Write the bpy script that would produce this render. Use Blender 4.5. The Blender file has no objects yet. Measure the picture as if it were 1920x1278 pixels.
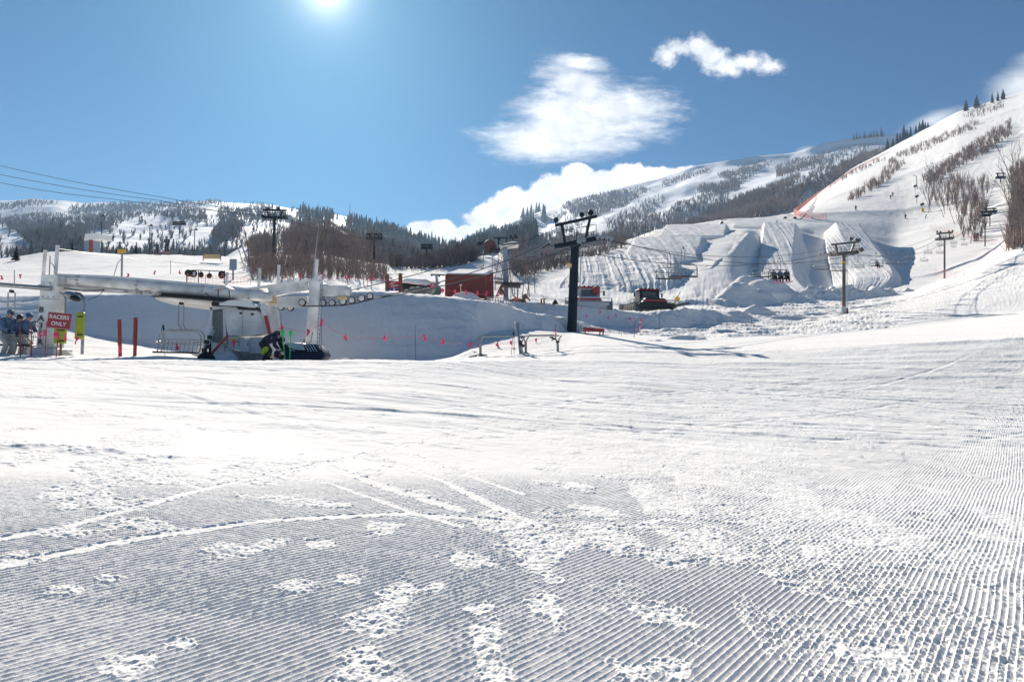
import bpy, math, random
import numpy as np
from mathutils import Vector, Matrix
SC = bpy.context.scene
COL = SC.collection
R = math.radians
rng = np.random.default_rng(7)
random.seed(7)
# ------------------------------------------------------------------ camera
F, W, H = 1200.0, 1920.0, 1278.0
EYE = np.array([0.0, 0.0, 1.6])
TH, RO = math.atan(51 / 1200.0), R(1.2)
_f = np.array([0, math.cos(TH), math.sin(TH)])
_r0 = np.array([1.0, 0, 0]); _u0 = np.array([0, -math.sin(TH), math.cos(TH)])
_r = _r0 * math.cos(RO) + _u0 * math.sin(RO)
_u = _u0 * math.cos(RO) - _r0 * math.sin(RO)
def P(px, py, d):
    """world point(s) seen at photo pixel (px, py), d metres ahead"""
    px = np.asarray(px, float); py = np.asarray(py, float); d = np.asarray(d, float)
    X = (px - W / 2)[..., None]; Y = (H / 2 - py)[..., None]
    v = _f * F + _r * X + _u * Y
    return EYE + v * (d / v[..., 1])[..., None]
def V(px, py, d): return Vector(P(px, py, d))
def proj(p):
    q = np.asarray(p, float) - EYE
    a = q @ _f
    return W / 2 + F * (q @ _r) / a, H / 2 - F * (q @ _u) / a
def mpp(d): return d / F          # metres per photo pixel
cam = bpy.data.cameras.new('camera'); co = bpy.data.objects.new('camera', cam); COL.objects.link(co)
cam.sensor_width = 36; cam.lens = 36 * F / W; cam.clip_start = 0.05; cam.clip_end = 20000
co.matrix_world = Matrix(((_r[0], _u[0], -_f[0], EYE[0]), (_r[1], _u[1], -_f[1], EYE[1]), (_r[2], _u[2], -_f[2], EYE[2]), (0, 0, 0, 1)))
SC.camera = co
# ------------------------------------------------------------------ objects
def tag(o, label=None, cat=None, group=None, kind=None):
    if label: o['label'] = label
    if cat: o['category'] = cat
    if group: o['group'] = group
    if kind: o['kind'] = kind
    return o
def thing(name, label, cat, loc=(0, 0, 0), rz=0.0, group=None, s=1.0):
    o = bpy.data.objects.new(name, None); COL.objects.link(o)
    o.location = Vector(loc); o.rotation_euler = (0, 0, rz); o.scale = (s, s, s)
    o.empty_display_size = 0.2
    return tag(o, label, cat, group)
def kids(o): return [c for c in list(COL.objects) if c.parent == o]
KID = {}
def link(o, parent):
    COL.objects.link(o)
    if parent is not None:
        o.parent = parent; KID.setdefault(parent.name, []).append(o)
    return o
def copy_tree(o, parent=None):
    c = o.copy(); link(c, parent)
    for ch in list(KID.get(o.name, [])): copy_tree(ch, c)
    return c
def mesh_obj(name, me, mat=None, parent=None, smooth=False):
    o = bpy.data.objects.new(name, me)
    if mat is not None and not me.materials: me.materials.append(mat)
    if smooth: me.polygons.foreach_set('use_smooth', [True] * len(me.polygons))
    return link(o, parent)
def np_mesh(name, verts, faces):
    """faces: (n,3) or (n,4) int array"""
    me = bpy.data.meshes.new(name)
    verts = np.ascontiguousarray(verts, dtype=np.float32); faces = np.ascontiguousarray(faces, dtype=np.int32)
    k = faces.shape[1]; n = len(faces)
    me.vertices.add(len(verts)); me.vertices.foreach_set('co', verts.ravel())
    me.loops.add(n * k); me.loops.foreach_set('vertex_index', faces.ravel())
    me.polygons.add(n); me.polygons.foreach_set('loop_start', np.arange(0, n * k, k, dtype=np.int32))
    me.update(calc_edges=True)
    return me
def grid_faces(nr, nc, flip=False):
    i = np.arange(nr * nc).reshape(nr, nc)
    a, b, c, d = i[:-1, :-1].ravel(), i[:-1, 1:].ravel(), i[1:, 1:].ravel(), i[1:, :-1].ravel()
    return np.stack([a, b, c, d] if not flip else [a, d, c, b], 1)
class MB:
    def __init__(s): s.v = []; s.f = []
    def add(s, vs, fs):
        n = len(s.v); s.v += [tuple(p) for p in vs]; s.f += [tuple(n + i for i in f) for f in fs]; return s
    def box(s, c, size, rz=0, rx=0, ry=0, taper=1.0):
        sx, sy, sz = [q / 2 for q in size]
        m = Matrix.Rotation(rz, 3, 'Z') @ Matrix.Rotation(ry, 3, 'Y') @ Matrix.Rotation(rx, 3, 'X')
        vs = []
        for z in (-1, 1):
            t = taper if z > 0 else 1
            for x, y in ((-1, -1), (1, -1), (1, 1), (-1, 1)):
                vs.append(Vector(c) + m @ Vector((x * sx * t, y * sy * t, z * sz)))
        return s.add(vs, [(3, 2, 1, 0), (4, 5, 6, 7), (0, 1, 5, 4), (1, 2, 6, 5), (2, 3, 7, 6), (3, 0, 4, 7)])
    def rbox(s, c, size, b=0.03, **k):
        """box with chamfered vertical and horizontal edges"""
        sx, sy, sz = [q / 2 for q in size]
        ring = [(-sx + b, -sy), (sx - b, -sy), (sx, -sy + b), (sx, sy - b), (sx - b, sy), (-sx + b, sy), (-sx, sy - b), (-sx, -sy + b)]
        m = Matrix.Rotation(k.get('rz', 0), 3, 'Z') @ Matrix.Rotation(k.get('ry', 0), 3, 'Y') @ Matrix.Rotation(k.get('rx', 0), 3, 'X')
        vs = []
        for z, q in ((-sz, 1 - b / max(sx, sy)), (-sz + b, 1), (sz - b, 1), (sz, 1 - b / max(sx, sy))):
            for x, y in ring: vs.append(Vector(c) + m @ Vector((x * q, y * q, z)))
        fs = [tuple(range(7, -1, -1)), tuple(range(24, 32))]
        for k_ in range(3):
            for i in range(8):
                j = (i + 1) % 8; fs.append((k_ * 8 + i, k_ * 8 + j, k_ * 8 + 8 + j, k_ * 8 + 8 + i))
        return s.add(vs, fs)
    def tube(s, pts, r, n=8, cap=True):
        pts = [Vector(p) for p in pts]; m = len(pts)
        rs = r if isinstance(r, (list, tuple)) else [r] * m
        vs = []; ref = None
        for i, p in enumerate(pts):
            t = (pts[min(i + 1, m - 1)] - pts[max(i - 1, 0)])
            t = t.normalized() if t.length > 1e-9 else Vector((0, 0, 1))
            if ref is None:
                ref = Vector((0, 0, 1)) if abs(t.z) < 0.9 else Vector((1, 0, 0))
            a = t.cross(ref).normalized(); ref2 = a.cross(t).normalized(); ref = ref2
            for k in range(n):
                w = 2 * math.pi * k / n + math.pi / n
                vs.append(p + (a * math.cos(w) + ref2 * math.sin(w)) * rs[i])
        fs = []
        for i in range(m - 1):
            for k in range(n):
                j = (k + 1) % n; fs.append((i * n + k, i * n + j, i * n + n + j, i * n + n + k))
        if cap: fs += [tuple(range(n - 1, -1, -1)), tuple(range((m - 1) * n, m * n))]
        return s.add(vs, fs)
    def bar(s, a, b, w, h):
        """rectangular bar from a to b, width w (horizontal), height h"""
        a = Vector(a); b = Vector(b); t = (b - a).normalized()
        up = Vector((0, 0, 1)) if abs(t.z) < 0.95 else Vector((0, 1, 0))
        x = t.cross(up).normalized(); y = x.cross(t).normalized()
        vs = []
        for p in (a, b):
            for i, j in ((-1, -1), (1, -1), (1, 1), (-1, 1)): vs.append(p + x * i * w / 2 + y * j * h / 2)
        return s.add(vs, [(3, 2, 1, 0), (4, 5, 6, 7), (0, 1, 5, 4), (1, 2, 6, 5), (2, 3, 7, 6), (3, 0, 4, 7)])
    def lathe(s, c, prof, n=24, axis='Z', m=None):
        """prof: list of (radius, height)"""
        A = m or {'Z': Matrix.Identity(3), 'Y': Matrix.Rotation(-math.pi / 2, 3, 'X'), 'X': Matrix.Rotation(math.pi / 2, 3, 'Y')}[axis]
        vs = []
        for r, h in prof:
            for k in range(n):
                w = 2 * math.pi * k / n; vs.append(Vector(c) + A @ Vector((r * math.cos(w), r * math.sin(w), h)))
        fs = []
        for i in range(len(prof) - 1):
            for k in range(n):
                j = (k + 1) % n; fs.append((i * n + k, i * n + j, i * n + n + j, i * n + n + k))
        fs += [tuple(range(n - 1, -1, -1)), tuple(range((len(prof) - 1) * n, len(prof) * n))]
        return s.add(vs, fs)
    def ell(s, c, rad, n=12, m=7, rot=None):
        A = rot or Matrix.Identity(3)
        vs = []
        for i in range(m + 1):
            t = math.pi * (i + 0.02) / (m + 0.04)
            for k in range(n):
                w = 2 * math.pi * k / n
                vs.append(Vector(c) + A @ Vector((rad[0] * math.sin(t) * math.cos(w), rad[1] * math.sin(t) * math.sin(w), -rad[2] * math.cos(t))))
        fs = []
        for i in range(m):
            for k in range(n):
                j = (k + 1) % n; fs.append((i * n + k, i * n + j, i * n + n + j, i * n + n + k))
        fs += [tuple(range(n - 1, -1, -1)), tuple(range(m * n, m * n + n))]
        return s.add(vs, fs)
    def prism(s, poly, ext):
        """closed polygon of 3-D points pushed along ext"""
        poly = [Vector(p) for p in poly]; e = Vector(ext); n = len(poly)
        fs = [tuple(range(n)), tuple(range(2 * n - 1, n - 1, -1))]
        fs += [(i, i + n, (i + 1) % n + n, (i + 1) % n) for i in range(n)]
        return s.add(poly + [p + e for p in poly], fs)
    def build(s, name, mat, parent=None, smooth=False, label=None):
        me = bpy.data.meshes.new(name)
        off = Vector((0, 0, 0))
        if parent is not None and parent.get('_w'):
            off = Vector(parent['_w'])
        me.from_pydata([tuple(Vector(p) - off) for p in s.v], [], s.f); me.validate(); me.update()
        import bmesh
        bm = bmesh.new(); bm.from_mesh(me); bmesh.ops.recalc_face_normals(bm, faces=bm.faces); bm.to_mesh(me); bm.free()
        if smooth:
            me.polygons.foreach_set('use_smooth', [True] * len(me.polygons))
            me.set_sharp_from_angle(angle=R(38))
        o = mesh_obj(name, me, mat, parent)
        if parent is not None and parent.get('_w'): o['_w'] = parent['_w']
        if label: o['label'] = label
        return o
def wthing(name, label, cat, loc, group=None):
    """a thing whose parts are given in world coordinates"""
    o = thing(name, label, cat, loc, 0, group); o['_w'] = [float(q) for q in loc]; return o
# ------------------------------------------------------------------ noise (numpy)
def _h(ix, iy, seed):
    with np.errstate(over='ignore'):
        a = (ix.astype(np.int64) * 374761393 + iy.astype(np.int64) * 668265263 + seed * 974634777) & 0xffffffff
        a = ((a ^ (a >> 13)) * 1274126177) & 0xffffffff
        a = (a ^ (a >> 16)) & 0xffffffff
    return a / 4294967295.0
def vnoise(x, y, seed=0):
    ix = np.floor(x); iy = np.floor(y); fx = x - ix; fy = y - iy
    fx = fx * fx * fx * (fx * (fx * 6 - 15) + 10); fy = fy * fy * fy * (fy * (fy * 6 - 15) + 10)
    a = _h(ix, iy, seed); b = _h(ix + 1, iy, seed); c = _h(ix, iy + 1, seed); d = _h(ix + 1, iy + 1, seed)
    return (a + (b - a) * fx) * (1 - fy) + (c + (d - c) * fx) * fy
def fbm(x, y, seed=0, o=4, g=0.5):
    t = 0; a = 1; n = 0
    for k in range(o):
        t = t + a * vnoise(x * 2 ** k + 17.3 * k, y * 2 ** k - 9.1 * k, seed + k); n += a; a *= g
    return t / n
def sstep(a, b, x):
    t = np.clip((x - a) / (b - a), 0, 1); return t * t * (3 - 2 * t)
# ------------------------------------------------------------------ materials
def nt(m):
    m.use_nodes = True; return m.node_tree
def mat(name, col, rough=0.6, metal=0.0, var=0.12, scale=6.0, bump=0.0, bscale=40.0, spec=0.5, coat=0.0, dirt=None):
    """principled with a noise-varied colour and optional bump"""
    m = bpy.data.materials.new(name); t = nt(m); N = t.nodes; L = t.links
    b = N['Principled BSDF']
    tc = N.new('ShaderNodeTexCoord'); no = N.new('ShaderNodeTexNoise'); no.inputs['Scale'].default_value = scale; no.inputs['Detail'].default_value = 5
    L.new(tc.outputs['Object'], no.inputs['Vector'])
    rp = N.new('ShaderNodeValToRGB'); rp.color_ramp.elements[0].position = 0.3; rp.color_ramp.elements[1].position = 0.7
    c0 = [max(0, q * (1 - var)) for q in col]; c1 = [min(1, q * (1 + var)) for q in col]
    if dirt: c0 = dirt
    rp.color_ramp.elements[0].color = (*c0, 1); rp.color_ramp.elements[1].color = (*c1, 1)
    L.new(no.outputs['Fac'], rp.inputs['Fac']); L.new(rp.outputs['Color'], b.inputs['Base Color'])
    b.inputs['Roughness'].default_value = rough; b.inputs['Metallic'].default_value = metal
    b.inputs['Specular IOR Level'].default_value = spec; b.inputs['Coat Weight'].default_value = coat
    if bump:
        n2 = N.new('ShaderNodeTexNoise'); n2.inputs['Scale'].default_value = bscale; n2.inputs['Detail'].default_value = 4
        L.new(tc.outputs['Object'], n2.inputs['Vector'])
        bp = N.new('ShaderNodeBump'); bp.inputs['Strength'].default_value = bump; bp.inputs['Distance'].default_value = 0.02
        L.new(n2.outputs['Fac'], bp.inputs['Height']); L.new(bp.outputs['Normal'], b.inputs['Normal'])
    return m
def snow_mat(name, col=(0.905, 0.885, 0.858), scales=((35.0, 0.35, 0.012), (4.0, 0.35, 0.05)), rough=0.9, spec=0.04, stretch=None):
    m = bpy.data.materials.new(name); t = nt(m); N = t.nodes; L = t.links; b = N['Principled BSDF']
    b.inputs['Roughness'].default_value = rough; b.inputs['Specular IOR Level'].default_value = spec
    tc = N.new('ShaderNodeTexCoord'); vec = tc.outputs['Object']
    if stretch:
        mp = N.new('ShaderNodeMapping'); mp.inputs['Scale'].default_value = stretch[:3]; mp.inputs['Rotation'].default_value = (0, 0, stretch[3])
        L.new(vec, mp.inputs['Vector']); vec = mp.outputs['Vector']
    no = N.new('ShaderNodeTexNoise'); no.inputs['Scale'].default_value = 0.35; no.inputs['Detail'].default_value = 6
    L.new(vec, no.inputs['Vector'])
    rp = N.new('ShaderNodeValToRGB'); rp.color_ramp.elements[0].position = 0.32; rp.color_ramp.elements[1].position = 0.68
    rp.color_ramp.elements[0].color = (*[q * 0.93 for q in col], 1); rp.color_ramp.elements[1].color = (*col, 1)
    L.new(no.outputs['Fac'], rp.inputs['Fac']); L.new(rp.outputs['Color'], b.inputs['Base Color'])
    prev = None
    for sc, st, di in scales:
        n2 = N.new('ShaderNodeTexNoise'); n2.inputs['Scale'].default_value = sc; n2.inputs['Detail'].default_value = 5; n2.inputs['Roughness'].default_value = 0.6
        L.new(vec, n2.inputs['Vector'])
        bp = N.new('ShaderNodeBump'); bp.inputs['Strength'].default_value = st; bp.inputs['Distance'].default_value = di
        L.new(n2.outputs['Fac'], bp.inputs['Height'])
        if prev: L.new(prev.outputs['Normal'], bp.inputs['Normal'])
        prev = bp
    L.new(prev.outputs['Normal'], b.inputs['Normal'])
    return m
M = {}
M['snow'] = snow_mat('groomed snow')
M['snow_bank'] = snow_mat('ploughed snow', scales=((9.0, 0.6, 0.06), (1.6, 0.5, 0.25)))
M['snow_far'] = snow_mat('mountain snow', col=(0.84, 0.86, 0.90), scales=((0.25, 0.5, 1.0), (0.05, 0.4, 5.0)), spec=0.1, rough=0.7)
M['snow_cap'] = snow_mat('settled snow', scales=((12.0, 0.4, 0.02),))
M['white'] = mat('white painted steel', (0.86, 0.86, 0.84), 0.42, var=0.10, scale=2.2, dirt=(0.56, 0.55, 0.52))
M['offwhite'] = mat('aged white fibreglass', (0.78, 0.77, 0.75), 0.5, var=0.08, scale=1.5, dirt=(0.5, 0.49, 0.47))
M['boxgrey'] = mat('pale grey enclosure', (0.5, 0.52, 0.55), 0.5, var=0.08)
M['galv'] = mat('galvanised steel', (0.36, 0.37, 0.38), 0.45, 0.7, var=0.2, scale=9)
M['pipe'] = mat('dull grey pipe', (0.27, 0.27, 0.27), 0.5, 0.3, var=0.2, scale=9)
M['navysteel'] = mat('dark blue green painted steel', (0.008, 0.018, 0.030), 0.6, 0.0, var=0.4, scale=2.0, spec=0.2)
M['darksteel'] = mat('dark steel', (0.035, 0.035, 0.04), 0.5, 0.3, var=0.35)
M['towergrey'] = mat('weathered grey brown steel', (0.11, 0.10, 0.095), 0.6, 0.2, var=0.3, scale=3)
M['track'] = mat('worn grey black track rubber', (0.032, 0.032, 0.034), 0.7, var=0.4, scale=9)
M['black'] = mat('black rubber', (0.012, 0.012, 0.014), 0.55, var=0.3)
M['rope'] = mat('greased steel rope', (0.05, 0.055, 0.06), 0.5, 0.4, var=0.2)
M['red'] = mat('red paint', (0.42, 0.03, 0.03), 0.45, var=0.2, scale=3)
M['redpole'] = mat('red flaking paint on wood', (0.35, 0.022, 0.02), 0.6, var=0.3, scale=14)
M['signred'] = mat('faded sign red', (0.33, 0.02, 0.03), 0.5, var=0.1, scale=3)
M['signwhite'] = mat('sign lettering white', (0.75, 0.75, 0.74), 0.5, var=0.04)
M['lettergrey'] = mat('dark stencil lettering', (0.05, 0.05, 0.055), 0.6, var=0.2)
M['rust'] = mat('red brown painted corrugated wall', (0.30, 0.055, 0.035), 0.6, var=0.18, scale=2.5, dirt=(0.22, 0.042, 0.028))
M['wood'] = mat('weathered wood', (0.20, 0.12, 0.075), 0.75, var=0.3, scale=12)
M['brownwood'] = mat('brown stained timber', (0.17, 0.07, 0.035), 0.7, var=0.25, scale=12)
M['pink'] = mat('fluorescent pink vinyl', (0.9, 0.06, 0.17), 0.5, var=0.1)
M['orange'] = mat('orange safety mesh', (0.85, 0.16, 0.06), 0.6, var=0.15)
M['fadedorange'] = mat('sun bleached red mesh', (0.85, 0.36, 0.30), 0.7, var=0.1)
M['lime'] = mat('lime green pad vinyl', (0.36, 0.44, 0.03), 0.5, var=0.15, scale=4)
M['limeglove'] = mat('fluorescent lime fabric', (0.55, 0.72, 0.03), 0.6, var=0.12)
M['green'] = mat('bright green plastic', (0.05, 0.70, 0.12), 0.4, var=0.1)
M['navypad'] = mat('navy vinyl pad', (0.012, 0.017, 0.045), 0.5, var=0.3, bump=0.3, bscale=3)
M['navyjacket'] = mat('navy jacket nylon', (0.010, 0.013, 0.04), 0.6, var=0.3, bump=0.5, bscale=14)
M['bluejacket'] = mat('muted blue jacket nylon', (0.07, 0.13, 0.24), 0.65, var=0.25, bump=0.4, bscale=12)
M['paletrousers'] = mat('pale grey ski trousers', (0.46, 0.45, 0.42), 0.75, var=0.12, bump=0.4, bscale=14)
M['blacktrousers'] = mat('black ski trousers', (0.014, 0.014, 0.016), 0.7, var=0.3)
M['skin'] = mat('skin', (0.55, 0.34, 0.25), 0.55, var=0.08)
M['hair'] = mat('brown hair', (0.05, 0.03, 0.02), 0.6)
M['yellow'] = mat('yellow board', (0.75, 0.42, 0.02), 0.5, var=0.1)
M['tan'] = mat('tan banner', (0.72, 0.50, 0.24), 0.7, var=0.15, scale=1.5)
M['blue'] = mat('blue sign paint', (0.04, 0.12, 0.42), 0.5, var=0.1)
M['panelblue'] = mat('grey blue board', (0.22, 0.28, 0.36), 0.5, var=0.08)
M['bamboo'] = mat('dark bamboo', (0.10, 0.075, 0.05), 0.7, var=0.3)
M['rubble'] = mat('stone facing', (0.30, 0.27, 0.24), 0.8, var=0.35, scale=8, bump=0.8, bscale=12)
M['blackglove'] = mat('black knit', (0.012, 0.011, 0.012), 0.8, var=0.3, bump=0.5, bscale=30)
M['asphaltroof'] = mat('dark roof fascia', (0.03, 0.03, 0.035), 0.6)
def glass_mat():
    m = bpy.data.materials.new('tinted window glass'); t = nt(m); b = t.nodes['Principled BSDF']
    b.inputs['Base Color'].default_value = (0.55, 0.62, 0.62, 1); b.inputs['Roughness'].default_value = 0.05
    b.inputs['Transmission Weight'].default_value = 0.75; b.inputs['IOR'].default_value = 1.08
    return m
M['glass'] = glass_mat()
# ------------------------------------------------------------------ sun and sky
_sd = P(610, -22, 1.0) - EYE; _sd = _sd / np.linalg.norm(_sd)
SUN_EL = math.asin(_sd[2]); SUN_AZ = math.atan2(_sd[0], _sd[1])
sun = bpy.data.lights.new('sun', 'SUN'); sun.energy = 5.0; sun.angle = R(0.5); sun.color = (1.0, 0.93, 0.82)
so = bpy.data.objects.new('sun', sun); COL.objects.link(so)
so.rotation_euler = Vector(_sd).to_track_quat('Z', 'Y').to_euler()
world = bpy.data.worlds.new('World'); SC.world = world; world.use_nodes = True
t = world.node_tree; N = t.nodes; L = t.links
bg = N['Background']; bg.inputs['Strength'].default_value = 0.052
sky = N.new('ShaderNodeTexSky'); sky.sky_type = 'NISHITA'; sky.sun_disc = False
sky.sun_elevation = SUN_EL; sky.sun_rotation = SUN_AZ; sky.altitude = 2200; sky.air_density = 1.0; sky.dust_density = 2.0; sky.ozone_density = 2.0
def math_(op, a, b=None, c=None, clamp=False):
    n = N.new('ShaderNodeMath'); n.operation = op; n.use_clamp = clamp
    for i, q in enumerate((a, b, c)):
        if q is None: continue
        if isinstance(q, (int, float)): n.inputs[i].default_value = q
        else: L.new(q, n.inputs[i])
    return n.outputs[0]
tc = N.new('ShaderNodeTexCoord'); sp = N.new('ShaderNodeSeparateXYZ'); L.new(tc.outputs['Generated'], sp.inputs[0])
yc = math_('MAXIMUM', sp.outputs['Y'], 0.05)
cu = math_('MULTIPLY', math_('DIVIDE', sp.outputs['X'], yc), 12.0)      # units: 100 photo pixels at the far plane
cv = math_('MULTIPLY', math_('DIVIDE', sp.outputs['Z'], yc), 12.0)
cb = N.new('ShaderNodeCombineXYZ'); L.new(cu, cb.inputs[0]); L.new(cv, cb.inputs[1])
def uv(px, py):
    q = P(px, py, 1.0) - EYE; return 12 * q[0] / q[1], 12 * q[2] / q[1]
def noise(scale, detail=6, rough=0.55, off=(0, 0, 0), stretch=(1, 1, 1), rot=0.0):
    mp = N.new('ShaderNodeMapping'); mp.inputs['Location'].default_value = off; mp.inputs['Scale'].default_value = stretch; mp.inputs['Rotation'].default_value = (0, 0, rot)
    L.new(cb.outputs[0], mp.inputs[0])
    n = N.new('ShaderNodeTexNoise'); n.inputs['Scale'].default_value = scale; n.inputs['Detail'].default_value = detail; n.inputs['Roughness'].default_value = rough
    L.new(mp.outputs[0], n.inputs['Vector']); return n.outputs['Fac']
def blob(px, py, rx, ry, ang=0.0):
    """1 at centre, falling to 0 one radius out, below 0 beyond (elliptic cone)"""
    u0, v0 = uv(px, py); ca, sa = math.cos(ang), math.sin(ang)
    du = math_('SUBTRACT', cu, u0); dv = math_('SUBTRACT', cv, v0)
    a = math_('MULTIPLY_ADD', du, ca, math_('MULTIPLY', dv, sa)); b = math_('MULTIPLY_ADD', dv, ca, math_('MULTIPLY', du, -sa))
    a = math_('MULTIPLY', a, 100.0 / rx); b = math_('MULTIPLY', b, 100.0 / ry)
    q = math_('SQRT', math_('MULTIPLY_ADD', a, a, math_('MULTIPLY', b, b)))
    return math_('SUBTRACT', 1.0, q)
def union(bs):
    o = bs[0]
    for b in bs[1:]:
        n = N.new('ShaderNodeMath'); n.operation = 'SMOOTH_MAX'; L.new(o, n.inputs[0]); L.new(b, n.inputs[1]); n.inputs[2].default_value = 0.15; o = n.outputs[0]
    return o
def ramp(x, a, b):
    n = N.new('ShaderNodeMapRange'); n.interpolation_type = 'SMOOTHSTEP'; L.new(x, n.inputs['Value'])
    n.inputs['From Min'].default_value = a; n.inputs['From Max'].default_value = b; return n.outputs['Result']
nb = noise(1.3, 8, 0.6); nf = noise(4.0, 6, 0.6, (3, 1, 0)); nw = noise(1.0, 9, 0.62, (5, 2, 0), (0.9, 2.6, 1), R(-8))
def warp(f, n, amp): return math_('ADD', f, math_('MULTIPLY', math_('SUBTRACT', n, 0.5), amp))
# cumulus bank rising behind the long ridge
cum = union([blob(*b) for b in ((930, 412, 70, 38), (985, 385, 80, 42), (1050, 365, 75, 52), (1105, 372, 60, 45), (1083, 328, 42, 30), (1140, 345, 60, 32),
     (1185, 334, 52, 38), (1240, 340, 70, 34), (1300, 330, 75, 24), (1350, 322, 55, 14), (890, 432, 45, 14), (960, 362, 22, 16), (1020, 410, 120, 40), (1150, 380, 150, 40),
     (790, 438, 45, 30), (820, 440, 50, 34), (850, 452, 30, 34), (765, 440, 30, 18), (820, 475, 70, 40))])
cum = warp(warp(cum, nb, 0.85), nf, 0.55)
c1 = ramp(cum, 0.10, 0.30)
# soft wind-drawn sheet above it
st = union([blob(*b) for b in ((1085, 245, 215, 72, R(8)), (1060, 205, 135, 64, R(6)), (1010, 268, 140, 46, R(-6)), (1150, 205, 150, 66, R(2)), (1085, 160, 100, 60, R(-25)), (1095, 122, 70, 26, R(-8)))])
st = warp(warp(st, nw, 0.75), noise(2.2, 9, 0.65, (1, 7, 0), (0.7, 2.4, 1), R(-12)), 0.85)
st = warp(st, noise(7.0, 8, 0.7, (4, 4, 0), (0.6, 1.6, 1), R(-15)), 0.5)
c2 = math_('MULTIPLY', ramp(st, -0.02, 0.85), 0.93)
# small torn cloud at upper right
sm = union([blob(*b) for b in ((1254, 106, 34, 30, R(30)), (1275, 90, 44, 28), (1310, 86, 50, 26, R(-10)), (1335, 110, 52, 32), (1362, 124, 56, 30), (1405, 117, 58, 26), (1440, 124, 44, 22))])
sm = warp(warp(sm, noise(4.2, 9, 0.68, (2, 9, 0)), 2.0), noise(1.6, 4, 0.5, (6, 9, 0)), 1.2)
c3 = math_('MULTIPLY', ramp(sm, 0.0, 0.95), 0.95)
# thin veils: upper right corner, behind the right ridge
ve = union([blob(*b) for b in ((1930, 150, 150, 60, R(35)), (1520, 284, 40, 16), (1750, 225, 90, 22, R(18)))])
c4 = math_('MULTIPLY', ramp(warp(ve, nw, 0.9), 0.05, 1.0), 0.7)
def mx(a, b): return math_('MAXIMUM', a, b)
ca = mx(mx(c1, c2), mx(c3, c4))
# cloud brightness: lit from behind, greyer in the thick folds
cs = N.new('ShaderNodeValToRGB'); cs.color_ramp.elements[0].position = 0.25; cs.color_ramp.elements[1].position = 0.65
cs.color_ramp.elements[0].color = (9.0, 9.5, 10.4, 1); cs.color_ramp.elements[1].color = (15.0, 15.0, 15.0, 1)
L.new(noise(1.7, 6, 0.55, (8, 3, 0)), cs.inputs['Fac'])
# aureole of the sun in thin high ice haze
dn = N.new('ShaderNodeVectorMath'); dn.operation = 'DOT_PRODUCT'; L.new(tc.outputs['Generated'], dn.inputs[0]); dn.inputs[1].default_value = tuple(_sd)
ang = math_('ARCCOSINE', math_('MINIMUM', dn.outputs['Value'], 1.0))
def ex(k, amp): return math_('MULTIPLY', math_('POWER', 2.718, math_('MULTIPLY', ang, -k)), amp)
au = math_('ADD', math_('ADD', ex(55.0, 26.0), ex(12.0, 1.5)), ex(3.5, 0.12))
auc = N.new('ShaderNodeVectorMath'); auc.operation = 'SCALE'; auc.inputs[0].default_value = (1.0, 0.99, 0.96); L.new(au, auc.inputs['Scale'])
# the photograph's sky is a little greener/paler than the model sky
tint = N.new('ShaderNodeVectorMath'); tint.operation = 'MULTIPLY'; L.new(sky.outputs[0], tint.inputs[0]); tint.inputs[1].default_value = (0.22, 0.60, 0.83)
TINT = tint
ad = N.new('ShaderNodeVectorMath'); ad.operation = 'ADD'; L.new(tint.outputs[0], ad.inputs[0]); L.new(auc.outputs[0], ad.inputs[1])
mixc = N.new('ShaderNodeMix'); mixc.data_type = 'RGBA'; L.new(ca, mixc.inputs['Factor']); L.new(ad.outputs[0], mixc.inputs[6]); L.new(cs.outputs[0], mixc.inputs[7])
L.new(mixc.outputs[2], bg.inputs['Color'])
world.cycles.sampling_method = 'MANUAL'; world.cycles.sample_map_resolution = 1024
SC.view_settings.view_transform = 'Standard'; SC.view_settings.look = 'None'; SC.view_settings.exposure = 0.78; SC.view_settings.gamma = 1
SC.cycles.use_denoising = True
SC.cycles.max_bounces = 6; SC.cycles.diffuse_bounces = 3; SC.cycles.glossy_bounces = 2; SC.cycles.transmission_bounces = 4; SC.cycles.transparent_max_bounces = 8; SC.cycles.volume_bounces = 0
SC.cycles.caustics_reflective = False; SC.cycles.caustics_refractive = False
SC.cycles.use_adaptive_sampling = True; SC.cycles.adaptive_threshold = 0.01
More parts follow.
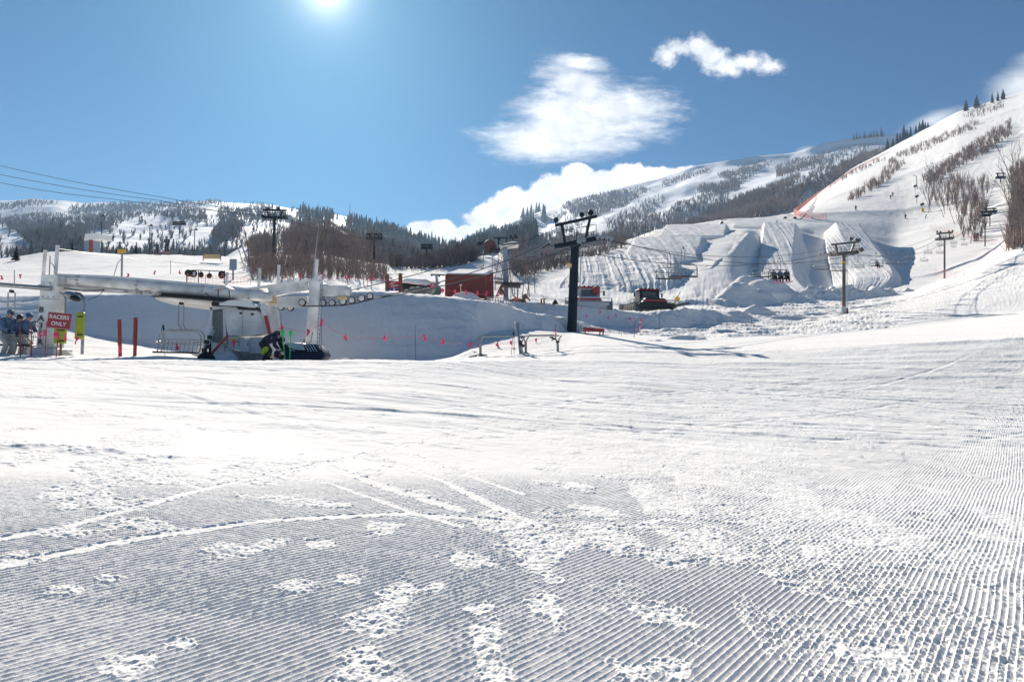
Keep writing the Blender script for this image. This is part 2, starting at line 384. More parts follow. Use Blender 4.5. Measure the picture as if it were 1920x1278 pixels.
# ------------------------------------------------------------------ terrain
class Loft:
    """surface through depth curves; each curve is [(px, py, d), ...]"""
    def __init__(s, curves, x0, x1, dx, ns, smooth=0.25, xsm=30.0, pre=None):
        s.px = np.arange(x0, x1 + dx / 2, dx); s.dx = dx
        cp, cd = [], []
        k = int(3 * xsm / dx); ker = np.exp(-0.5 * (np.arange(-k, k + 1) * dx / xsm) ** 2); ker /= ker.sum()
        for c in curves:
            d0 = c[0] if isinstance(c[0], (int, float)) else None
            pts = c[1:] if d0 is not None else c
            xs = [p[0] for p in pts]; ys = [p[1] for p in pts]; ds = [p[2] if len(p) > 2 else d0 for p in pts]
            py = np.interp(s.px, xs, ys); dd = np.interp(s.px, xs, ds)
            cp.append(np.convolve(np.pad(py, k, 'edge'), ker, 'valid')); cd.append(np.convolve(np.pad(dd, k, 'edge'), ker, 'valid'))
        s.cp, s.cd = np.array(cp), np.array(cd)
        rows_p, rows_d = [], []
        nc = len(curves)
        Z = np.array([P(s.px, s.cp[j], s.cd[j])[:, 2] for j in range(nc)])
        rz, rd = [], []
        for j in range(nc - 1):
            n = ns[j] if isinstance(ns, (list, tuple)) else ns
            for i in range(n):
                t = i / n; rz.append(Z[j] * (1 - t) + Z[j + 1] * t); rd.append(s.cd[j] * (1 - t) + s.cd[j + 1] * t)
        rz.append(Z[-1]); rd.append(s.cd[-1]); rz = np.array(rz); rd = np.array(rd)
        if smooth:
            m = ns if isinstance(ns, int) else int(np.median(ns)); k = max(1, int(m * smooth)); w = np.exp(-0.5 * (np.arange(-2 * k, 2 * k + 1) / k) ** 2); w /= w.sum()
            zz = np.pad(rz, ((2 * k, 2 * k), (0, 0)), 'reflect', reflect_type='odd')
            rz = sum(w[i] * zz[i:i + len(rz)] for i in range(len(w)))
        if pre is not None:
            rz = np.vstack([pre[0], rz]); rd = np.vstack([pre[1], rd])
        # ray x for given d: x = d * tan(az); use horizon column direction
        b = P(s.px, np.full_like(s.px, 690.0), np.ones_like(s.px))[:, 0]
        s.X = rd * b[None, :]; s.Y = rd.copy(); s.Z = rz; s.rd = rd
    def mesh(s, name, m, kind='structure', label=None, cat=None, disp=None):
        Z = s.Z if disp is None else s.Z + disp(s.X, s.Y, s)
        s.Zf = Z
        nr, nc = Z.shape
        v = np.stack([s.X, s.Y, Z], -1).reshape(-1, 3)
        me = np_mesh(name, v, grid_faces(nr, nc)); o = mesh_obj(name, me, m, None, True)
        s.py = proj(np.stack([s.X, s.Y, Z], -1))[1]
        return tag(o, label, cat, None, kind)
    def col(s, px): return int(np.clip(round((px - s.px[0]) / s.dx), 0, len(s.px) - 1))
    def at(s, px, d):
        """surface point in column px at depth d"""
        f = float(np.clip((px - s.px[0]) / s.dx, 0, len(s.px) - 1.001)); c = int(f); f -= c; q = []
        for k in (c, c + 1): q.append((np.interp(d, s.rd[:, k], s.X[:, k]), np.interp(d, s.rd[:, k], s.Zf[:, k])))
        return Vector((q[0][0] * (1 - f) + q[1][0] * f, d, q[0][1] * (1 - f) + q[1][1] * f))
    def hit(s, px, py, dmin=0, dmax=1e9):
        """first visible surface point at pixel (px, py)"""
        c = s.col(px); y = s.py[:, c]; d = s.rd[:, c]
        ok = np.where((y[:-1] >= py) & (y[1:] <= py) & (d[:-1] >= dmin) & (d[1:] <= dmax))[0]
        if len(ok) == 0: return None
        i = ok[0]; t = (y[i] - py) / max(1e-6, y[i] - y[i + 1]); dd = d[i] + (d[i + 1] - d[i]) * t
        return s.at(px, dd)
# --- the near piste, pit, banks, plateau, park base, all one sheet -------------------
# the piste tips gently to the right and rises ahead, steepening towards the crest
CRX = [-260, 0, 700, 850, 1000, 1300, 1600, 1920, 2200]; CRD = [19.0, 19.0, 19.0, 20.0, 22.5, 23, 23, 23, 23]; CRY = [676, 676, 676, 677, 676, 682, 680, 677, 672]
_tt = P(np.array(CRX, float), np.full(9, 690.0), np.ones(9))[:, 0]
_ck = []
for _x, _d, _y in zip(CRX, CRD, CRY):
    _p = P(float(_x), float(_y), float(_d)); _ck.append((_p[2] - (0.034 * _d - 0.074 * _p[0])) / (_d - 6.0) ** 2)
def plane_z(x, d): return 0.034 * d - 0.074 * x + np.interp(x / np.maximum(d, .01), _tt, _ck) * np.maximum(0, d - 6.0) ** 2
CUR = [
 [12.0] + [(-260, 880), (2200, 880)],   # replaced by the plane below
 [16.0] + [(-260, 776), (960, 772), (1500, 780), (1920, 792), (2200, 794)],
 [19.5] + [(-260, 714), (850, 714), (1300, 718), (1920, 728), (2200, 730)],
 [23.0] + [(-260, 676), (850, 677), (1000, 676), (1300, 682), (1600, 680), (1920, 677), (2200, 672)],
 [26.5] + [(-260, 664, 25), (0, 664, 25), (300, 667, 24.5), (450, 676, 24), (600, 677, 24), (800, 679, 25), (850, 674, 25.5), (900, 667), (1000, 662), (1100, 655), (1300, 662), (1500, 655), (1700, 645), (1920, 636), (2200, 622)],
 [(-260, 597, 31), (0, 603, 31), (130, 622, 30), (230, 640, 29.5), (330, 655, 29), (420, 673, 28.5), (600, 678, 28.5), (800, 677, 28.5), (850, 667, 28.5), (880, 646, 29.5), (912, 624, 32.5), (968, 617, 34.8), (1015, 617, 37), (1067, 622, 40), (1118, 622, 40), (1180, 626, 40), (1300, 634, 37), (1500, 628, 38), (1600, 622, 40), (1700, 612, 44), (1800, 600, 48), (1920, 582, 52), (2200, 545, 56)],
 [(-260, 558, 34), (0, 555, 34), (160, 552, 33.6), (400, 548, 32.6), (600, 545, 33), (690, 542, 33), (750, 546, 33), (860, 559, 33), (912, 566, 34.4), (953, 573, 36.2), (989, 583, 38), (1067, 598, 41.3), (1118, 609, 43), (1180, 615, 43), (1240, 619, 43), (1300, 617, 44), (1400, 613, 47), (1500, 606, 52), (1583, 591, 60), (1700, 570, 66), (1800, 545, 74), (1920, 512, 84), (2200, 435, 90)],
 [(-260, 550, 38), (0, 547, 38), (200, 545, 38), (430, 545, 38), (690, 546, 38), (860, 562, 39), (950, 575, 39.6), (989, 585, 40.8), (1067, 600, 43), (1118, 611, 44.3), (1180, 616, 44.5), (1240, 619, 45), (1278, 615, 46), (1340, 608, 49), (1400, 607, 53), (1500, 598, 57), (1583, 587, 63), (1700, 563, 72), (1800, 535, 83), (1920, 492, 95), (2200, 410, 102)],
 [(-260, 533, 50), (0, 530, 50), (200, 528, 50), (430, 530, 52), (600, 546, 52), (690, 550, 52), (860, 563, 52), (912, 565, 42), (958, 567, 41), (1005, 567, 43), (1049, 570, 44.4), (1084, 574, 45), (1140, 578, 45.7), (1175, 583, 46), (1226, 584, 46.7), (1261, 581, 47.4), (1295, 578, 49), (1321, 582, 52), (1359, 587, 54), (1400, 592, 57), (1500, 588, 62), (1583, 582, 67), (1700, 560, 75), (1800, 528, 89), (1920, 475, 102), (2200, 390, 112)],
 [(-260, 512, 65), (0, 510, 65), (200, 508, 65), (430, 510, 66), (600, 530, 66), (700, 543, 64), (800, 552, 62), (912, 566, 58), (958, 568, 57), (1049, 580, 57), (1140, 586, 57), (1226, 588, 58), (1300, 584, 60), (1400, 584, 64), (1500, 580, 72), (1600, 574, 76), (1700, 556, 82), (1800, 522, 96), (1920, 455, 116), (2200, 370, 125)],
 [(-260, 496, 85), (0, 494, 85), (200, 492, 85), (430, 496, 85), (600, 508, 85), (700, 526, 82), (800, 528, 82), (860, 522, 82), (912, 525, 80), (958, 545, 76), (1000, 558, 72), (1100, 573, 72), (1200, 575, 73), (1300, 570, 73), (1400, 574, 78), (1500, 566, 84), (1600, 560, 88), (1700, 548, 92), (1771, 523, 104), (1850, 490, 115), (1920, 432, 132), (2200, 350, 140)],
 [110.0] + [(-260, 494), (0, 485), (83, 472), (153, 471), (350, 476), (430, 481), (600, 478), (680, 490), (740, 502), (820, 497), (880, 482), (912, 472), (940, 486), (960, 500), (985, 512), (1040, 505), (1085, 496), (1200, 500), (1290, 494), (1366, 484), (1376, 488), (1412, 524), (1500, 536), (1600, 540), (1690, 524), (1760, 515, 112), (1850, 480, 122), (1920, 424, 141), (2200, 325, 160)],
 [140.0] + [(-260, 520), (0, 510), (350, 500), (600, 494), (820, 506), (880, 497), (960, 503), (1000, 500), (1085, 474), (1175, 462), (1300, 448), (1398, 439), (1406, 444), (1432, 472), (1500, 482), (1600, 480), (1690, 489), (1760, 471), (1850, 444, 143), (1920, 398, 157), (2200, 290, 174)],
 [170.0] + [(-260, 540), (0, 530), (350, 520), (600, 510), (880, 510), (960, 508), (1085, 466), (1175, 449), (1240, 436), (1300, 436), (1420, 428), (1500, 430), (1600, 440), (1680, 453), (1760, 426), (1850, 400), (1920, 365), (2200, 262, 190)],
 [210.0] + [(-260, 560), (350, 540), (600, 525), (880, 520), (960, 515), (1085, 480), (1175, 452), (1240, 428), (1370, 412), (1480, 404), (1600, 400), (1700, 396), (1760, 384), (1850, 352), (1920, 325), (2200, 225)],
 [300.0] + [(-260, 590), (350, 560), (960, 540), (1175, 475), (1300, 445), (1400, 420), (1480, 404), (1500, 396), (1560, 372), (1600, 358), (1700, 330), (1800, 292), (1920, 256), (2200, 150)],
 [450.0] + [(-260, 600), (960, 560), (1175, 500), (1400, 450), (1480, 405), (1520, 378), (1560, 350), (1600, 325), (1700, 286), (1800, 242), (1920, 202), (2200, 95)],
 [650.0] + [(-260, 610), (960, 580), (1175, 530), (1400, 460), (1480, 410), (1500, 392), (1540, 356), (1600, 314), (1650, 291), (1700, 263), (1750, 237), (1800, 211), (1850, 197), (1920, 175), (2200, 60)],
 [900.0] + [(-260, 620), (960, 600), (1175, 560), (1480, 440), (1600, 350), (1700, 300), (1800, 250), (1920, 215), (2200, 120)],
]
NS = [110, 90, 70, 26, 40, 40, 16, 26, 22, 22, 22, 22, 22, 22, 26, 26, 26, 16]
X0, X1, DX = -260.0, 2200.0, 1.55
pxs = np.arange(X0, X1 + DX / 2, DX)
_b = P(pxs, np.full_like(pxs, 690.0), np.ones_like(pxs))[:, 0]; dD = np.interp(pxs, CRX, CRD)
for _j, _f0 in ((0, 0.52), (1, 0.70), (2, 0.86), (3, 1.0)):
    _d = dD * _f0; p12 = np.stack([_b * _d, _d, plane_z(_b * _d, _d)], -1); py12 = proj(p12)[1]
    CUR[_j] = [(a, b, c) for a, b, c in zip(pxs[::20], py12[::20], _d[::20])]
pyn = np.concatenate([np.linspace(1478, 1100, 440), np.linspace(1100, 809, 620)[1:]]); dn_ = 1920.0 / (pyn - 649.0)
dn_ = dn_[:-1] / dn_[-1]
pre_d = dn_[:, None] * (dD * 0.52)[None, :]; pre_z = plane_z(_b[None, :] * pre_d, pre_d)
ground = Loft(CUR, X0, X1, DX, NS, smooth=0.12, xsm=9.0, pre=(pre_z, pre_d))
def G0(px, py):
    """photo pixel to ground plan (near sheet)"""
    a = P(px, py, 1.0) - EYE; lo, hi = 1.0, 22.0
    for _ in range(40):
        k = (lo + hi) / 2
        if 1.6 + a[2] * k > float(plane_z(a[0] * k, k)): lo = k
        else: hi = k
    return float(a[0] * k), float(k)
GA = R(39.5); PITCH = 0.041
gdir = (math.sin(GA), math.cos(GA)); gper = (-math.cos(GA), math.sin(GA))
PATCH = [(110, 1110, 50, 13), (205, 1085, 36, 11), (240, 1248, 58, 24), (345, 1207, 34, 14), (565, 1100, 42, 13), (650, 1088, 26, 12), (745, 1118, 40, 40), (700, 1165, 78, 22), (905, 1140, 34, 18), (915, 1200, 38, 30), (925, 1262, 40, 24),
 (690, 1220, 26, 16), (815, 1100, 26, 10), (880, 1050, 60, 16), (1000, 1060, 34, 18), (1040, 1085, 24, 10), (1020, 1140, 40, 34), (1140, 1010, 32, 28), (1120, 960, 60, 12), (1240, 1150, 70, 22), (1190, 1260, 50, 20), (1260, 1250, 40, 22), (430, 1030, 60, 16), (505, 1020, 40, 12), (600, 1020, 40, 12),
 (720, 990, 40, 14), (980, 980, 60, 10), (1240, 930, 40, 18), (1440, 960, 50, 26), (1460, 1070, 36, 34), (1550, 1040, 50, 22), (1310, 1000, 30, 10), (1080, 910, 40, 8), (200, 870, 70, 20), (300, 900, 50, 8), (40, 1050, 60, 20), (130, 1000, 80, 12), (260, 985, 90, 14), (560, 940, 120, 10), (430, 800, 90, 8), (620, 800, 120, 10),
 (780, 925, 30, 8), (690, 885, 30, 10), (860, 880, 50, 8), (1290, 840, 80, 8), (1100, 830, 60, 8), (960, 815, 80, 6), (30, 860, 60, 18), (1650, 1230, 90, 30), (1820, 1160, 45, 26), (1720, 1265, 60, 16), (1600, 1120, 60, 20), (1860, 1010, 60, 18)]
TRACKS = [([(-60, 1022), (130, 985), (385, 915), (560, 878), (690, 848), (820, 818), (960, 790)], 16), ([(110, 835), (210, 868), (300, 890), (385, 916)], 13), ([(520, 890), (620, 905), (760, 955), (860, 985)], 15), ([(600, 868), (720, 910), (860, 955)], 26), ([(730, 862), (830, 900), (930, 950), (1010, 985)], 20),
 ([(780, 852), (880, 890), (980, 925)], 12), ([(1160, 990), (1250, 970), (1330, 985), (1430, 1015)], 10), ([(1300, 760), (1500, 800), (1700, 850), (1860, 900)], 16), ([(-40, 900), (160, 905), (300, 912)], 5), ([(420, 890), (520, 885)], 6), ([(1080, 880), (1300, 930), (1500, 990)], 7), ([(0, 1062), (250, 1010), (500, 975), (760, 962), (960, 978)], 22)]
def seg_dist(x, y, pts):
    best = None
    for (x0, y0), (x1, y1) in zip(pts[:-1], pts[1:]):
        vx, vy = x1 - x0, y1 - y0; t = np.clip(((x - x0) * vx + (y - y0) * vy) / (vx * vx + vy * vy), 0, 1)
        q = np.hypot(x - x0 - t * vx, y - y0 - t * vy); best = q if best is None else np.minimum(best, q)
    return best
def ground_disp(X, Y, s):
    out = np.zeros_like(X)
    nn = int((s.rd[:, 0] < 34).sum())
    x, y = X[:nn], Y[:nn]
    # groomer corduroy
    wob = (fbm(x * 0.35, y * 0.35, 3, 2) - 0.5) * 0.10
    q = (x * gper[0] + y * gper[1] + wob) / PITCH
    ph = q - np.floor(q)
    ridge = np.where(ph < 0.8, ph / 0.8, (1 - ph) / 0.2) - 0.5 + 0.22 * np.exp(-((ph - 0.8) / 0.08) ** 2)   # long flank, steep comb face
    amp = 0.0136 * (0.8 + 0.4 * fbm(x * 0.8, y * 0.8, 11, 2))
    tn = x / y; fq = np.hypot((gper[0] * tn + gper[1]) * y * y / 1920.0, gper[0] * y / 1200.0) / PITCH
    amp = amp * sstep(0.62, 0.44, fq)
    crumb = (fbm(x * 28, y * 28, 21, 3) - 0.5)
    # where it has been skied and walked on
    pxg, pyg = proj(np.stack([x, y, plane_z(x, y)], -1))
    tr = np.zeros_like(x)
    edge = fbm(x * 9, y * 9, 31, 3) - 0.5; edge2 = fbm(x * 2.2, y * 2.2, 33, 3) - 0.5
    for a, b, rx, ry in PATCH:
        cx, cy = G0(float(a), float(b)); ex_, _ = G0(float(a + rx), float(b)); _, ey = G0(float(a), float(b - ry))
        q2 = np.hypot((x - cx) / max(.02, abs(ex_ - cx)), (y - cy) / max(.02, abs(ey - cy))); tr = np.maximum(tr, sstep(0.0, 0.35, 1.0 - q2 + edge * 1.3))
    tk = np.zeros_like(x)
    for pts, w in TRACKS:
        g = [tuple(float(v_) for v_ in G0(float(a), float(b))) for a, b in pts]
        mid = pts[len(pts) // 2]; wm = abs(G0(float(mid[0] + w), float(mid[1]))[0] - G0(float(mid[0]), float(mid[1]))[0]) * 0.8
        tk = np.maximum(tk, sstep(1.0, 0.62, seg_dist(x, y, g) / wm + edge * 0.5 + edge2 * 0.3))
    right = sstep(0.0, 1.0, (pxg - 1150) / 450 - (pyg - 1000) / 900 + edge2 * 2.6) * sstep(0.44, 0.53, fbm(x * 1.7, y * 1.7, 41, 4) + 0.10 * sstep(1300, 1800, pxg))
    midz = sstep(0.56, 0.64, fbm(x * 1.1, y * 0.7, 47, 4) + 0.05 * sstep(5.0, 9, y)) * 0.9
    tr = np.clip(np.maximum(np.maximum(tr, right * 0.95), midz), 0, 1)
    far = sstep(0.42, 0.60, y / np.interp(pxg, CRX, CRD) + edge2 * .2 - .06 * sstep(1200, 1900, pxg))
    keep = (1 - tr) * (1 - 0.96 * tk) * (1 - far)
    lump = (fbm(x * 17, y * 17, 51, 4, 0.65) - 0.5)
    big = (fbm(x * 2.6, y * 2.6, 61, 3) - 0.5)
    z = keep * (ridge * amp + crumb * 0.006 * np.exp(-((ph - 0.8) / 0.15) ** 2))
    lf = sstep(10, 4, y); z += tr * (1 - tk) * (lump * (0.008 + 0.018 * lf) + crumb * 0.015 * lf + 0.55 * ridge * amp * np.clip((right - .3) * 3, 0, 1) + 0.12 * ridge * amp) + tr * 0.006
    z += tk * (crumb * 0.008 + lump * 0.006 - 0.002) + tk * (1 - tk) * 4 * (lump * 0.03 + 0.004) + tr * (1 - tr) * 4 * lump * 0.02
    z += (fbm(x * 0.25, y * 0.25, 71, 3) - 0.5) * 0.10 * sstep(4, 12, y) + big * 0.025 * tr
    # wind-scoured ripples and old tracks farther out, drawn out across the slope
    z += far * ((fbm(x * 0.5, y * 2.0, 81, 4) - 0.5) * 0.065 + (fbm(x * 3, y * 6, 83, 3) - 0.5) * 0.016 * sstep(0.5, 0.6, fbm(x * 0.4, y * 0.8, 85, 2)))
    for k in range(26):                                   # faint crossing ski tracks on the hard flat beyond
        u = random.Random(900 + k); x0, y0 = u.uniform(-14, 16), u.uniform(9, 20); a = u.uniform(-.5, .5) + (1.35 if k % 3 else -1.2); L_ = u.uniform(6, 22); c = u.uniform(-.02, .02)
        ca, sa = math.sin(a), math.cos(a); t_ = (x - x0) * ca + (y - y0) * sa; n_ = (x - x0) * sa - (y - y0) * ca - c * t_ * t_
        z += -0.011 * np.exp(-(n_ / 0.06) ** 2) * sstep(L_, L_ * .7, np.abs(t_)) * far + 0.006 * np.exp(-((n_ - .13) / 0.07) ** 2) * sstep(L_, L_ * .7, np.abs(t_)) * far
    # wavy lip where the groomer turned
    gx0, gy0 = G0(0.0, 832.0); lip = np.exp(-((y - (gy0 + 0.05 * (x - gx0) + edge2 * .6)) / 0.12) ** 2) * sstep(-2, -5, x)
    z += lip * 0.05 * (0.6 + edge)
    # crisp single tracks near the crest
    out[:nn] = z * sstep(34, 26, y)
    # --- banks and ploughed snow beyond
    x, y = X[nn - 40:], Y[nn - 40:]
    b = (fbm(x * 0.9, y * 0.9, 91, 5, 0.5) - 0.5) * 0.36 + (fbm(x * 4, y * 4, 95, 3) - 0.5) * 0.12 + (fbm(x * 0.25 + y * .4, y * 3.0 - x * .2, 96, 3) - 0.5) * 0.16 * sstep(45, 38, y)
    col_x = np.broadcast_to(s.px[None, :], X.shape)[nn - 40:]
    rough = sstep(26, 30, y) * sstep(120, 85, y) * (0.22 + 0.35 * sstep(640, 800, col_x) + 0.3 * sstep(820, 960, col_x) * sstep(1480, 1330, col_x))
    rough *= 1 - 0.8 * sstep(1480, 1600, col_x) * sstep(85, 40, y)
    b2 = (fbm(x * 0.12, y * 0.12, 97, 4) - 0.5)
    out[nn - 40:] += b * rough + b2 * np.clip(y / 60, 0, 3) * sstep(25, 60, y) * 0.5 * sstep(900, 500, y) * (1 - 0.75 * sstep(1480, 1600, col_x))
    # plough texture at park base and churned tracks under the right-hand tower
    ch = sstep(1150, 1250, col_x) * sstep(1720, 1640, col_x) * sstep(36, 42, y) * sstep(92, 80, y)
    out[nn - 40:] += ch * (fbm(x * 0.45, y * 1.1, 99, 4) - 0.5) * 0.55
    # old skied-up side slope on the far right
    sl = sstep(1500, 1700, col_x) * sstep(40, 60, y) * sstep(700, 300, y)
    out[nn - 40:] += sl * (fbm(x * 0.16 + y * 0.1, y * 0.05, 103, 4) - 0.5) * np.clip(y / 330, 0.05, 0.9)
    return out
snow_ground = ground.mesh('snow_ground', M['snow'], label=None, disp=ground_disp)
# the valley floor behind and beside the camera, so light bounces as it does on a snowfield
g = MB(); xs = [-6000, -400, -60, 60, 400, 6000]; ys = [-6000, -400, -60, 60, 400, 6000]
g.add([(x, y, -1.5) for y in ys for x in xs], [tuple(q) for q in grid_faces(6, 6).tolist()])
tag(g.build('snow_plain', M['snow']), kind='structure')
# --- park jumps and landings ---------------------------------------------------------
def ramp_mesh(name, rows, nu=10, nv=16, amp=0.35, seed=0, streak=0.0, sink=9.0, m=None):
    """rows back to front, each a cross-section of (px, py, d); closed down into the ground"""
    A = np.array([[P(*p) for p in r] for r in rows]); nr, nc = A.shape[:2]
    uu = np.linspace(0, nc - 1, (nc - 1) * nu + 1); vv = np.linspace(0, nr - 1, (nr - 1) * nv + 1)
    def cr(a, t):
        i = np.clip(np.floor(t).astype(int), 0, len(a) - 2); f = (t - i)
        p0 = a[np.clip(i - 1, 0, len(a) - 1)]; p1 = a[i]; p2 = a[i + 1]; p3 = a[np.clip(i + 2, 0, len(a) - 1)]
        p0 = np.where((i == 0).reshape(-1, *[1] * (a.ndim - 1)), 2 * p1 - p2, p0); p3 = np.where((i == len(a) - 2).reshape(-1, *[1] * (a.ndim - 1)), 2 * p2 - p1, p3)
        f = f.reshape(-1, *[1] * (a.ndim - 1))
        return 0.5 * (2 * p1 + (p2 - p0) * f + (2 * p0 - 5 * p1 + 4 * p2 - p3) * f * f + (3 * p1 - p0 - 3 * p2 + p3) * f ** 3)
    B = cr(A, vv)                                        # smooth along the run
    i = np.clip(np.floor(uu).astype(int), 0, nc - 2); f = (uu - i)[None, :, None]
    C = B[:, i] * (1 - f) + B[:, i + 1] * f              # crisp across it
    C = C.copy()
    for _ in range(3):                                   # soften the corners
        C[:, 1:-1] = 0.25 * C[:, :-2] + 0.5 * C[:, 1:-1] + 0.25 * C[:, 2:]
    x, y = C[..., 0], C[..., 1]
    w = np.minimum(1, np.minimum(np.arange(C.shape[1]), np.arange(C.shape[1])[::-1]) / 3.0)[None, :]
    C[..., 2] += ((fbm(x * 0.6, y * 0.5, seed + 200, 4) - 0.5) * amp + (fbm(uu[None, :] * 15 + 0.25 * y, y * 0.035, seed + 210, 4, 0.65) - 0.5) * streak) * w
    C[..., 0] += (fbm(x * 0.5, y * 0.5, seed + 220, 3) - 0.5) * amp * 1.4
    n1, n2 = C.shape[:2]; v = C.reshape(-1, 3)
    rim = [(0, k) for k in range(n2)] + [(k, n2 - 1) for k in range(1, n1)] + [(n1 - 1, k) for k in range(n2 - 2, -1, -1)] + [(k, 0) for k in range(n1 - 2, 0, -1)]
    ri = [a * n2 + b for a, b in rim]; low = v[ri] - np.array([0, 0, sink])
    f1 = grid_faces(n1, n2, True); nb_ = len(ri); o = len(v)
    f2 = np.array([(ri[k], ri[(k + 1) % nb_], o + (k + 1) % nb_, o + k) for k in range(nb_)])
    me = np_mesh(name, np.vstack([v, low]), np.vstack([f1, f2]))
    import bmesh
    bm = bmesh.new(); bm.from_mesh(me); bm.faces.new([bm.verts[k] for k in range(0)]) if False else None
    bmesh.ops.recalc_face_normals(bm, faces=bm.faces); bm.to_mesh(me); bm.free()
    o_ = mesh_obj(name, me, m or M['snow_bank'], None, True); me.set_sharp_from_angle(angle=R(40))
    return tag(o_, kind='structure')
RAMPS = [
 ([[(1085, 482, 108), (1172, 476, 108), (1262, 477, 108), (1286, 506, 106)], [(1058, 524, 90), (1165, 520, 90), (1262, 514, 90), (1300, 552, 88)], [(1032, 566, 80), (1160, 568, 80), (1250, 553, 83), (1272, 570, 82)]], 70, 60, 0.35, 0.5),
 ([[(1178, 466, 133), (1193, 444, 135), (1317, 442, 135), (1345, 472, 133)], [(1162, 486, 111), (1178, 474, 113), (1303, 480, 113), (1335, 500, 111)]], 60, 40, 0.2, 0.32),
 ([[(1238, 440, 163), (1250, 421, 165), (1362, 419, 165), (1382, 450, 163)], [(1228, 450, 140), (1237, 441, 140), (1357, 441, 140), (1370, 458, 140)]], 60, 40, 0.2, 0.32),
 ([[(1383, 412, 190), (1458, 410, 190)], [(1375, 424, 172), (1452, 424, 172)], [(1372, 436, 168), (1450, 436, 168)]], 20, 16, 0.2, 0.1),
 ([[(1360, 441, 141), (1407, 436, 140), (1431, 462, 138.5)], [(1345, 461, 129.5), (1389, 453, 129), (1424, 490, 126.6)], [(1330, 480, 117.5), (1373, 474, 117), (1414, 512, 114.4)], [(1305, 497, 107.5), (1345, 488, 107), (1396, 530, 103.6)], [(1300, 511, 101), (1333, 502, 101), (1356, 532, 98.6)]], 20, 20, 0.3, 0.15),
 ([[(1428, 424, 168), (1434, 417, 168), (1492, 419, 168), (1508, 444, 166.5)], [(1424, 460, 142), (1430, 450, 142), (1489, 449, 142), (1526, 492, 139.5)], [(1418, 500, 119), (1426, 490, 119), (1486, 491, 119), (1528, 532, 116)], [(1412, 538, 102), (1422, 528, 102), (1490, 519, 102), (1534, 556, 98)], [(1428, 556, 92), (1436, 549, 92), (1512, 543, 92), (1536, 560, 91)]], 50, 24, 0.2, 0.25),
 ([[(1546, 436, 166), (1567, 417, 168), (1611, 419, 168), (1628, 444, 166.5)], [(1550, 460, 139), (1583, 451, 142), (1636, 455, 142), (1672, 492, 140)], [(1560, 510, 117), (1601, 495, 121), (1661, 490, 121), (1700, 526, 118)], [(1565, 540, 101), (1608, 519, 105), (1673, 517, 105), (1708, 546, 102)], [(1570, 552, 95), (1600, 543, 96), (1640, 546, 96), (1690, 560, 95)]], 50, 24, 0.2, 0.2)]
for k, (rows, nu, nv, amp, st_) in enumerate(RAMPS): ramp_mesh('snow_ramp', rows, nu=nu, nv=nv, amp=amp, seed=k + 1, streak=st_)
# ploughed heaps
def mound(px, py, d, wx, wy, h, seed, n=46, rough=0.35, skew=0.0):
    b = P(px, py, d); g_ = np.linspace(-1.35, 1.35, n); U, Vv = np.meshgrid(g_, g_)
    r = np.hypot(U, Vv); x = b[0] + U * wx; y = b[1] + Vv * wy
    z = h * np.exp(-(r * 1.25) ** 2.6) * (0.75 + 0.6 * fbm(x * 0.5, y * 0.5, seed, 4)) + (fbm(x * 1.6, y * 1.6, seed + 5, 4, 0.6) - 0.5) * rough * np.exp(-r * r) + (fbm(x * 5, y * 5, seed + 9, 3) - 0.5) * rough * 0.3 * np.exp(-r * r)
    z = b[2] - 0.25 + z + skew * U * h - 2.2 * sstep(1.0, 1.35, r)
    me = np_mesh('snow_heap', np.stack([x, y, z], -1).reshape(-1, 3), grid_faces(n, n)); return tag(mesh_obj('snow_heap', me, M['snow_bank'], None, True), kind='structure')
mound(1395, 573, 79, 4.8, 2.6, 2.7, 301, rough=.6); mound(1440, 556, 86, 4.2, 3.0, 2.6, 302); mound(1408, 540, 90, 3.6, 2.6, 1.9, 303)
mound(1422, 598, 60, 2.6, 1.4, 1.3, 304); mound(1372, 596, 56, 2.2, 1.3, 0.9, 305); mound(1530, 585, 70, 2.6, 1.2, 0.8, 306)
for k, (a, b, d) in enumerate([(1500, 562, 84), (1528, 560, 86), (1556, 560, 86), (1584, 560, 88), (1612, 560, 88), (1642, 560, 90), (1670, 563, 91), (1698, 566, 92), (1715, 562, 96)]):
    mound(a + (k * 37 % 11) - 5, b + 6, d + (k * 53 % 5) * .5, 3.0 + (k * 29 % 7) * .3, 2.0, 1.5 + (k * 41 % 9) * .12, 320 + k, rough=1.1)
mound(872, 564, 44, 1.5, 0.8, 0.75, 340, rough=0.15); mound(1290, 636, 36, 2.0, 0.9, 0.45, 341); mound(1230, 640, 34, 1.8, 0.7, 0.30, 342)
mound(1200, 662, 27.5, 1.8, 0.5, 0.16, 343); mound(1010, 640, 31, 1.6, 0.8, 0.25, 344); mound(418, 676, 24.3, 0.9, 0.5, 0.75, 345, rough=0.12); mound(640, 676, 26, 0.9, 0.5, 0.30, 346); mound(690, 678, 26.5, 0.9, 0.5, 0.22, 347); mound(105, 668, 24.8, 1.0, 0.6, 0.6, 348, rough=0.15); mound(380, 664, 26.5, 0.5, 0.4, 0.5, 349)
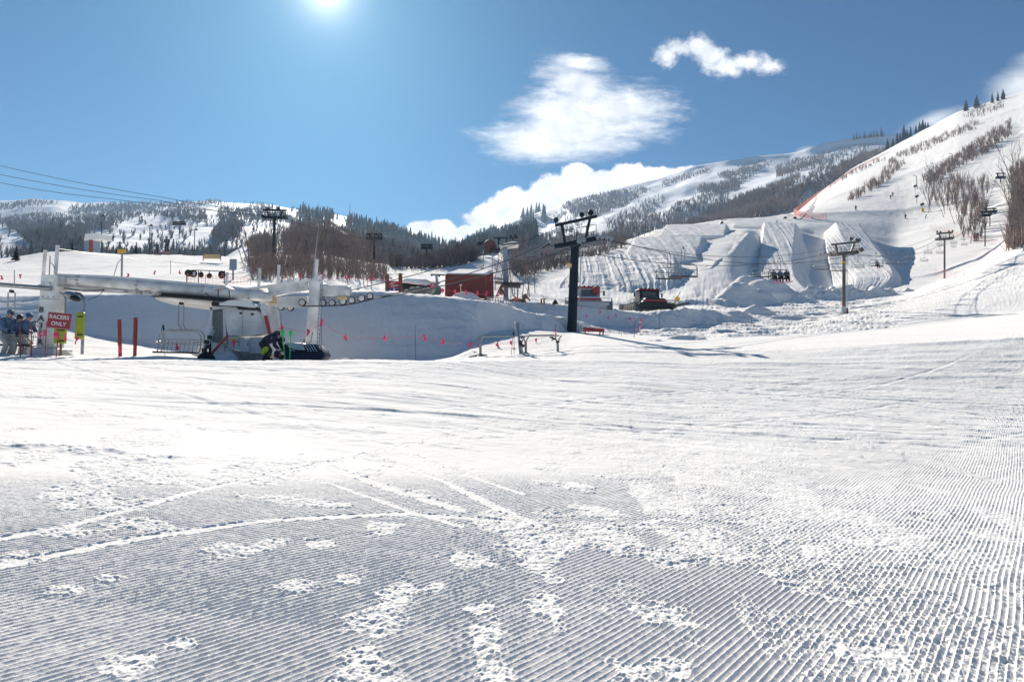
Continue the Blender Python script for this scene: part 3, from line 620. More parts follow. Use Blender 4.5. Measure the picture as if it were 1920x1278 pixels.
# --- mountains -----------------------------------------------------------------------
def mtn_disp(amp, f, seed):
    def d(X, Y, s):
        n = fbm(X * f, Y * f * 0.6, seed, 5) - 0.5; r_ = 1 - np.abs(2 * fbm(X * f * 0.8 + Y * f * 0.3, Y * f * 0.4, seed + 7, 3) - 1)
        k = np.linspace(0, 1, X.shape[0])[:, None]; w = np.minimum(1, (1 - k) * 4) * np.minimum(1, k * 4 + 0.2)
        return (n + (r_ - 0.8) * 0.5) * amp * w
    return d
mid = Loft([
 [420.0] + [(700, 560), (900, 540), (1000, 520), (1200, 480), (1300, 460), (1480, 440), (1800, 430)],
 [650.0] + [(700, 540), (830, 510), (900, 500), (1000, 478), (1100, 448), (1200, 425), (1300, 402), (1400, 372), (1480, 350), (1560, 330), (1650, 312), (1800, 330)],
 [1000.0] + [(700, 520), (830, 494), (900, 475), (1000, 446), (1100, 420), (1200, 392), (1300, 366), (1400, 340), (1480, 322), (1560, 300), (1650, 282), (1800, 310)],
 [(700, 500, 1900), (820, 482, 1900), (860, 466, 1900), (880, 448, 1850), (900, 433, 1800), (960, 413, 1700), (1000, 400, 1650), (1040, 386, 1600), (1080, 371, 1600), (1100, 367, 1600), (1140, 362, 1550), (1200, 349, 1500), (1240, 339, 1500), (1280, 326, 1450), (1320, 313, 1450), (1360, 308, 1400), (1420, 302, 1400), (1480, 300, 1350), (1520, 290, 1300), (1560, 279, 1300), (1600, 271, 1300), (1650, 266, 1300), (1700, 266, 1300), (1800, 290, 1300)],
 [2100.0] + [(700, 540), (900, 480), (1100, 410), (1300, 360), (1480, 340), (1800, 320)]], 700, 1800, 4.0, [40, 50, 60, 14], smooth=0.1, xsm=7.0)
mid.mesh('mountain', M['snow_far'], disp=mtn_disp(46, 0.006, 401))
lft = Loft([
 [230.0] + [(-300, 540), (200, 530), (600, 520), (900, 520), (1000, 530)],
 [420.0] + [(-300, 470), (0, 468), (200, 466), (300, 474), (420, 478), (600, 470), (760, 482), (900, 495), (1000, 510)],
 [750.0] + [(-300, 432), (0, 428), (200, 424), (300, 428), (420, 420), (560, 430), (700, 448), (800, 468), (900, 485), (1000, 500)],
 [(-300, 386, 1250), (0, 381, 1250), (50, 376, 1250), (100, 378, 1250), (145, 384, 1250), (200, 380, 1250), (260, 379, 1280), (340, 376, 1300), (380, 375, 1300), (440, 378, 1350), (500, 381, 1400), (560, 392, 1450), (600, 397, 1500), (650, 407, 1550), (700, 422, 1600), (740, 435, 1650), (780, 450, 1700), (810, 464, 1700), (850, 469, 1700), (900, 478, 1700), (1000, 495, 1700)],
 [1800.0] + [(-300, 420), (200, 420), (500, 420), (700, 460), (900, 500), (1000, 520)]], -300, 1000, 4.0, [30, 40, 60, 14], smooth=0.1, xsm=6.0)
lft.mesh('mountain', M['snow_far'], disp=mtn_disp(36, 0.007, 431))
hil = Loft([
 [150.0] + [(360, 520), (600, 500), (760, 512), (900, 512)],
 [240.0] + [(360, 520), (440, 478), (600, 462), (700, 478), (760, 500), (860, 504), (900, 510)],
 [380.0] + [(360, 520), (400, 500), (440, 468), (500, 440), (560, 418), (610, 412), (650, 436), (690, 464), (740, 482), (800, 486), (880, 492), (900, 500)],
 [460.0] + [(360, 540), (500, 480), (610, 440), (700, 500), (900, 520)]], 360, 900, 4.0, [20, 30, 8], smooth=0.1, xsm=6.0)
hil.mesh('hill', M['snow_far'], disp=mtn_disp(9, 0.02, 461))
# ------------------------------------------------------------------ woods
M['bark'] = mat('grey brown bare twigs', (0.19, 0.165, 0.16), 0.9, var=0.35, scale=0.3, spec=0.1)
M['bark_red'] = mat('reddish brown bare twigs', (0.29, 0.21, 0.175), 0.9, var=0.3, scale=0.3, spec=0.1)
M['aspen'] = mat('pale aspen bark', (0.22, 0.20, 0.175), 0.9, var=0.3, scale=3, spec=0.1)
M['fir'] = mat('dark fir needles', (0.018, 0.030, 0.022), 0.85, var=0.45, scale=0.6, spec=0.1)
M['firtrunk'] = mat('fir trunk', (0.06, 0.045, 0.035), 0.9)
def inpoly(x, y, poly):
    c = False; n = len(poly); j = n - 1
    for i in range(n):
        xi, yi = poly[i]; xj, yj = poly[j]
        if (yi > y) != (yj > y) and x < (xj - xi) * (y - yi) / (yj - yi) + xi: c = not c
        j = i
    return c
def bare_tris(V_, F_, base, h, n, spread, wd, rg):
    """a leafless tree: stems fanning up and out, thin triangles"""
    b = np.array(base)
    for k in range(n):
        a = rg.uniform(0, 6.283); lean = spread * rg.uniform(0.1, 1) ** 0.7; z0 = h * rg.uniform(0, 0.5) * (k > 0); L_ = (h - z0) * rg.uniform(0.55, 1.0)
        if k == 0: lean = 0.05; L_ = h
        o = b + np.array([0, 0, z0]); tip = o + np.array([math.cos(a) * lean * L_, math.sin(a) * lean * L_, L_ * (1 - 0.3 * lean)])
        w = wd * (1.25 if k == 0 else rg.uniform(0.5, 1)); t = rg.uniform(0, 3.14); q = np.array([math.cos(t) * w, math.sin(t) * w, 0])
        m = (o + tip) / 2 + np.array([math.cos(a), math.sin(a), -0.3]) * L_ * 0.06
        i = len(V_); V_ += [o - q, o + q, m + q * 0.7, m - q * 0.7, tip]; F_ += [(i, i + 1, i + 2), (i, i + 2, i + 3), (i + 3, i + 2, i + 4)]
def fir_tris(V_, F_, base, h, rg, fat=0.2):
    b = np.array(base); nl = 6
    for l in range(nl):
        z0 = h * (0.06 + 0.86 * l / nl); z1 = z0 + h * 0.30 * (1 - 0.4 * l / nl); r = h * fat * (1 - l / nl) ** 0.8 + 0.02 * h
        n = 7; off = rg.uniform(0, 6.28)
        for k in range(n):
            a = off + 6.283 * k / n; rr = r * rg.uniform(0.65, 1.2); a2 = a + 6.283 / n * 0.55; a0 = a - 6.283 / n * 0.55
            i = len(V_)
            V_ += [b + [0, 0, min(h, z1)], b + [math.cos(a0) * rr * 0.7, math.sin(a0) * rr * 0.7, z0 + 0.05 * h], b + [math.cos(a) * rr, math.sin(a) * rr, z0 - 0.03 * h * rg.uniform(0, 1.5)], b + [math.cos(a2) * rr * 0.7, math.sin(a2) * rr * 0.7, z0 + 0.05 * h]]
            F_ += [(i, i + 1, i + 2), (i, i + 2, i + 3)]
def stuff(name, V_, F_, m, label, cat='wood'):
    me = np_mesh(name, np.array(V_), np.array(F_)); return tag(mesh_obj(name, me, m), label, cat, None, 'stuff')
def scatter(surf, polys, n, fn, keep=None, seed=1, dmin=0, dmax=1e9):
    rg = np.random.default_rng(seed); out = 0
    allx = [p[0] for q in polys for p in q]; ally = [p[1] for q in polys for p in q]
    ar = []
    for q in polys:
        a = 0
        for i in range(len(q)): a += q[i - 1][0] * q[i][1] - q[i][0] * q[i - 1][1]
        ar.append(abs(a) / 2)
    tot = sum(ar)
    for q, a in zip(polys, ar):
        x0, x1 = min(p[0] for p in q), max(p[0] for p in q); y0, y1 = min(p[1] for p in q), max(p[1] for p in q)
        want = n * a / tot; tries = 0; got = 0
        while got < want and tries < want * 12:
            tries += 1; x = rg.uniform(x0, x1); y = rg.uniform(y0, y1)
            if not inpoly(x, y, q): continue
            if keep is not None and not keep(x, y, rg): got += 0.5; continue
            p = surf.hit(x, y, dmin, dmax)
            if p is None: continue
            fn(p, rg, x, y); got += 1
def mkforest(surf, name, label, m, polys, n, hr, blades, spread, wd, keep=None, seed=1, fir=0.0, cat='wood', dmin=0, dmax=1e9):
    V_, F_ = [], []; V2, F2 = [], []
    def f(p, rg, x, y):
        h = rg.uniform(*hr)
        if rg.random() < fir: fir_tris(V2, F2, (p.x, p.y, p.z - 0.3), h * 1.25, rg)
        else: bare_tris(V_, F_, (p.x, p.y, p.z - 0.3), h, blades, spread, wd, rg)
    scatter(surf, polys, n, f, keep, seed, dmin, dmax)
    if V_: stuff(name, V_, F_, m, label, cat)
    return V2, F2
def nz(seed, f, thr, ang=0.0, st=3.0, soft=0.12):
    ca, sa = math.cos(ang), math.sin(ang)
    def k(x, y, rg):
        u = (x * ca + y * sa) * f / st; v = (-x * sa + y * ca) * f
        q = float(fbm(np.array([u]), np.array([v]), seed, 3)[0]); return rg.random() < np.clip((q - thr) / soft + 0.5, 0, 1)
    return k
# left mountain: woods everywhere but the cleared runs
CLEAR = [[(-60, 398), (0, 393), (60, 384), (105, 379), (150, 383), (145, 388), (120, 389), (110, 396), (125, 406), (95, 404), (60, 402), (0, 409), (-60, 412)],
 [(200, 428), (225, 412), (250, 404), (320, 410), (300, 428), (330, 445), (380, 482), (150, 482), (190, 445)],
 [(345, 389), (385, 383), (391, 383), (465, 378), (455, 393), (430, 394), (400, 390), (394, 425), (384, 425), (372, 402)],
 [(315, 415), (380, 417), (396, 405), (402, 422), (388, 447), (393, 462), (380, 482), (320, 482), (295, 440)],
 [(450, 418), (500, 417), (540, 420), (535, 445), (500, 455), (450, 482), (390, 482), (402, 458), (440, 438)],
 [(497, 384), (535, 389), (545, 400), (562, 415), (545, 414), (523, 400)], [(632, 404), (646, 400), (640, 425), (622, 432), (602, 412), (618, 412)], [(690, 424), (712, 428), (706, 434), (680, 430)],
 [(-60, 415), (0, 425), (20, 440), (60, 470), (65, 482), (-60, 482)], [(145, 432), (192, 432), (192, 475), (150, 475)], [(105, 418), (125, 416), (128, 424), (110, 428)]]
def kl(x, y, rg):
    j = rg.normal(0, 2.2, 2)
    if any(inpoly(x + j[0], y + j[1], c) for c in CLEAR): return rg.random() < 0.035
    return True
LP = [(-60, 386), (0, 382), (50, 377), (145, 385), (260, 380), (380, 376), (500, 382), (560, 393), (600, 398), (650, 408), (700, 423), (780, 451), (850, 470), (900, 479), (900, 505), (-60, 482)]
fv, ff = mkforest(lft, 'mountain_wood', 'grey leafless aspen wood covering the left mountain between cleared snow runs', M['bark'], [LP], 11500, (5, 8.5), 9, 0.45, 0.40, kl, 11, fir=0.025)
# firs on its darker, farther shoulder
def kr(x, y, rg): return rg.random() < np.clip((x - 520) / 140, 0, 1) and not any(inpoly(x, y, c) for c in CLEAR)
scatter(lft, [[(520, 388), (600, 400), (650, 410), (700, 425), (780, 452), (850, 471), (900, 480), (900, 500), (700, 470), (640, 430), (540, 410)]], 650, lambda p, rg, x, y: fir_tris(fv, ff, (p.x, p.y, p.z - 0.5), rg.uniform(9, 18), rg, 0.16), kr, 12, dmin=800)
stuff('mountain_firs', fv, ff, M['fir'], 'dark conifers scattered over the left mountain shoulder and valley side', 'wood')
# brown hill behind the trees at centre left
mkforest(hil, 'hillside_wood', 'reddish brown leafless wood on the low hill behind the dark pylon', M['bark_red'], [[(448, 470), (500, 442), (560, 420), (610, 414), (650, 437), (690, 465), (705, 500), (600, 476), (448, 480)]], 2000, (4.0, 7.0), 12, 0.5, 0.13, nz(21, 0.05, 0.36, 0.5), 22)
mkforest(hil, 'hillside_wood', 'grey brown brush along the low rise above the red trail board', M['bark'], [[(690, 467), (740, 485), (800, 489), (880, 495), (890, 512), (760, 512), (705, 500)]], 620, (2.4, 4.2), 12, 0.5, 0.12, None, 23)
# long ridge in the middle distance
MP = [(830, 482), (880, 452), (960, 417), (1040, 389), (1100, 370), (1200, 351), (1320, 315), (1420, 304), (1500, 297), (1600, 274), (1700, 268), (1690, 300), (1600, 345), (1490, 398), (1400, 420), (1240, 432), (1180, 456), (1080, 470), (1000, 500), (900, 505), (830, 500)]
mkforest(mid, 'ridge_wood', 'thin grey leafless aspens in diagonal bands over the long snowy ridge', M['bark'], [MP], 5200, (6, 10), 8, 0.4, 0.34, nz(31, 0.03, 0.53, -0.55, 4.0, 0.1), 32)
DENSE = [[(1045, 388), (1062, 378), (1100, 369), (1200, 351), (1215, 358), (1165, 388), (1110, 410), (1075, 405)], [(1235, 343), (1290, 325), (1330, 318), (1320, 326), (1260, 345), (1238, 351)], [(1303, 350), (1385, 340), (1390, 356), (1335, 362), (1305, 360)],
 [(1290, 425), (1330, 400), (1400, 366), (1450, 348), (1500, 330), (1495, 345), (1440, 372), (1380, 398), (1330, 420)], [(1240, 432), (1330, 410), (1420, 385), (1520, 345), (1500, 375), (1480, 396), (1400, 412), (1300, 428)], [(1450, 316), (1490, 300), (1548, 292), (1540, 303), (1490, 325), (1455, 334)], [(1340, 330), (1395, 316), (1440, 312), (1400, 330), (1360, 338)],
 [(1600, 300), (1640, 285), (1700, 270), (1690, 285), (1660, 296), (1610, 316)], [(1560, 322), (1600, 304), (1615, 314), (1560, 345)], [(900, 440), (960, 418), (1010, 400), (1010, 404), (960, 424), (905, 446)], [(985, 470), (1040, 455), (1180, 440), (1180, 455), (1090, 466), (1000, 498), (960, 500)]]
mkforest(mid, 'ridge_thicket', 'dense dark brown belts of leafless trees along the long ridge', M['bark_red'], DENSE, 5200, (6, 10), 9, 0.4, 0.38, None, 33)
fv, ff = [], []
FM = lambda p, rg, x, y: fir_tris(fv, ff, (p.x, p.y, p.z - 0.5), rg.uniform(14, 30), rg, 0.15)
scatter(mid, [[(830, 482), (875, 452), (905, 440), (1000, 440), (1000, 470), (900, 500), (830, 500)], [(970, 425), (1015, 400), (1020, 415), (985, 440)]], 1000, FM, nz(41, 0.05, 0.42, -0.6), 42)
scatter(lft, [[(830, 470), (900, 480), (900, 500), (810, 488)]], 90, FM, None, 43, dmin=900)
stuff('valley_firs', fv, ff, M['fir'], 'hazy conifers filling the notch of the valley below the white cloud', 'wood')
# strips of brush on the near right-hand ski hill
STRIPS = [[(1586, 378), (1613, 361), (1650, 333), (1672, 300), (1700, 307), (1680, 330), (1650, 352), (1600, 378)], [(1680, 293), (1746, 264), (1799, 243), (1839, 227), (1840, 241), (1773, 266), (1746, 282), (1688, 299)],
 [(1730, 338), (1799, 294), (1853, 256), (1900, 226), (1903, 254), (1853, 290), (1786, 324), (1746, 350)], [(1810, 221), (1842, 199), (1887, 192), (1893, 200), (1840, 223)], [(1550, 352), (1600, 322), (1660, 297), (1664, 300), (1600, 328), (1554, 356)], [(1900, 320), (1940, 300), (1940, 475), (1888, 474), (1902, 400)]]
mkforest(ground, 'hillside_brush', 'strips of brown leafless brush between the runs of the right hill', M['bark_red'], STRIPS, 1500, (2.4, 5.2), 12, 0.6, 0.09, None, 52, cat='brush', dmin=110)
mkforest(ground, 'grove_brush', 'tangled brown undergrowth among the trees of the centre left grove', M['bark_red'], [[(452, 500), (500, 478), (560, 477), (640, 479), (700, 492), (722, 505), (715, 530), (640, 522), (560, 524), (470, 526)]], 700, (1.2, 3.6), 10, 0.6, 0.028, None, 54, cat='brush', dmin=50, dmax=112)
mkforest(ground, 'grove_brush', 'brown leafless brush along the snowy slope over the red container', M['bark'], [[(718, 490), (800, 484), (880, 480), (892, 488), (850, 500), (800, 504), (730, 503)], [(955, 508), (1000, 504), (1080, 488), (1170, 452), (1172, 462), (1085, 496), (1010, 514), (960, 520)]], 500, (2.0, 4.5), 14, 0.55, 0.05, None, 55, cat='brush', dmin=60, dmax=230)
mkforest(ground, 'aspen_brush', 'grey brown twigs of the aspen grove on the right hill', M['bark_red'], [[(1732, 352), (1790, 334), (1852, 338), (1855, 380), (1848, 450), (1805, 445), (1790, 400), (1745, 385)]], 110, (4, 8), 12, 0.28, 0.09, None, 56, cat='brush', dmin=90)
# ------------------------------------------------------------------ single trees
def branch_mesh(name, h, seed, levels=4, spread=0.55, r0=0.075, kids_=(3, 5), first=0.22, up=0.35, rmin=0.02):
    rg = random.Random(seed); b = MB()
    tr = MB()
    def grow(p, d, L_, r, lv, out):
        n = 3; pts = [p]; q = p; dd = d.copy()
        for i in range(n):
            dd = (dd + Vector((rg.gauss(0, .13), rg.gauss(0, .13), rg.gauss(0, .07) + up * 0.12))).normalized(); q = q + dd * L_ / n; pts.append(q)
        rs = [r * (1 - 0.75 * i / n) for i in range(n + 1)]
        out.tube(pts, rs, 5 if lv == 0 else 3, cap=False)
        if lv >= levels: return
        for k in range(rg.randint(*kids_) + (4 if lv == 0 else 0)):
            t = rg.uniform(first if lv == 0 else 0.15, 0.98); i = min(n - 1, int(t * n)); f = t * n - i; o = pts[i].lerp(pts[i + 1], f)
            a = rg.uniform(0, 6.283); e = spread * rg.uniform(0.6, 1.25); side = Vector((math.cos(a), math.sin(a), 0))
            nd = (dd * math.cos(e) + side * math.sin(e)).normalized(); grow(o, nd, L_ * rg.uniform(0.30, 0.52) * (1.15 - 0.4 * t), max(rmin, r * 0.42), lv + 1, b)
    grow(Vector((0, 0, -0.2)), Vector((rg.gauss(0, .05), rg.gauss(0, .05), 1)), h, r0, 0, tr)
    return tr, b
def proto_tree(nm, label, cat, h, seed, m, group, **k):
    o = thing(nm, label, cat, (0, 0, 0), 0, group); tr, b = branch_mesh(nm, h, seed, **k)
    tr.build('trunk', m, o); b.build('crown', m, o); return o
TREEP = [proto_tree('bare_tree', '', 'tree', 8.0, 60 + i, M['bark_red'] if i % 2 else M['bark'], 'leafless trees behind the white lift station', levels=3, spread=0.6 if i % 3 else 0.45, r0=0.10, kids_=(3, 4), rmin=0.016) for i in range(5)]
ASPP = [proto_tree('aspen_tree', '', 'tree', 11.0, 80 + i, M['aspen'] if i % 2 else M['bark'], 'slim aspens on the steep right hill', levels=3, spread=0.45, r0=0.12, kids_=(2, 3), first=0.4, rmin=0.022) for i in range(4)]
BUSHP = [proto_tree('bare_shrub', '', 'shrub', 3.2, 100 + i, M['bark_red'], 'leafless shrubs', levels=3, spread=0.8, r0=0.05, first=0.05) for i in range(3)]
used = {}
def plant(plist, p, label, group, s=1.0, k=0):
    q = plist[k % len(plist)]
    if q.name not in used: used[q.name] = 1; o = q
    else: o = copy_tree(q)
    o.location = p; o.rotation_euler = (0, 0, random.uniform(0, 6.28)); o.scale = (s, s, s * random.uniform(0.92, 1.1)); o['label'] = label; o['group'] = group
    return o
WOOD1 = 'leafless trees behind the white lift station'
rg = random.Random(5)
for k in range(46):
    x = 446 + (880 - 446) * (k + rg.uniform(-.4, .4)) / 46; d = rg.uniform(70, 104) if x < 700 else rg.uniform(100, 108)
    c = ground.col(x); p = ground.at(x, d)
    if x < 700: s = rg.uniform(0.55, 1.0) * (0.8 if x < 490 else 1)
    else: s = rg.uniform(0.35, 0.6)
    if 745 < x < 800 and k % 2: continue
    side = 'left of the dark blue pylon' if x < 500 else 'between the two tallest dark pylons' if x < 690 else 'on the snowy slope above the red trail board'
    plant(TREEP, p, 'bare brown tree in the grove ' + side, WOOD1 + ' ' + side, s, k)
for k in range(46):
    x = 450 + 250 * (k + rg.uniform(-.5, .5)) / 46; d = rg.uniform(62, 84); p = ground.at(x, d)
    plant(BUSHP, p, 'low leafless shrub at the foot of the brown grove', 'leafless shrubs at the foot of the brown grove', rg.uniform(0.55, 1.0), k)
for k, (x, d) in enumerate([(915, 66), (925, 70), (935, 64), (948, 70), (960, 66), (968, 63), (976, 68), (985, 65), (990, 70), (1000, 74), (1150, 165), (1160, 168), (1172, 172), (1183, 170), (1195, 176), (1206, 180), (1215, 182), (1140, 170)]):
    far_ = x > 1100; p = ground.at(x, d)
    plant(TREEP, p, 'bare brown tree standing left of the uppermost snow ramp' if far_ else 'thin bare tree behind the middle lift station', 'trees left of the uppermost snow ramp' if far_ else 'trees behind the middle lift station', 0.85 if far_ else rg.uniform(0.45, 0.75), k)
AG = 'slim aspens on the steep right hill'
for k in range(52):
    u = rg.random(); x = 1738 + 116 * rg.random(); y = rg.uniform(352, 458)
    if y > 392 + (x - 1740) * 0.9 and x < 1800: y = 350 + rg.random() * 50
    p = ground.hit(x, y, 100, 420)
    if p is None: continue
    plant(ASPP, p, 'slim bare aspen in the grove above the faded red fence', AG, p.y / 1200 * rg.uniform(34, 56) / 11.0, k)
for k in range(22):
    x = rg.uniform(1896, 1935); y = rg.uniform(330, 476); p = ground.hit(x, y, 90, 300)
    if p is None: continue
    plant(ASPP, p, 'brown bare tree in the wood at the right edge of the view', 'brown trees at the right edge', p.y / 1200 * rg.uniform(50, 80) / 11.0, k)
for k in range(14):
    x = 1345 + 100 * rg.random(); p = ground.at(x, rg.uniform(212, 225))
    plant(BUSHP, p, 'low bare shrub on the bench above the snow ramps', 'shrubs above the snow ramps', rg.uniform(0.6, 1.1) if x > 1420 else rg.uniform(0.4, 0.7), k)
# conifers one can tell apart
def fir_mesh(seed, h=10.0, fat=0.2):
    V_, F_ = [], []; r_ = np.random.default_rng(seed)
    for l in range(13):
        t = l / 13; z0 = h * (0.07 + 0.88 * t); r = h * fat * (1 - t) ** 0.85 + 0.15; n = 11
        for k in range(n):
            a = 6.283 * (k + r_.uniform(-.3, .3)) / n + l; rr = r * r_.uniform(0.6, 1.15); w = rr * 0.28; z1 = z0 + h * 0.075; zt = z0 - rr * r_.uniform(0.05, 0.3)
            c, s_ = math.cos(a), math.sin(a); i = len(V_)
            V_ += [(c * 0.05, s_ * 0.05, z1), (c * rr * .6 - s_ * w, s_ * rr * .6 + c * w, z0 + h * 0.012), (c * rr, s_ * rr, zt), (c * rr * .6 + s_ * w, s_ * rr * .6 - c * w, z0 + h * 0.012), (0, 0, z0 - h * 0.01)]
            F_ += [(i, i + 1, i + 2), (i, i + 2, i + 3), (i + 4, i + 1, i + 2), (i + 4, i + 2, i + 3)]
    return np_mesh('crown', np.array(V_), np.array(F_))
FIRP = []
for i in range(4):
    o = thing('fir_tree', '', 'tree'); mesh_obj('crown', fir_mesh(200 + i, 10, 0.17 + 0.03 * i), M['fir'], o); tb = MB(); tb.tube([(0, 0, -0.5), (0, 0, 9.5)], [0.2, 0.03], 6); tb.build('trunk', M['firtrunk'], o); FIRP.append(o)
def fir(surf, px, d, hpx, label, group, k, dz=0):
    p = surf.at(px, d); p.z -= dz; return plant(FIRP, p, label, group, d / F * hpx / 10.0, k)
k = 0
for x, hp in ((1601, 12), (1607, 15), (1613, 12), (1622, 16), (1630, 11), (1634, 14), (1640, 16), (1646, 13), (1654, 20), (1657, 13), (1666, 24), (1676, 18), (1684, 24), (1690, 22), (1697, 30), (1703, 20), (1710, 22), (1720, 20), (1727, 22), (1733, 24), (1738, 16), (1743, 14)):
    s_ = mid if x < 1660 else ground
    fir(s_, x, 1296 if x < 1660 else 655, hp, 'dark fir in the row on the skyline above the long ridge', 'firs in a row on the ridge skyline', k); k += 1
for x, hp, lb in ((1816, 24, 'lone slim fir at the left end of the top hillside brush'), (1836, 26, 'dark fir rising from the brush near the hilltop'), (1866, 20, 'left fir of three on the hilltop at the right'), (1877, 18, 'middle fir of three on the hilltop at the right'), (1887, 22, 'right fir of three on the hilltop at the right')):
    fir(ground, x, 630, hp, lb, None, k); k += 1
for x, d, hp, lb in ((19, 96, 32, 'spreading young fir at the left edge of the snow crest'), (68, 118, 26, 'second small fir from the left along the snow crest'), (98, 122, 16, 'stubby dark fir left of the white masts'), (125, 118, 32, 'small fir right of the white masts on the crest'), (208, 122, 20, 'short round fir left of the yellow sign'), (245, 120, 32, 'taller fir just right of the yellow sign'), (374, 130, 12, 'tiny fir left of the tan banner'), (389, 130, 14, 'tiny fir above the tan banner'), (566, 112, 30, 'dark fir in the brown grove')):
    fir(ground, x, d, hp, lb, None, k, 0.0 if d < 112 else 0.0); k += 1
for x, hp in ((858, 20), (868, 30), (838, 24), (828, 18), (803, 30), (810, 26), (880, 22), (1005, 20), (1000, 24), (990, 26), (983, 22), (975, 24)):
    s_ = lft if x < 870 else mid
    fir(s_, x, 1650 if x < 870 else 1640, hp, 'tall hazy fir standing up on the far valley skyline', 'firs on the far valley skyline', k); k += 1
# ------------------------------------------------------------------ near lift station (left)
UP = Vector((0, 0, 1))
def wtube(mb, pts, rpx, n=8, d=None):
    """tube through photo points (px, py, d) with a radius in photo pixels"""
    w = [V(*p) for p in pts]; r = [rpx * mpp(p[2]) for p in pts] if not isinstance(rpx, (list, tuple)) else [a * mpp(p[2]) for a, p in zip(rpx, pts)]
    return mb.tube(w, r, n)
D0 = 24.6
st = wthing('lift_station', 'white steel return station of the near chairlift with big horizontal wheel under its beam', 'lift station', V(97, 668, D0))
b = MB(); base = V(93, 672, D0); top = V(103, 517, D0); b.bar(base, top, 0.62, 0.60); b.build('pillar', M['white'], st)
b = MB(); c0 = V(96, 662, D0); b.rbox((c0.x, c0.y, c0.z - 0.05), (1.0, 1.0, 0.5), 0.05); b.build('footing', M['boxgrey'], st)
b = MB(); wtube(b, [(584, 660, 26), (592, 528, 26)], 11.5, 20); b.build('round_pillar', M['white'], st, True)
b = MB(); wtube(b, [(592, 529, 26), (592, 524, 26)], [12.5, 11.0], 20); b.build('pillar_cap', M['white'], st, True)
b = MB(); b.bar(V(84, 526, D0 - .02), V(126, 529, D0 - .02), 0.34, 0.42); b.build('saddle', M['offwhite'], st)
b = MB(); wtube(b, [(104, 523, D0), (200, 530, 24.9), (330, 542, 25.2), (440, 551, 25.6), (512, 556, 25.9)], [8, 10.5, 12, 11, 9], 18); b.build('main_beam', M['white'], st, True)
b = MB(); wtube(b, [(104, 516, D0), (200, 520.5, 24.9), (330, 531.5, 25.2), (440, 541, 25.6), (500, 547, 25.9)], [3.5, 4.5, 5, 4.5, 3], 10); b.build('snow_layer', M['snow_cap'], st, True)
b = MB(); b.bar(V(505, 548, 25.95), V(578, 534, 26), 0.26, 0.40); b.build('cross_beam', M['white'], st)
b = MB(); b.bar(V(440, 545.5, 25.7), V(582, 526, 26), 0.24, 0.09); b.build('snow_layer', M['snow_cap'], st)
b = MB(); b.bar(V(490, 566, 26.05), V(578, 563, 26.2), 0.22, 0.34); b.bar(V(480, 572, 26.0), V(572, 574, 26.1), 0.10, 0.12); b.build('lower_beam', M['offwhite'], st)
b = MB(); b.bar(V(507, 560, 25.98), V(517, 559, 25.99), 0.30, 0.44); b.build('splice_plate', M['tan'], st)
b = MB()
b.bar(V(120, 541, 24.7), V(300, 551, 25.1), 0.10, 0.12); b.bar(V(125, 533, 24.9), V(330, 552, 25.6), 0.12, 0.16)
b.build('rail', M['offwhite'], st)
b = MB()
for x, y in ((236, 546), (262, 549), (278, 548), (300, 551)): b.rbox(V(x, y, 25.0), (0.22 if x != 236 else 0.3, 0.2, 0.12), 0.02)
b.build('bracket', M['galv'], st)
for x, y, r, d in ((150, 526.5, 10.8, 24.75), (262, 536, 12.3, 25.05), (384, 546.5, 13.0, 25.4), (470, 553.5, 11.6, 25.75)):
    b = MB(); wtube(b, [(x - 1.2, y - .1, d), (x + 1.2, y + .1, d)], r, 20); b.build('flange', M['offwhite'], st, True)
    b = MB()
    for k in range(9): a = k * 6.283 / 9; rr = r * 1.0 * mpp(d); c = V(x, y, d); b.box(c + Vector((0, -math.cos(a) * rr, math.sin(a) * rr)), (.09, .04, .04))
    b.build('bolt', M['galv'], st)
b = MB(); wtube(b, [(106, 533, D0 - .32), (200, 539.5, 24.55), (330, 551, 24.9), (440, 559, 25.3)], 0.7, 6); wtube(b, [(106, 536, D0 - .3), (220, 543, 24.6)], 0.5, 6); b.build('conduit', M['galv'], st)
b = MB()
for y in np.arange(536, 664, 7.5): b.bar(V(588 + (y - 528) * -.06 + 13.0, y, 25.9), V(588 + (y - 528) * -.06 + 17.5, y, 25.9), .02, .025)
for o_ in (13.0, 17.5): b.bar(V(588 + o_, 530, 25.9), V(580.4 + o_, 662, 25.9), .025, .025)
b.build('ladder', M['galv'], st)
b = MB(); b.bar(V(78, 560, D0 - .33), V(112, 561, D0 - .33), .03, .02); b.bar(V(78, 650, D0 - .33), V(112, 651, D0 - .33), .03, .02)
for x in (80, 90, 100, 110):
    for y in (556, 646): b.lathe(V(x, y, D0 - .32), [(.022, -.02), (.022, .02)], 8, 'Y')
b.build('base_bolt', M['galv'], st)
# great horizontal wheel under the beam, tipped a little
wc = V(388, 563, 26.6); tip = Matrix.Rotation(R(3.0), 3, 'Y') @ Matrix.Rotation(R(2.0), 3, 'X')
b = MB(); b.lathe(wc, [(1.95, -0.06), (2.02, -0.05), (2.02, 0.0), (1.93, 0.02), (1.93, 0.05), (2.02, 0.07), (2.02, 0.10)], 48, m=tip); wh = b.build('bull_wheel', M['black'], st, True)
b = MB(); b.lathe(wc + tip @ Vector((0, 0, -0.20)), [(0.5, -0.16), (1.2, -0.10), (1.75, 0.02), (1.88, 0.10), (1.88, 0.14)], 40, m=tip); b.build('wheel_pan', M['offwhite'], st, True)
b = MB(); b.lathe(wc + Vector((0, 0, 0.05)), [(0.3, 0), (0.3, 0.6)], 20); b.build('hub', M['white'], st, True)
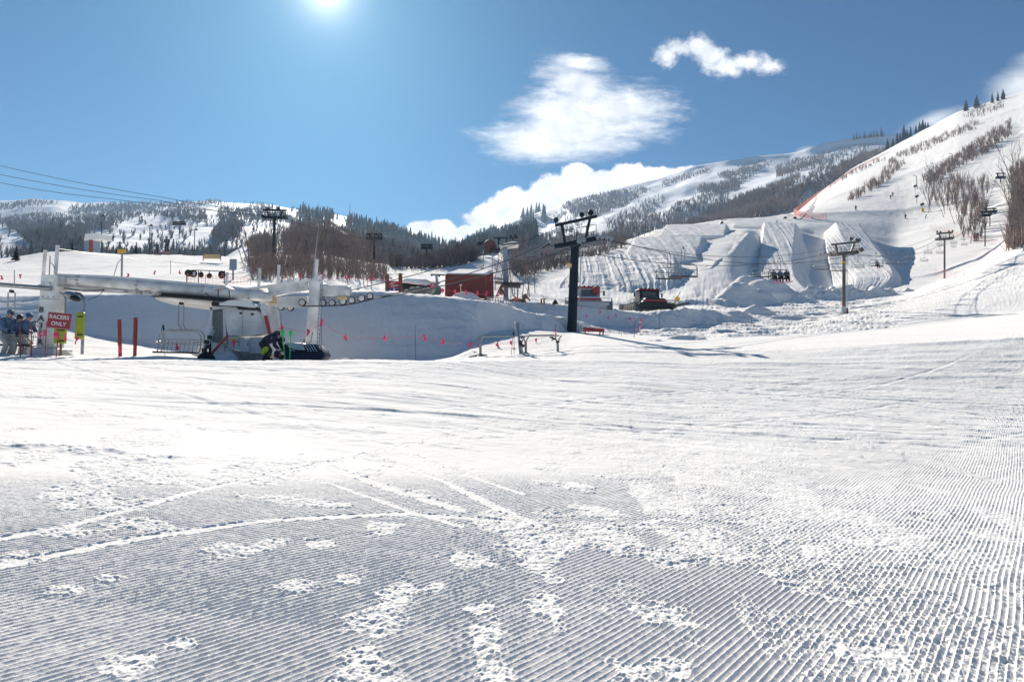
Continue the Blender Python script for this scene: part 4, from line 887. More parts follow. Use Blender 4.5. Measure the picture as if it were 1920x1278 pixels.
# masts
for i, (x0, y0, x1, y1, d, r) in enumerate(((81, 520, 85, 470, D0, 2.9), (104, 514, 108, 461, D0, 3.2), (424, 541, 426, 512, 25.6, 2.6), (485, 540, 487, 504, 25.9, 2.8), (521, 536, 523, 498, 26, 2.8), (592, 524, 594, 487, 26, 3.2), (602, 545, 602, 516, 26.1, 2.2))):
    b = MB(); wtube(b, [(x0, y0, d), (x1, y1, d)], r, 10); wtube(b, [(x1, y1 + 0.6, d), (x1, y1 - 1, d)], r * 1.12, 10); b.build('mast', M['white'], st, True)
b = MB(); wtube(b, [(92, 522, D0 - .2), (94, 480, D0 - .2)], 1.0, 6); b.build('pole', M['pipe'], st)
b = MB(); wtube(b, [(95, 492, D0 - .2), (100, 497, D0 - .2), (103, 505, D0 - .2)], 0.6, 5); b.build('cable', M['darksteel'], st)
# arm carrying the sheave trains on the right
b = MB(); b.rbox(V(628, 546, 26.2), (1.15, 0.34, 0.44), 0.05, ry=R(-1)); b.build('arm_housing', M['white'], st); b = MB(); wtube(b, [(648, 546, 26.2), (657, 546, 26.2)], 10, 18); b.build('arm_cap', M['offwhite'], st, True)
b = MB(); b.ell(V(608, 536, 26.2), (0.19, 0.2, 0.10)); b.build('motor_cover', M['offwhite'], st, True)
b = MB(); b.bar(V(598, 559, 26.1), V(676, 555, 26.3), 0.12, 0.13); b.bar(V(676, 555, 26.3), V(694, 556, 26.4), 0.06, 0.10); b.build('sheave_beam', M['galv'], st)
b = MB(); b.rbox(V(642, 559, 26.05), (0.40, 0.25, 0.13), 0.02); b.build('junction_box', M['tan'], st)
for x, y, d, r in ((494, 574, 26, 6.2), (508, 575, 26.05, 6.2), (527, 576, 26.1, 6.2), (545, 577, 26.15, 6.2), (567, 567, 25.6, 7.0), (605, 568, 26.0, 7.2), (623, 568, 26.05, 6.6), (643, 565, 26.0, 7.2), (660, 563, 26.1, 6.6), (678, 559, 26.1, 7.2), (694, 555, 26.3, 6.0)):
    rr = r * mpp(d); c = V(x, y, d)
    b = MB(); b.lathe(c, [(rr * .80, -.05), (rr, -.045), (rr, .045), (rr * .80, .05)], 22, 'Y'); w_ = b.build('sheave_wheel', M['darksteel'], st, True)
    b = MB(); b.lathe(c - Vector((0, .06, 0)), [(rr * .74, -.01), (rr * .74, .02)], 20, 'Y'); b.lathe(c - Vector((0, .085, 0)), [(rr * .25, -.02), (rr * .25, .02)], 10, 'Y'); b.build('disc', M['offwhite'], w_, True)
# guide tube to the left edge
b = MB(); wtube(b, [(96, 541, D0 - .35), (-60, 529, D0 - .8)], 4.3, 10); b.build('guide_tube', M['galv'], st, True)
b = MB(); wtube(b, [(70, 536, D0 - .3), (95, 533, D0 - .3)], [2, 5], 10); b.build('snow_layer', M['snow_cap'], st, True)
b = MB(); wtube(b, [(120, 540, 24.5), (160, 546, 24.6), (196, 543, 24.8)], 0.9, 6); wtube(b, [(163, 562, 24.3), (180, 557, 24.5), (190, 550, 24.7), (196, 541, 24.8)], 0.6, 5); b.build('hose', M['darksteel'], st)
def text_mesh(txt, size, bold=0.012, extr=0.004):
    cu_ = bpy.data.curves.new('lettering', 'FONT'); cu_.body = txt; cu_.size = size; cu_.align_x = 'CENTER'; cu_.align_y = 'CENTER'; cu_.offset = bold * size; cu_.extrude = extr; cu_.space_line = 0.95
    to = bpy.data.objects.new('tmp', cu_); COL.objects.link(to); dg = bpy.context.evaluated_depsgraph_get(); dg.update()
    me = bpy.data.meshes.new_from_object(to.evaluated_get(dg)); bpy.data.objects.remove(to); bpy.data.curves.remove(cu_)
    return me
def text_part(name, txt, size, loc, m, parent, rot=(R(90), 0, 0), bold=0.012):
    me = text_mesh(txt, size, bold); me.materials.clear(); me.name = name
    o = mesh_obj(name, me, m, parent); off = Vector(parent['_w']) if parent.get('_w') else Vector((0, 0, 0)); o.location = Vector(loc) - off; o.rotation_euler = rot; return o
for ch, y in (('B', 581), ('A', 597), ('3', 611), ('E', 624), ('R', 641)):
    p = V(75.0 + (640 - y) * 0.036, y, D0 - 0.33); text_part('lettering', ch, 0.30, p, M['lettergrey'], st, (R(90), R(2), 0), 0.02)
# canopy on two posts above the drive cabin
b = MB(); pr = []
for t in range(9): a = -1 + t / 4; pr.append((0.31 * a, 0.11 * (1 - a * a)))
p0 = V(420, 541, 24.2)
b.prism([p0 + Vector((x, -.25, z)) for x, z in pr] + [p0 + Vector((x, -.25, z - .10)) for x, z in reversed(pr)], (0, .5, 0)); b.build('canopy', M['boxgrey'], st)
for x in (409, 430):
    b = MB(); wtube(b, [(x, 572, 24.2), (x, 540, 24.2)], 0.8, 8); b.build('canopy_post', M['darksteel'], st)
# ------------------------------------------------------------------ drive cabin
CD = 24.0
cb_ = wthing('drive_cabin', 'white rounded drive cabin with glazed side and snow on its roof', 'cabin', V(455, 668, CD))
def px_prism(mb, pts, d, depth): return mb.prism([V(x, y, d) for x, y in pts], (0, depth, 0))
b = MB(); px_prism(b, [(421, 573), (440, 572), (478, 578), (487, 588), (500, 618), (502, 624), (470, 629), (428, 629), (424, 612)], CD, 1.5); b.build('housing', M['offwhite'], cb_)
b = MB(); px_prism(b, [(488, 574), (502, 574), (508, 620), (501, 621), (490, 592)], CD + .3, 1.1); b.build('rear_panel', M['offwhite'], cb_)
b = MB()
for q in ([(394, 576), (422, 573), (422, 578), (394, 581)], [(394, 576), (398, 576), (396, 664), (391, 664)], [(418, 578), (422, 578), (424, 640), (419, 650)], [(392, 640), (420, 645), (420, 664), (391, 664)]): px_prism(b, q, CD + .02, 1.2)
b.build('cab_frame', M['offwhite'], cb_)
b = MB(); px_prism(b, [(398, 581), (419, 579), (420, 642), (396, 640)], CD + .1, 0.02); b.build('window', M['glass'], cb_)
b = MB(); px_prism(b, [(399, 600), (412, 600), (410, 640), (398, 640)], CD + .6, 0.3); b.rbox(V(409, 592, CD + .7), (0.25, 0.2, 0.1), .02); b.build('control_panel', M['boxgrey'], cb_)
b = MB(); px_prism(b, [(404, 574), (420, 570), (484, 576), (484, 581), (446, 579), (444, 576), (420, 574)], CD - .06, 1.62); b.build('roof', M['black'], cb_)
b = MB(); px_prism(b, [(408, 572), (414, 567), (425, 563), (440, 561.5), (458, 562.5), (470, 566), (478, 571), (481, 577), (470, 577), (446, 574), (420, 573)], CD - .1, 1.7); o_ = b.build('snow_cap', M['snow_cap'], cb_); bv = o_.modifiers.new('b', 'BEVEL'); bv.width = 0.07; bv.segments = 3
for q, n in (([(427, 629), (448, 631), (448, 656), (429, 655)], 0), ([(449, 634), (466, 636), (466, 660), (448, 659)], -.08), ([(468, 632), (500, 632), (497, 663), (467, 662)], 0.05)):
    b = MB(); px_prism(b, q, CD + n, 0.5); o_ = b.build('electrical_box', M['boxgrey'], cb_); bv = o_.modifiers.new('b', 'BEVEL'); bv.width = 0.012; bv.segments = 2
b = MB(); px_prism(b, [(430, 656), (500, 662), (500, 676), (430, 676)], CD + .2, 0.8); b.build('plinth', M['rubble'], cb_)
b = MB()
for x, y in ((451, 587), (473, 589)): b.rbox(V(x, y, CD - .03), (0.09, 0.06, 0.08), .015)
b.build('vent', M['darksteel'], cb_)
b = MB(); px_prism(b, [(446, 577), (481, 579), (481, 582), (446, 580)], CD - .09, 0.05); b.build('gutter', M['black'], cb_)
b = MB(); b.bar(V(393, 667, CD - .35), V(428, 628, CD - .35), 0.06, 0.075); b.build('brace', M['red'], cb_, label='red diagonal brace bar')
b = MB(); b.bar(V(498, 592, CD - .08), V(506, 626, CD - .08), 0.10, 0.11); b.build('ram', M['red'], cb_, label='red steel ram')
b = MB(); b.bar(V(490, 574, CD - .05), V(498, 594, CD - .05), 0.10, 0.10); b.lathe(V(496, 575, CD - .08), [(.09, -.06), (.12, -.05), (.12, .05), (.09, .06)], 16, 'Y'); b.build('linkage', M['offwhite'], cb_)
b = MB(); wtube(b, [(385, 548, CD + .3), (405, 570, CD + .3)], 0.8, 6); b.rbox(V(404, 570, CD + .2), (0.22, .25, .16), .03); b.build('camera_box', M['black'], cb_)
b = MB(); b.bar(V(454, 580, CD - .02), V(455, 628, CD - .02), .012, .02); b.bar(V(430, 600, CD - .02), V(494, 605, CD - .02), .02, .010); b.build('seam', M['boxgrey'], cb_)
b = MB()
for x, y in ((446, 640), (464, 645), (486, 645)): b.rbox(V(x, y, CD - .11), (.03, .03, .08), .008)
b.build('latch', M['darksteel'], cb_)
b = MB(); b.bar(V(432, 636, CD - .02), V(443, 637, CD - .02), .02, .09); b.build('warning_plate', M['yellow'], cb_)
# ------------------------------------------------------------------ pads, posts, lamp
def pad(px, py0, py1, d, w, lab, post):
    t = wthing('padded_post', lab, 'post', V(px, py1 + 6, d))
    b = MB(); b.rbox((V(px, py0, d) + V(px, py1, d)) / 2, (w * mpp(d), 0.16, (py1 - py0) * mpp(d)), 0.03); b.build('pad', M['lime'], t)
    b = MB()
    for f in (0.17, 0.83): b.rbox((V(px, py0, d).lerp(V(px, py1, d), f)) + Vector((w * .2 * mpp(d), -.09, 0)), (w * .7 * mpp(d), .02, .05), .008)
    b.build('strap', M['black'], t); return t
t = pad(150, 585, 636, 23.6, 15, 'lime green pad strapped to the grey post carrying a lamp', 0)
b = MB(); wtube(b, [(154, 664, 23.7), (157, 565, 23.7), (155.5, 556, 23.7), (150, 551, 23.7), (140, 549, 23.7)], 2.6, 10); b.build('post', M['galv'], t, True)
t = pad(113, 614, 644, 23.9, 21, 'lime green pad on a wooden stake behind the red sign', 0)
b = MB(); b.bar(V(113, 672, 23.95), V(116, 606, 23.95), 0.06, 0.06); b.build('stake', M['wood'], t)
b = MB(); wtube(b, [(122, 600, 24.1), (123, 560, 24.1), (119, 552, 24.1), (112, 548, 24.1)], 1.8, 8); b.build('post', M['galv'], t, True)
t = wthing('flood_lamp', 'dark oval flood lamp hanging under the white beam', 'lamp', V(136, 554, 23.6))
b = MB(); m_ = Matrix.Rotation(R(20), 3, 'Y'); b.ell(V(134, 554, 23.5), (0.26, 0.22, 0.15), rot=m_); b.build('housing', M['galv'], t, True)
b = MB(); b.ell(V(141, 559, 23.42), (0.19, 0.19, 0.11), rot=m_); b.build('lens', M['black'], t, True)
# ------------------------------------------------------------------ RACERS ONLY
sg = wthing('race_sign', 'dark red board reading RACERS ONLY on two thin red stakes', 'sign', V(95, 672, 22.4))
SD = 22.2; c_ = (V(89.5, 585, SD) + V(133, 617, SD)) / 2
sw, sh = 43 * mpp(SD), 28 * mpp(SD); rot_ = Matrix.Rotation(R(4.2), 3, 'Y')
b = MB(); b.rbox(c_, (sw + .03, 0.024, sh + .03), 0.010, ry=R(4.2)); b.build('frame', mat('pale red sign rim', (0.42, 0.12, 0.13), 0.5), sg)
b = MB(); b.rbox(c_ + Vector((0, -.015, 0)), (sw - .03, 0.012, sh - .03), 0.004, ry=R(4.2)); bd = b.build('board', M['signred'], sg)
text_part('lettering', 'RACERS', 0.195, c_ + Vector((0.01, -.026, .115)), M['signwhite'], sg, (R(90), R(4.2), 0), 0.018)
text_part('lettering', 'ONLY', 0.195, c_ + Vector((-0.005, -.026, -.115)), M['signwhite'], sg, (R(90), R(4.2), 0), 0.018)
for a, c in (((84, 672), (88, 602)), ((105, 673), (111, 612))):
    b = MB(); wtube(b, [(*a, SD + .03), (*c, SD + .03)], 0.85, 7); b.build('stake', M['red'], sg)
# red wooden posts
for k, (x, y0, y1, lab) in enumerate(((225, 599, 668, 'red and bare wood slalom post, the shorter of two side by side'), (253, 595, 669, 'red and bare wood post, the taller right one of two'))):
    t = wthing('red_post', lab, 'post', V(x, y1, 23.6)); b = MB(); b.bar(V(x + (-0.5 if k else 0.5), y1 + 3, 23.6), V(x + (2 if k else -1), y0, 23.6), 0.085, 0.085); b.build('post', M['redpole'], t)
    b = MB(); b.bar(V(x - 2.6, (y0 + y1) / 2 + 14, 23.58), V(x - (1.0 if k else 3.2), y0 + 1, 23.58), 0.03, 0.06); b.build('bare_edge', M['wood'], t)
# ------------------------------------------------------------------ long padded mat by the round pillar
t = wthing('safety_mat', 'long navy padded wedge lying on the snow by the round white pillar', 'mat', V(570, 676, 23.4))
MD = 23.2
b = MB(); b.prism([V(531, 644, MD + .2), V(545, 642, MD + .25), V(588, 645, MD + .3), V(604, 657, MD + .1), V(609, 667, MD), V(604, 676, MD - .1), V(536, 677, MD - .1), V(530, 668, MD)], (0, 0.9, 0.02)); o_ = b.build('pad', M['navypad'], t); bv = o_.modifiers.new('b', 'BEVEL'); bv.width = 0.10; bv.segments = 4
o_.data.polygons.foreach_set('use_smooth', [True] * len(o_.data.polygons))
b = MB(); b.prism([V(533, 643, MD + .12), V(566, 645, MD + .15), V(570, 656, MD - .16), V(554, 655, MD - .16), V(544, 651, MD - .12)], (0, .10, 0.02)); b.build('white_panel', M['offwhite'], t)
for x in (538, 543, 570, 575, 580, 585): b = MB(); b.bar(V(x, 644, MD + .02), V(x + 9, 658, MD - .16), .02, .02); b.build('cord', M['boxgrey'], t)
b = MB(); wtube(b, [(566, 643, MD), (583, 641, MD), (586, 622, MD)], 0.6, 6); wtube(b, [(570, 643, MD), (570, 635, MD)], 0.8, 6); b.build('strap', M['black'], t)
# green topped poles
for k, (x0, x1, y0) in enumerate(((534.5, 530, 617), (543, 545, 619))):
    t = wthing('marker_pole', ('slimmer left' if k == 0 else 'right') + ' bright green pole with paddle top before the navy mat', 'pole', V(x0, 677, 22.6)); GD = 22.5
    b = MB(); wtube(b, [(x0, 677, GD), (x0 * .5 + x1 * .5, 650, GD), (x1, 632, GD)], 0.95, 8); b.build('shaft', M['green'], t, True)
    b = MB(); w1 = V(x1, 634, GD); w2 = V(x1 + .3, y0, GD); b.tube([w1, w1.lerp(w2, .25), w1.lerp(w2, .5), w1.lerp(w2, .8), w2], [.015, .035, .066, .062, .03], 12); b.build('paddle', M['green'], t, True)
# skis, poles and a bag leaning at the cabin
t = wthing('ski_pair', 'dark skis leaning against the glazed side of the white cabin', 'skis', V(385, 662, 23.4))
b = MB(); b.bar(V(378, 668, 23.3), V(399, 612, 23.7), .09, .02); b.bar(V(382, 668, 23.35), V(402, 618, 23.75), .09, .02); b.build('ski', M['boxgrey'], t)
b = MB()
for x, y in ((383, 656), (387, 641), (393, 632), (389, 650)): b.rbox(V(x, y, 23.3), (.16, .1, .14), .02)
b.build('binding', M['black'], t)
t = wthing('gear_bag', 'black slumped gear bag on the snow left of the white cabin', 'bag', V(385, 677, 23.0))
b = MB(); q = V(386, 677, 23.0); b.tube([q + Vector((-.30, 0, .06)), q + Vector((-.20, 0, .10)), q + Vector((0.02, 0, .17)), q + Vector((.16, 0, .13)), q + Vector((.30, 0, .06))], [.06, .15, .19, .16, .07], 12); b.build('bag', M['blackglove'], t, True)
b = MB(); b.tube([q + Vector((-.2, -.12, .2)), q + Vector((0, -.14, .34)), q + Vector((.18, -.12, .2))], .015, 6); b.build('handle', M['black'], t)
t = wthing('ski_pole', 'single black ski pole stuck in the snow before the empty chair', 'ski pole', V(309, 668, 23.2))
b = MB(); wtube(b, [(309.5, 671, 23.2), (306, 612, 23.2)], 0.6, 6); b.build('shaft', M['galv'], t); b = MB(); wtube(b, [(307, 619, 23.2), (305.5, 609, 23.2)], 1.7, 8); wtube(b, [(306, 611, 23.15), (303, 615, 23.1), (303, 621, 23.15)], .6, 5); b.build('grip', M['black'], t)
# ------------------------------------------------------------------ ski rack
RD = 26.4
def rack(x0, x1, y0, y1, lab, foot):
    t = wthing('ski_rack', lab, 'ski rack', V((x0 + x1) / 2, y1, RD)); 
    b = MB(); wtube(b, [(x0 - 3, y0 + 1, RD), (x1 + 3, y0, RD)], 1.1, 8); wtube(b, [(x0 + 6, y0, RD - .25), (x1 - 6, y0 - 0.5, RD - .25)], 1.6, 8); b.build('top_rail', M['pipe'], t, True)
    for x in (x0, x1):
        b = MB(); wtube(b, [(x, y1 - 4, RD), (x - .5, y0 + 12, RD)], 2.5, 8); b.build('post', M['pipe'], t, True)
        b = MB(); wtube(b, [(x - .5, y0 + 13, RD), (x - 4, y0 + 6, RD), (x - 4.5, y0 + 2, RD), (x - 3, y0 + .5, RD)], 1.25, 7); wtube(b, [(x - .5, y0 + 13, RD), (x + 3, y0 + 5, RD - .15), (x + 7, y0, RD - .25)], 1.25, 7); b.build('fork', M['pipe'], t, True)
        b = MB(); q = V(x, y1 - 4, RD); b.tube([q, q + Vector((-.15, -.1, -.06)), q + Vector((-.45, -.25, -.14))], .036, 6); b.tube([q, q + Vector((.15, .1, -.04)), q + Vector((.42, .25, -.10))], .036, 6); b.tube([q, q + Vector((.12, -.15, -.06)), q + Vector((.36, -.4, -.16))], .036, 6); b.build('foot', M['pipe'], t, True)
    return t
t = rack(901, 978, 630, 668, 'left half of the grey pipe ski rack, feet weighted by a rock', 1); b = MB(); b.ell(V(907, 668, RD - .1), (.20, .14, .09)); b.ell(V(899, 669, RD - .15), (.14, .1, .07)); b.build('weight', M['darksteel'], t)
rack(986, 1046, 629, 665, 'right half of the grey pipe ski rack with cloth tied on it', 0)
t = wthing('glove_pair', 'dark gloves tied to the right end of the grey ski rack', 'gloves', V(1038, 632, RD - .3)); b = MB(); wtube(b, [(1030, 632, RD - .3), (1036, 633, RD - .3), (1042, 637, RD - .3)], [1, 2.2, 1], 7); wtube(b, [(1034, 638, RD - .3), (1041, 634, RD - .3)], 1, 6); wtube(b, [(1042, 641, RD - .1), (1049, 640, RD - .1)], 1.6, 7); b.build('cloth', M['blackglove'], t)
t = wthing('ski_pair', 'pale wide skis standing in the middle of the grey pipe rack', 'skis', V(980, 668, RD - .3))
for (a, c) in (((982, 668), (966, 606)), ((976, 664), (970, 604))):
    b = MB(); b.bar(V(*a, RD - .45), V(*c, RD - .05), .10, .018); p = V(*c, RD - .05); b.tube([p, p + Vector((-.01, -.03, .06)), p + Vector((-.01, -.07, .09))], [.045, .035, .01], 6); b.build('ski', M['offwhite'] if a[0] > 980 else M['galv'], t)
b = MB(); b.rbox(V(976, 643, RD - .36), (.12, .1, .22), .03); b.rbox(V(978, 632, RD - .30), (.1, .1, .12), .03); b.rbox(V(981, 648, RD - .4), (.1, .1, .12), .03); b.build('binding', M['black'], t)
t = wthing('ski_pole', 'pair of thin ski poles standing left of the skis in the rack', 'ski poles', V(962, 668, RD - .35))
for x, x1 in ((958, 962), (964, 964)):
    b = MB(); wtube(b, [(x, 671, RD - .4), (x1, 626, RD - .2)], .5, 6); b.build('shaft', M['pipe'], t); b = MB(); wtube(b, [(x1, 632, RD - .2), (x1, 622, RD - .2)], .9, 6); b.build('grip', M['black'], t)
# bench
t = wthing('bench', 'dark red slatted bench on the snow right of the nearest pylon', 'bench', V(1113, 626, 38)); BD = 37.5
b = MB(); b.bar(V(1093, 618, BD), V(1133, 619.5, BD), .10, .16); b.bar(V(1094, 615.5, BD + .5), V(1133, 617, BD + .5), .10, .13); b.build('rail', M['red'], t)
for k in range(9):
    b = MB() if k == 0 else b; x = 1095 + 4.5 * k; b.bar(V(x, 617.5 + .04 * k, BD - .06), V(x, 615 + .04 * k, BD + .55), .10, .03)
b.build('seat', M['red'], t)
for x in (1097, 1125, 1131):
    b = MB(); b.bar(V(x - 1, 628, BD), V(x + 1, 619, BD), .07, .05); b.build('leg', M['wood'], t)
# ------------------------------------------------------------------ lift pylons
def pylon(label, px, py, d, arm_y, top_y, half, m, mast_px, lights=(), tilt=0.0, wheels=4, group=None, platform=True, ladder=True, top_px=None, yoff=0.0, lean=0.0):
    """(px, py) foot, arm_y / top_y heights of cross-arm and upper beam, half = half arm width in px; tilt = rise of the arms to the right in px"""
    u = mpp(d); t = wthing('lift_pylon', label, 'pylon', V(px, py, d), group)
    x1 = px + lean; A = V(x1, arm_y, d); Lp = V(x1 - half, arm_y + tilt, d); Rp = V(x1 + half, arm_y - tilt, d)
    b = MB(); b.tube([V(px, py + 6, d), V(px, py, d), A], [mast_px * u, mast_px * u, mast_px * .84 * u], 16); b.build('mast', m, t, True)
    b = MB(); b.bar(Lp, Rp, 0.30 if d < 150 else .5, max(6.5 * u, .25) if d < 80 else 4.5 * u); b.lathe(A + Vector((0, 0, -.3)), [(mast_px * .9 * u, 0), (mast_px * 1.25 * u, .12), (mast_px * 1.25 * u, .25)], 16); b.build('crossarm', m, t)
    hw = half * 0.98
    if top_px is None: top_px = half * .55, half * .55
    b = MB(); Tl = V(x1 + yoff - half, top_y + tilt * 1.15, d); Tr = V(x1 + yoff + half, top_y - tilt * 1.15, d); b.bar(Tl, Tr, .2, max(.16, 3.2 * u if d < 120 else 2 * u)); b.build('upper_beam', m, t)
    for s in (-1, 1):
        a = V(x1 + s * half * .48, arm_y - s * tilt * .5, d); c = V(x1 + yoff + s * half * .68, top_y - s * tilt * .8, d); b = MB(); b.bar(a, c, .17 if d < 150 else .3, .17 if d < 150 else .3); b.build('strut', m, t)
    if platform:
        b = MB(); th = .035 if d < 80 else .06
        for s in (-1, 1):
            q = [(s * .05, .0), (s * .05, .62), (s * (1.0 if s > 0 else .55), .62), (s * (1.0 if s > 0 else .55), 0.05)]
            P3 = [V(x1 + k * half, arm_y + (top_y - arm_y) * h - k * tilt, d) + Vector((0, -.25, 0)) for k, h in q]
            for i in range(3): b.bar(P3[i], P3[i + 1], th, th)
            b.bar(P3[0].lerp(P3[1], .5), P3[3].lerp(P3[2], .45), th, th); b.bar(P3[0].lerp(P3[3], .5), P3[1].lerp(P3[2], .5), th, th)
        b.build('railing', m, t)
    if wheels:
        for s in (-1, 1):
            e = V(x1 + s * half * .93, arm_y - s * tilt, d); L_ = wheels * .30
            b = MB(); b.bar(e + Vector((-.1 * 0, -L_, -.02)), e + Vector((0, L_, -.02)), .10, .12); tr = b.build('sheave_train', M['galv'] if d < 60 else m, t)
            for k in range(wheels):
                c = e + Vector((0, (k - (wheels - 1) / 2) * .56, .13 - .02 * (k - (wheels - 1) / 2) ** 2)); b = MB(); b.lathe(c, [(.16, -.05), (.23, -.045), (.23, .045), (.16, .05)], 16, 'X'); b.build('sheave', M['galv'] if d < 60 else m, tr, True)
    if ladder and d < 80:
        b = MB(); ld = Vector((mast_px * u + .12, -.05, 0)); foot = V(px, py - 2, d) + ld; hd = A + ld * .9
        for o_ in (-.13, .13): b.bar(foot + Vector((.0, o_, 0)), hd + Vector((0, o_, 0)), .03, .03)
        n = int((hd - foot).length / .35)
        for k in range(n): q = foot.lerp(hd, k / n); b.bar(q + Vector((0, -.13, 0)), q + Vector((0, .13, 0)), .022, .022)
        b.build('ladder', M['galv'], t)
    for (lx, ly, w, kind) in lights:
        b = MB(); c = V(lx, ly, d); r = w * u / 2
        mm = Matrix.Rotation(R(70 if kind >= 0 else 120), 3, 'X') @ Matrix.Rotation(R(25 * kind), 3, 'Y')
        b.lathe(c, [(r * .35, -r * .9), (r * .8, -r * .5), (r, 0.0), (r, r * .5), (r * .9, r * .52)], 16, m=mm)
        k = (lx - x1 - yoff) / half; bt = V(lx + (2 if kind > 0 else -2 if kind < 0 else 0), top_y - tilt * 1.15 * k, d); b.tube([c, bt], max(.03, .8 * u), 6); b.build('flood_light', m, t, True)
    return t
T1 = pylon('thick dark blue pylon standing closest, orange number plate on its mast', 1072, 624, 40, 455, 414, 39, M['navysteel'], 9.3, ((1043, 412, 10, -1), (1091, 403, 9, 0), (1107, 399, 11, 1)), 7.5, 0, lean=6, yoff=2)
b = MB(); b.rbox(V(1067, 497.5, 39.6), (.32, .04, .24), .01); b.build('number_plate', M['tan'], T1)
for (xs, ys, nm) in (((1016, 1031), (462, 452), 'left'), ((1086, 1146), (453, 447), 'right')):
    n = 8 if nm == 'right' else 4; b = MB(); pts = []
    for k in range(n):
        f = k / (n - 1); x = xs[0] + (xs[1] - xs[0]) * f; y = ys[0] + (ys[1] - ys[0]) * f - (6 * math.sin(math.pi * f) if nm == 'right' else -1 * f); pts.append(V(x, y, 39.6 + (1.2 * f if nm == 'right' else 1.5 - 1.5 * f)))
    for k in range(n - 1): b.bar(pts[k] + Vector((0, .05, -.10)), pts[k + 1] + Vector((0, .05, -.10)), .06, .10)
    tr = b.build('sheave_train', M['navysteel'], T1)
    for k, c in enumerate(pts):
        b = MB(); q = .155 if nm == 'right' else .10; b.lathe(c, [(q * .75, -.045), (q, -.04), (q, .04), (q * .75, .045)], 16, 'Y'); b.lathe(c - Vector((0, .06, 0)), [(q * .45, -.01), (q * .45, .01)], 12, 'Y'); b.build('sheave', M['galv'], tr, True)
b = MB(); b.bar(V(1141, 448, 41), V(1142, 462, 41), .18, .16); b.build('counterweight', M['galv'], T1)
T2 = pylon('slim grey brown pylon with white base cover and orange band, before the snow ramps', 1582, 588, 62, 475, 456, 26, M['towergrey'], 3.3, ((1596, 448, 7, 0), (1606, 449, 6, 1), (1611, 450, 6, 1)), 2.4, 4, lean=0.5, yoff=2)
b = MB(); b.rbox(V(1581.5, 580, 61.6), (.48, .3, .62), .04); b.build('base_cover', M['boxgrey'], T2)
b = MB(); b.lathe(V(1582.4, 492, 62), [(.185, -.09), (.19, -.09), (.19, .09), (.185, .09)], 14); b.build('band', M['yellow'], T2)
b = MB(); b.bar(V(1582, 574, 61.75), V(1581, 561, 61.75), .14, .04); b.rbox(V(1588, 583, 61.8), (.2, .2, .6), .03); b.build('cable_box', M['rust'], T2)
T3 = pylon('brown pylon inside a faded red fence on the right-hand run', 1771, 523, 104, 448, 437, 15, M['towergrey'], 1.7, ((1757, 434, 3.6, 0), (1763, 435, 3.6, 0), (1779, 434, 3.6, 0), (1786, 433, 3.6, 0)), 1.0, 2, lean=0)
pylon('tall black pylon rising out of the brown grove, orange band on it', 512, 506, 96, 408, 394, 22, M['navysteel'], 3.1, ((503, 391, 6, -1), (522, 391, 6, 1)), -0.4, 3, lean=3, ladder=False)
pylon('second dark pylon from the grove, wide arms against the blue wooded slope', 700, 520, 100, 447, 439, 15, M['navysteel'], 2.2, (), -0.2, 2, lean=2, ladder=False)
pylon('dark pylon above the dark lodge roof', 799, 514, 112, 465, 459, 11, M['navysteel'], 1.5, (), 0, 2, lean=1, ladder=False)
pylon('dark pylon just left of the red container top', 861, 506, 112, 466.5, 461, 8.5, M['navysteel'], 1.1, (), 0, 2, lean=1, ladder=False)
for k, (x, y0, y1, y2, hf, lab) in enumerate(((900, 492, 458, 455, 5.5, 'thin dark pylon left of the brown disc'), (909.5, 490, 457, 452, 4, 'thin dark pylon touching the brown disc'))):
    pylon(lab, x, y0, 108, y1, y2, hf, M['navysteel'], .9, (), 0, 0, platform=False, ladder=False)
pylon('nearer of the two dark pylons at the edge of the right wood', 1847, 456, 126, 404, 397, 9.5, M['navysteel'], 1.0, (), 0.4, 2, ladder=False)
pylon('farther of the two dark pylons at the edge of the right wood', 1856, 440, 152, 397, 391, 12, M['navysteel'], .9, (), 0.4, 2, ladder=False)
pylon('dark pylon standing in the blue shaded gully at right', 1876, 377, 205, 333, 325, 8.5, M['navysteel'], 1.0, (), 0.3, 2, ladder=False)
pylon('small pylon high on the right hill below the hilltop brush', 1894, 306, 330, 275, 270, 7, M['towergrey'], .8, (), 0.3, 0, platform=False, ladder=False)
for k, (x, y0, y1, lab) in enumerate(((190, 470, 405, 'slim lamp mast behind the left snow crest'), (280, 472, 423, 'slim mast behind the crest right of the small firs'), (364, 475, 431, 'thin pole with a short arm beside the long white run'), (421, 476, 452, 'short pole with crossbar above the tan banner'))):
    d = 128; t = wthing('mast_pole', lab, 'pole', V(x, y0, d)); b = MB(); b.tube([V(x, y0 + 12, d), V(x + 1, y1, d)], [.11, .07], 7); b.build('mast', M['darksteel'], t); b = MB(); b.bar(V(x - 4, y1, d), V(x + 5, y1 + .5, d), .12, .12); b.rbox(V(x + 4, y1 - 1, d), (.5, .3, .3), .05); b.build('lamp_arm', M['darksteel'], t)
pylon('small distant pylon on the left mountain run, wide crossarm', 336, 440, 160, 420, 416, 12, M['darksteel'], .7, (), 0, 0, platform=False, ladder=False)
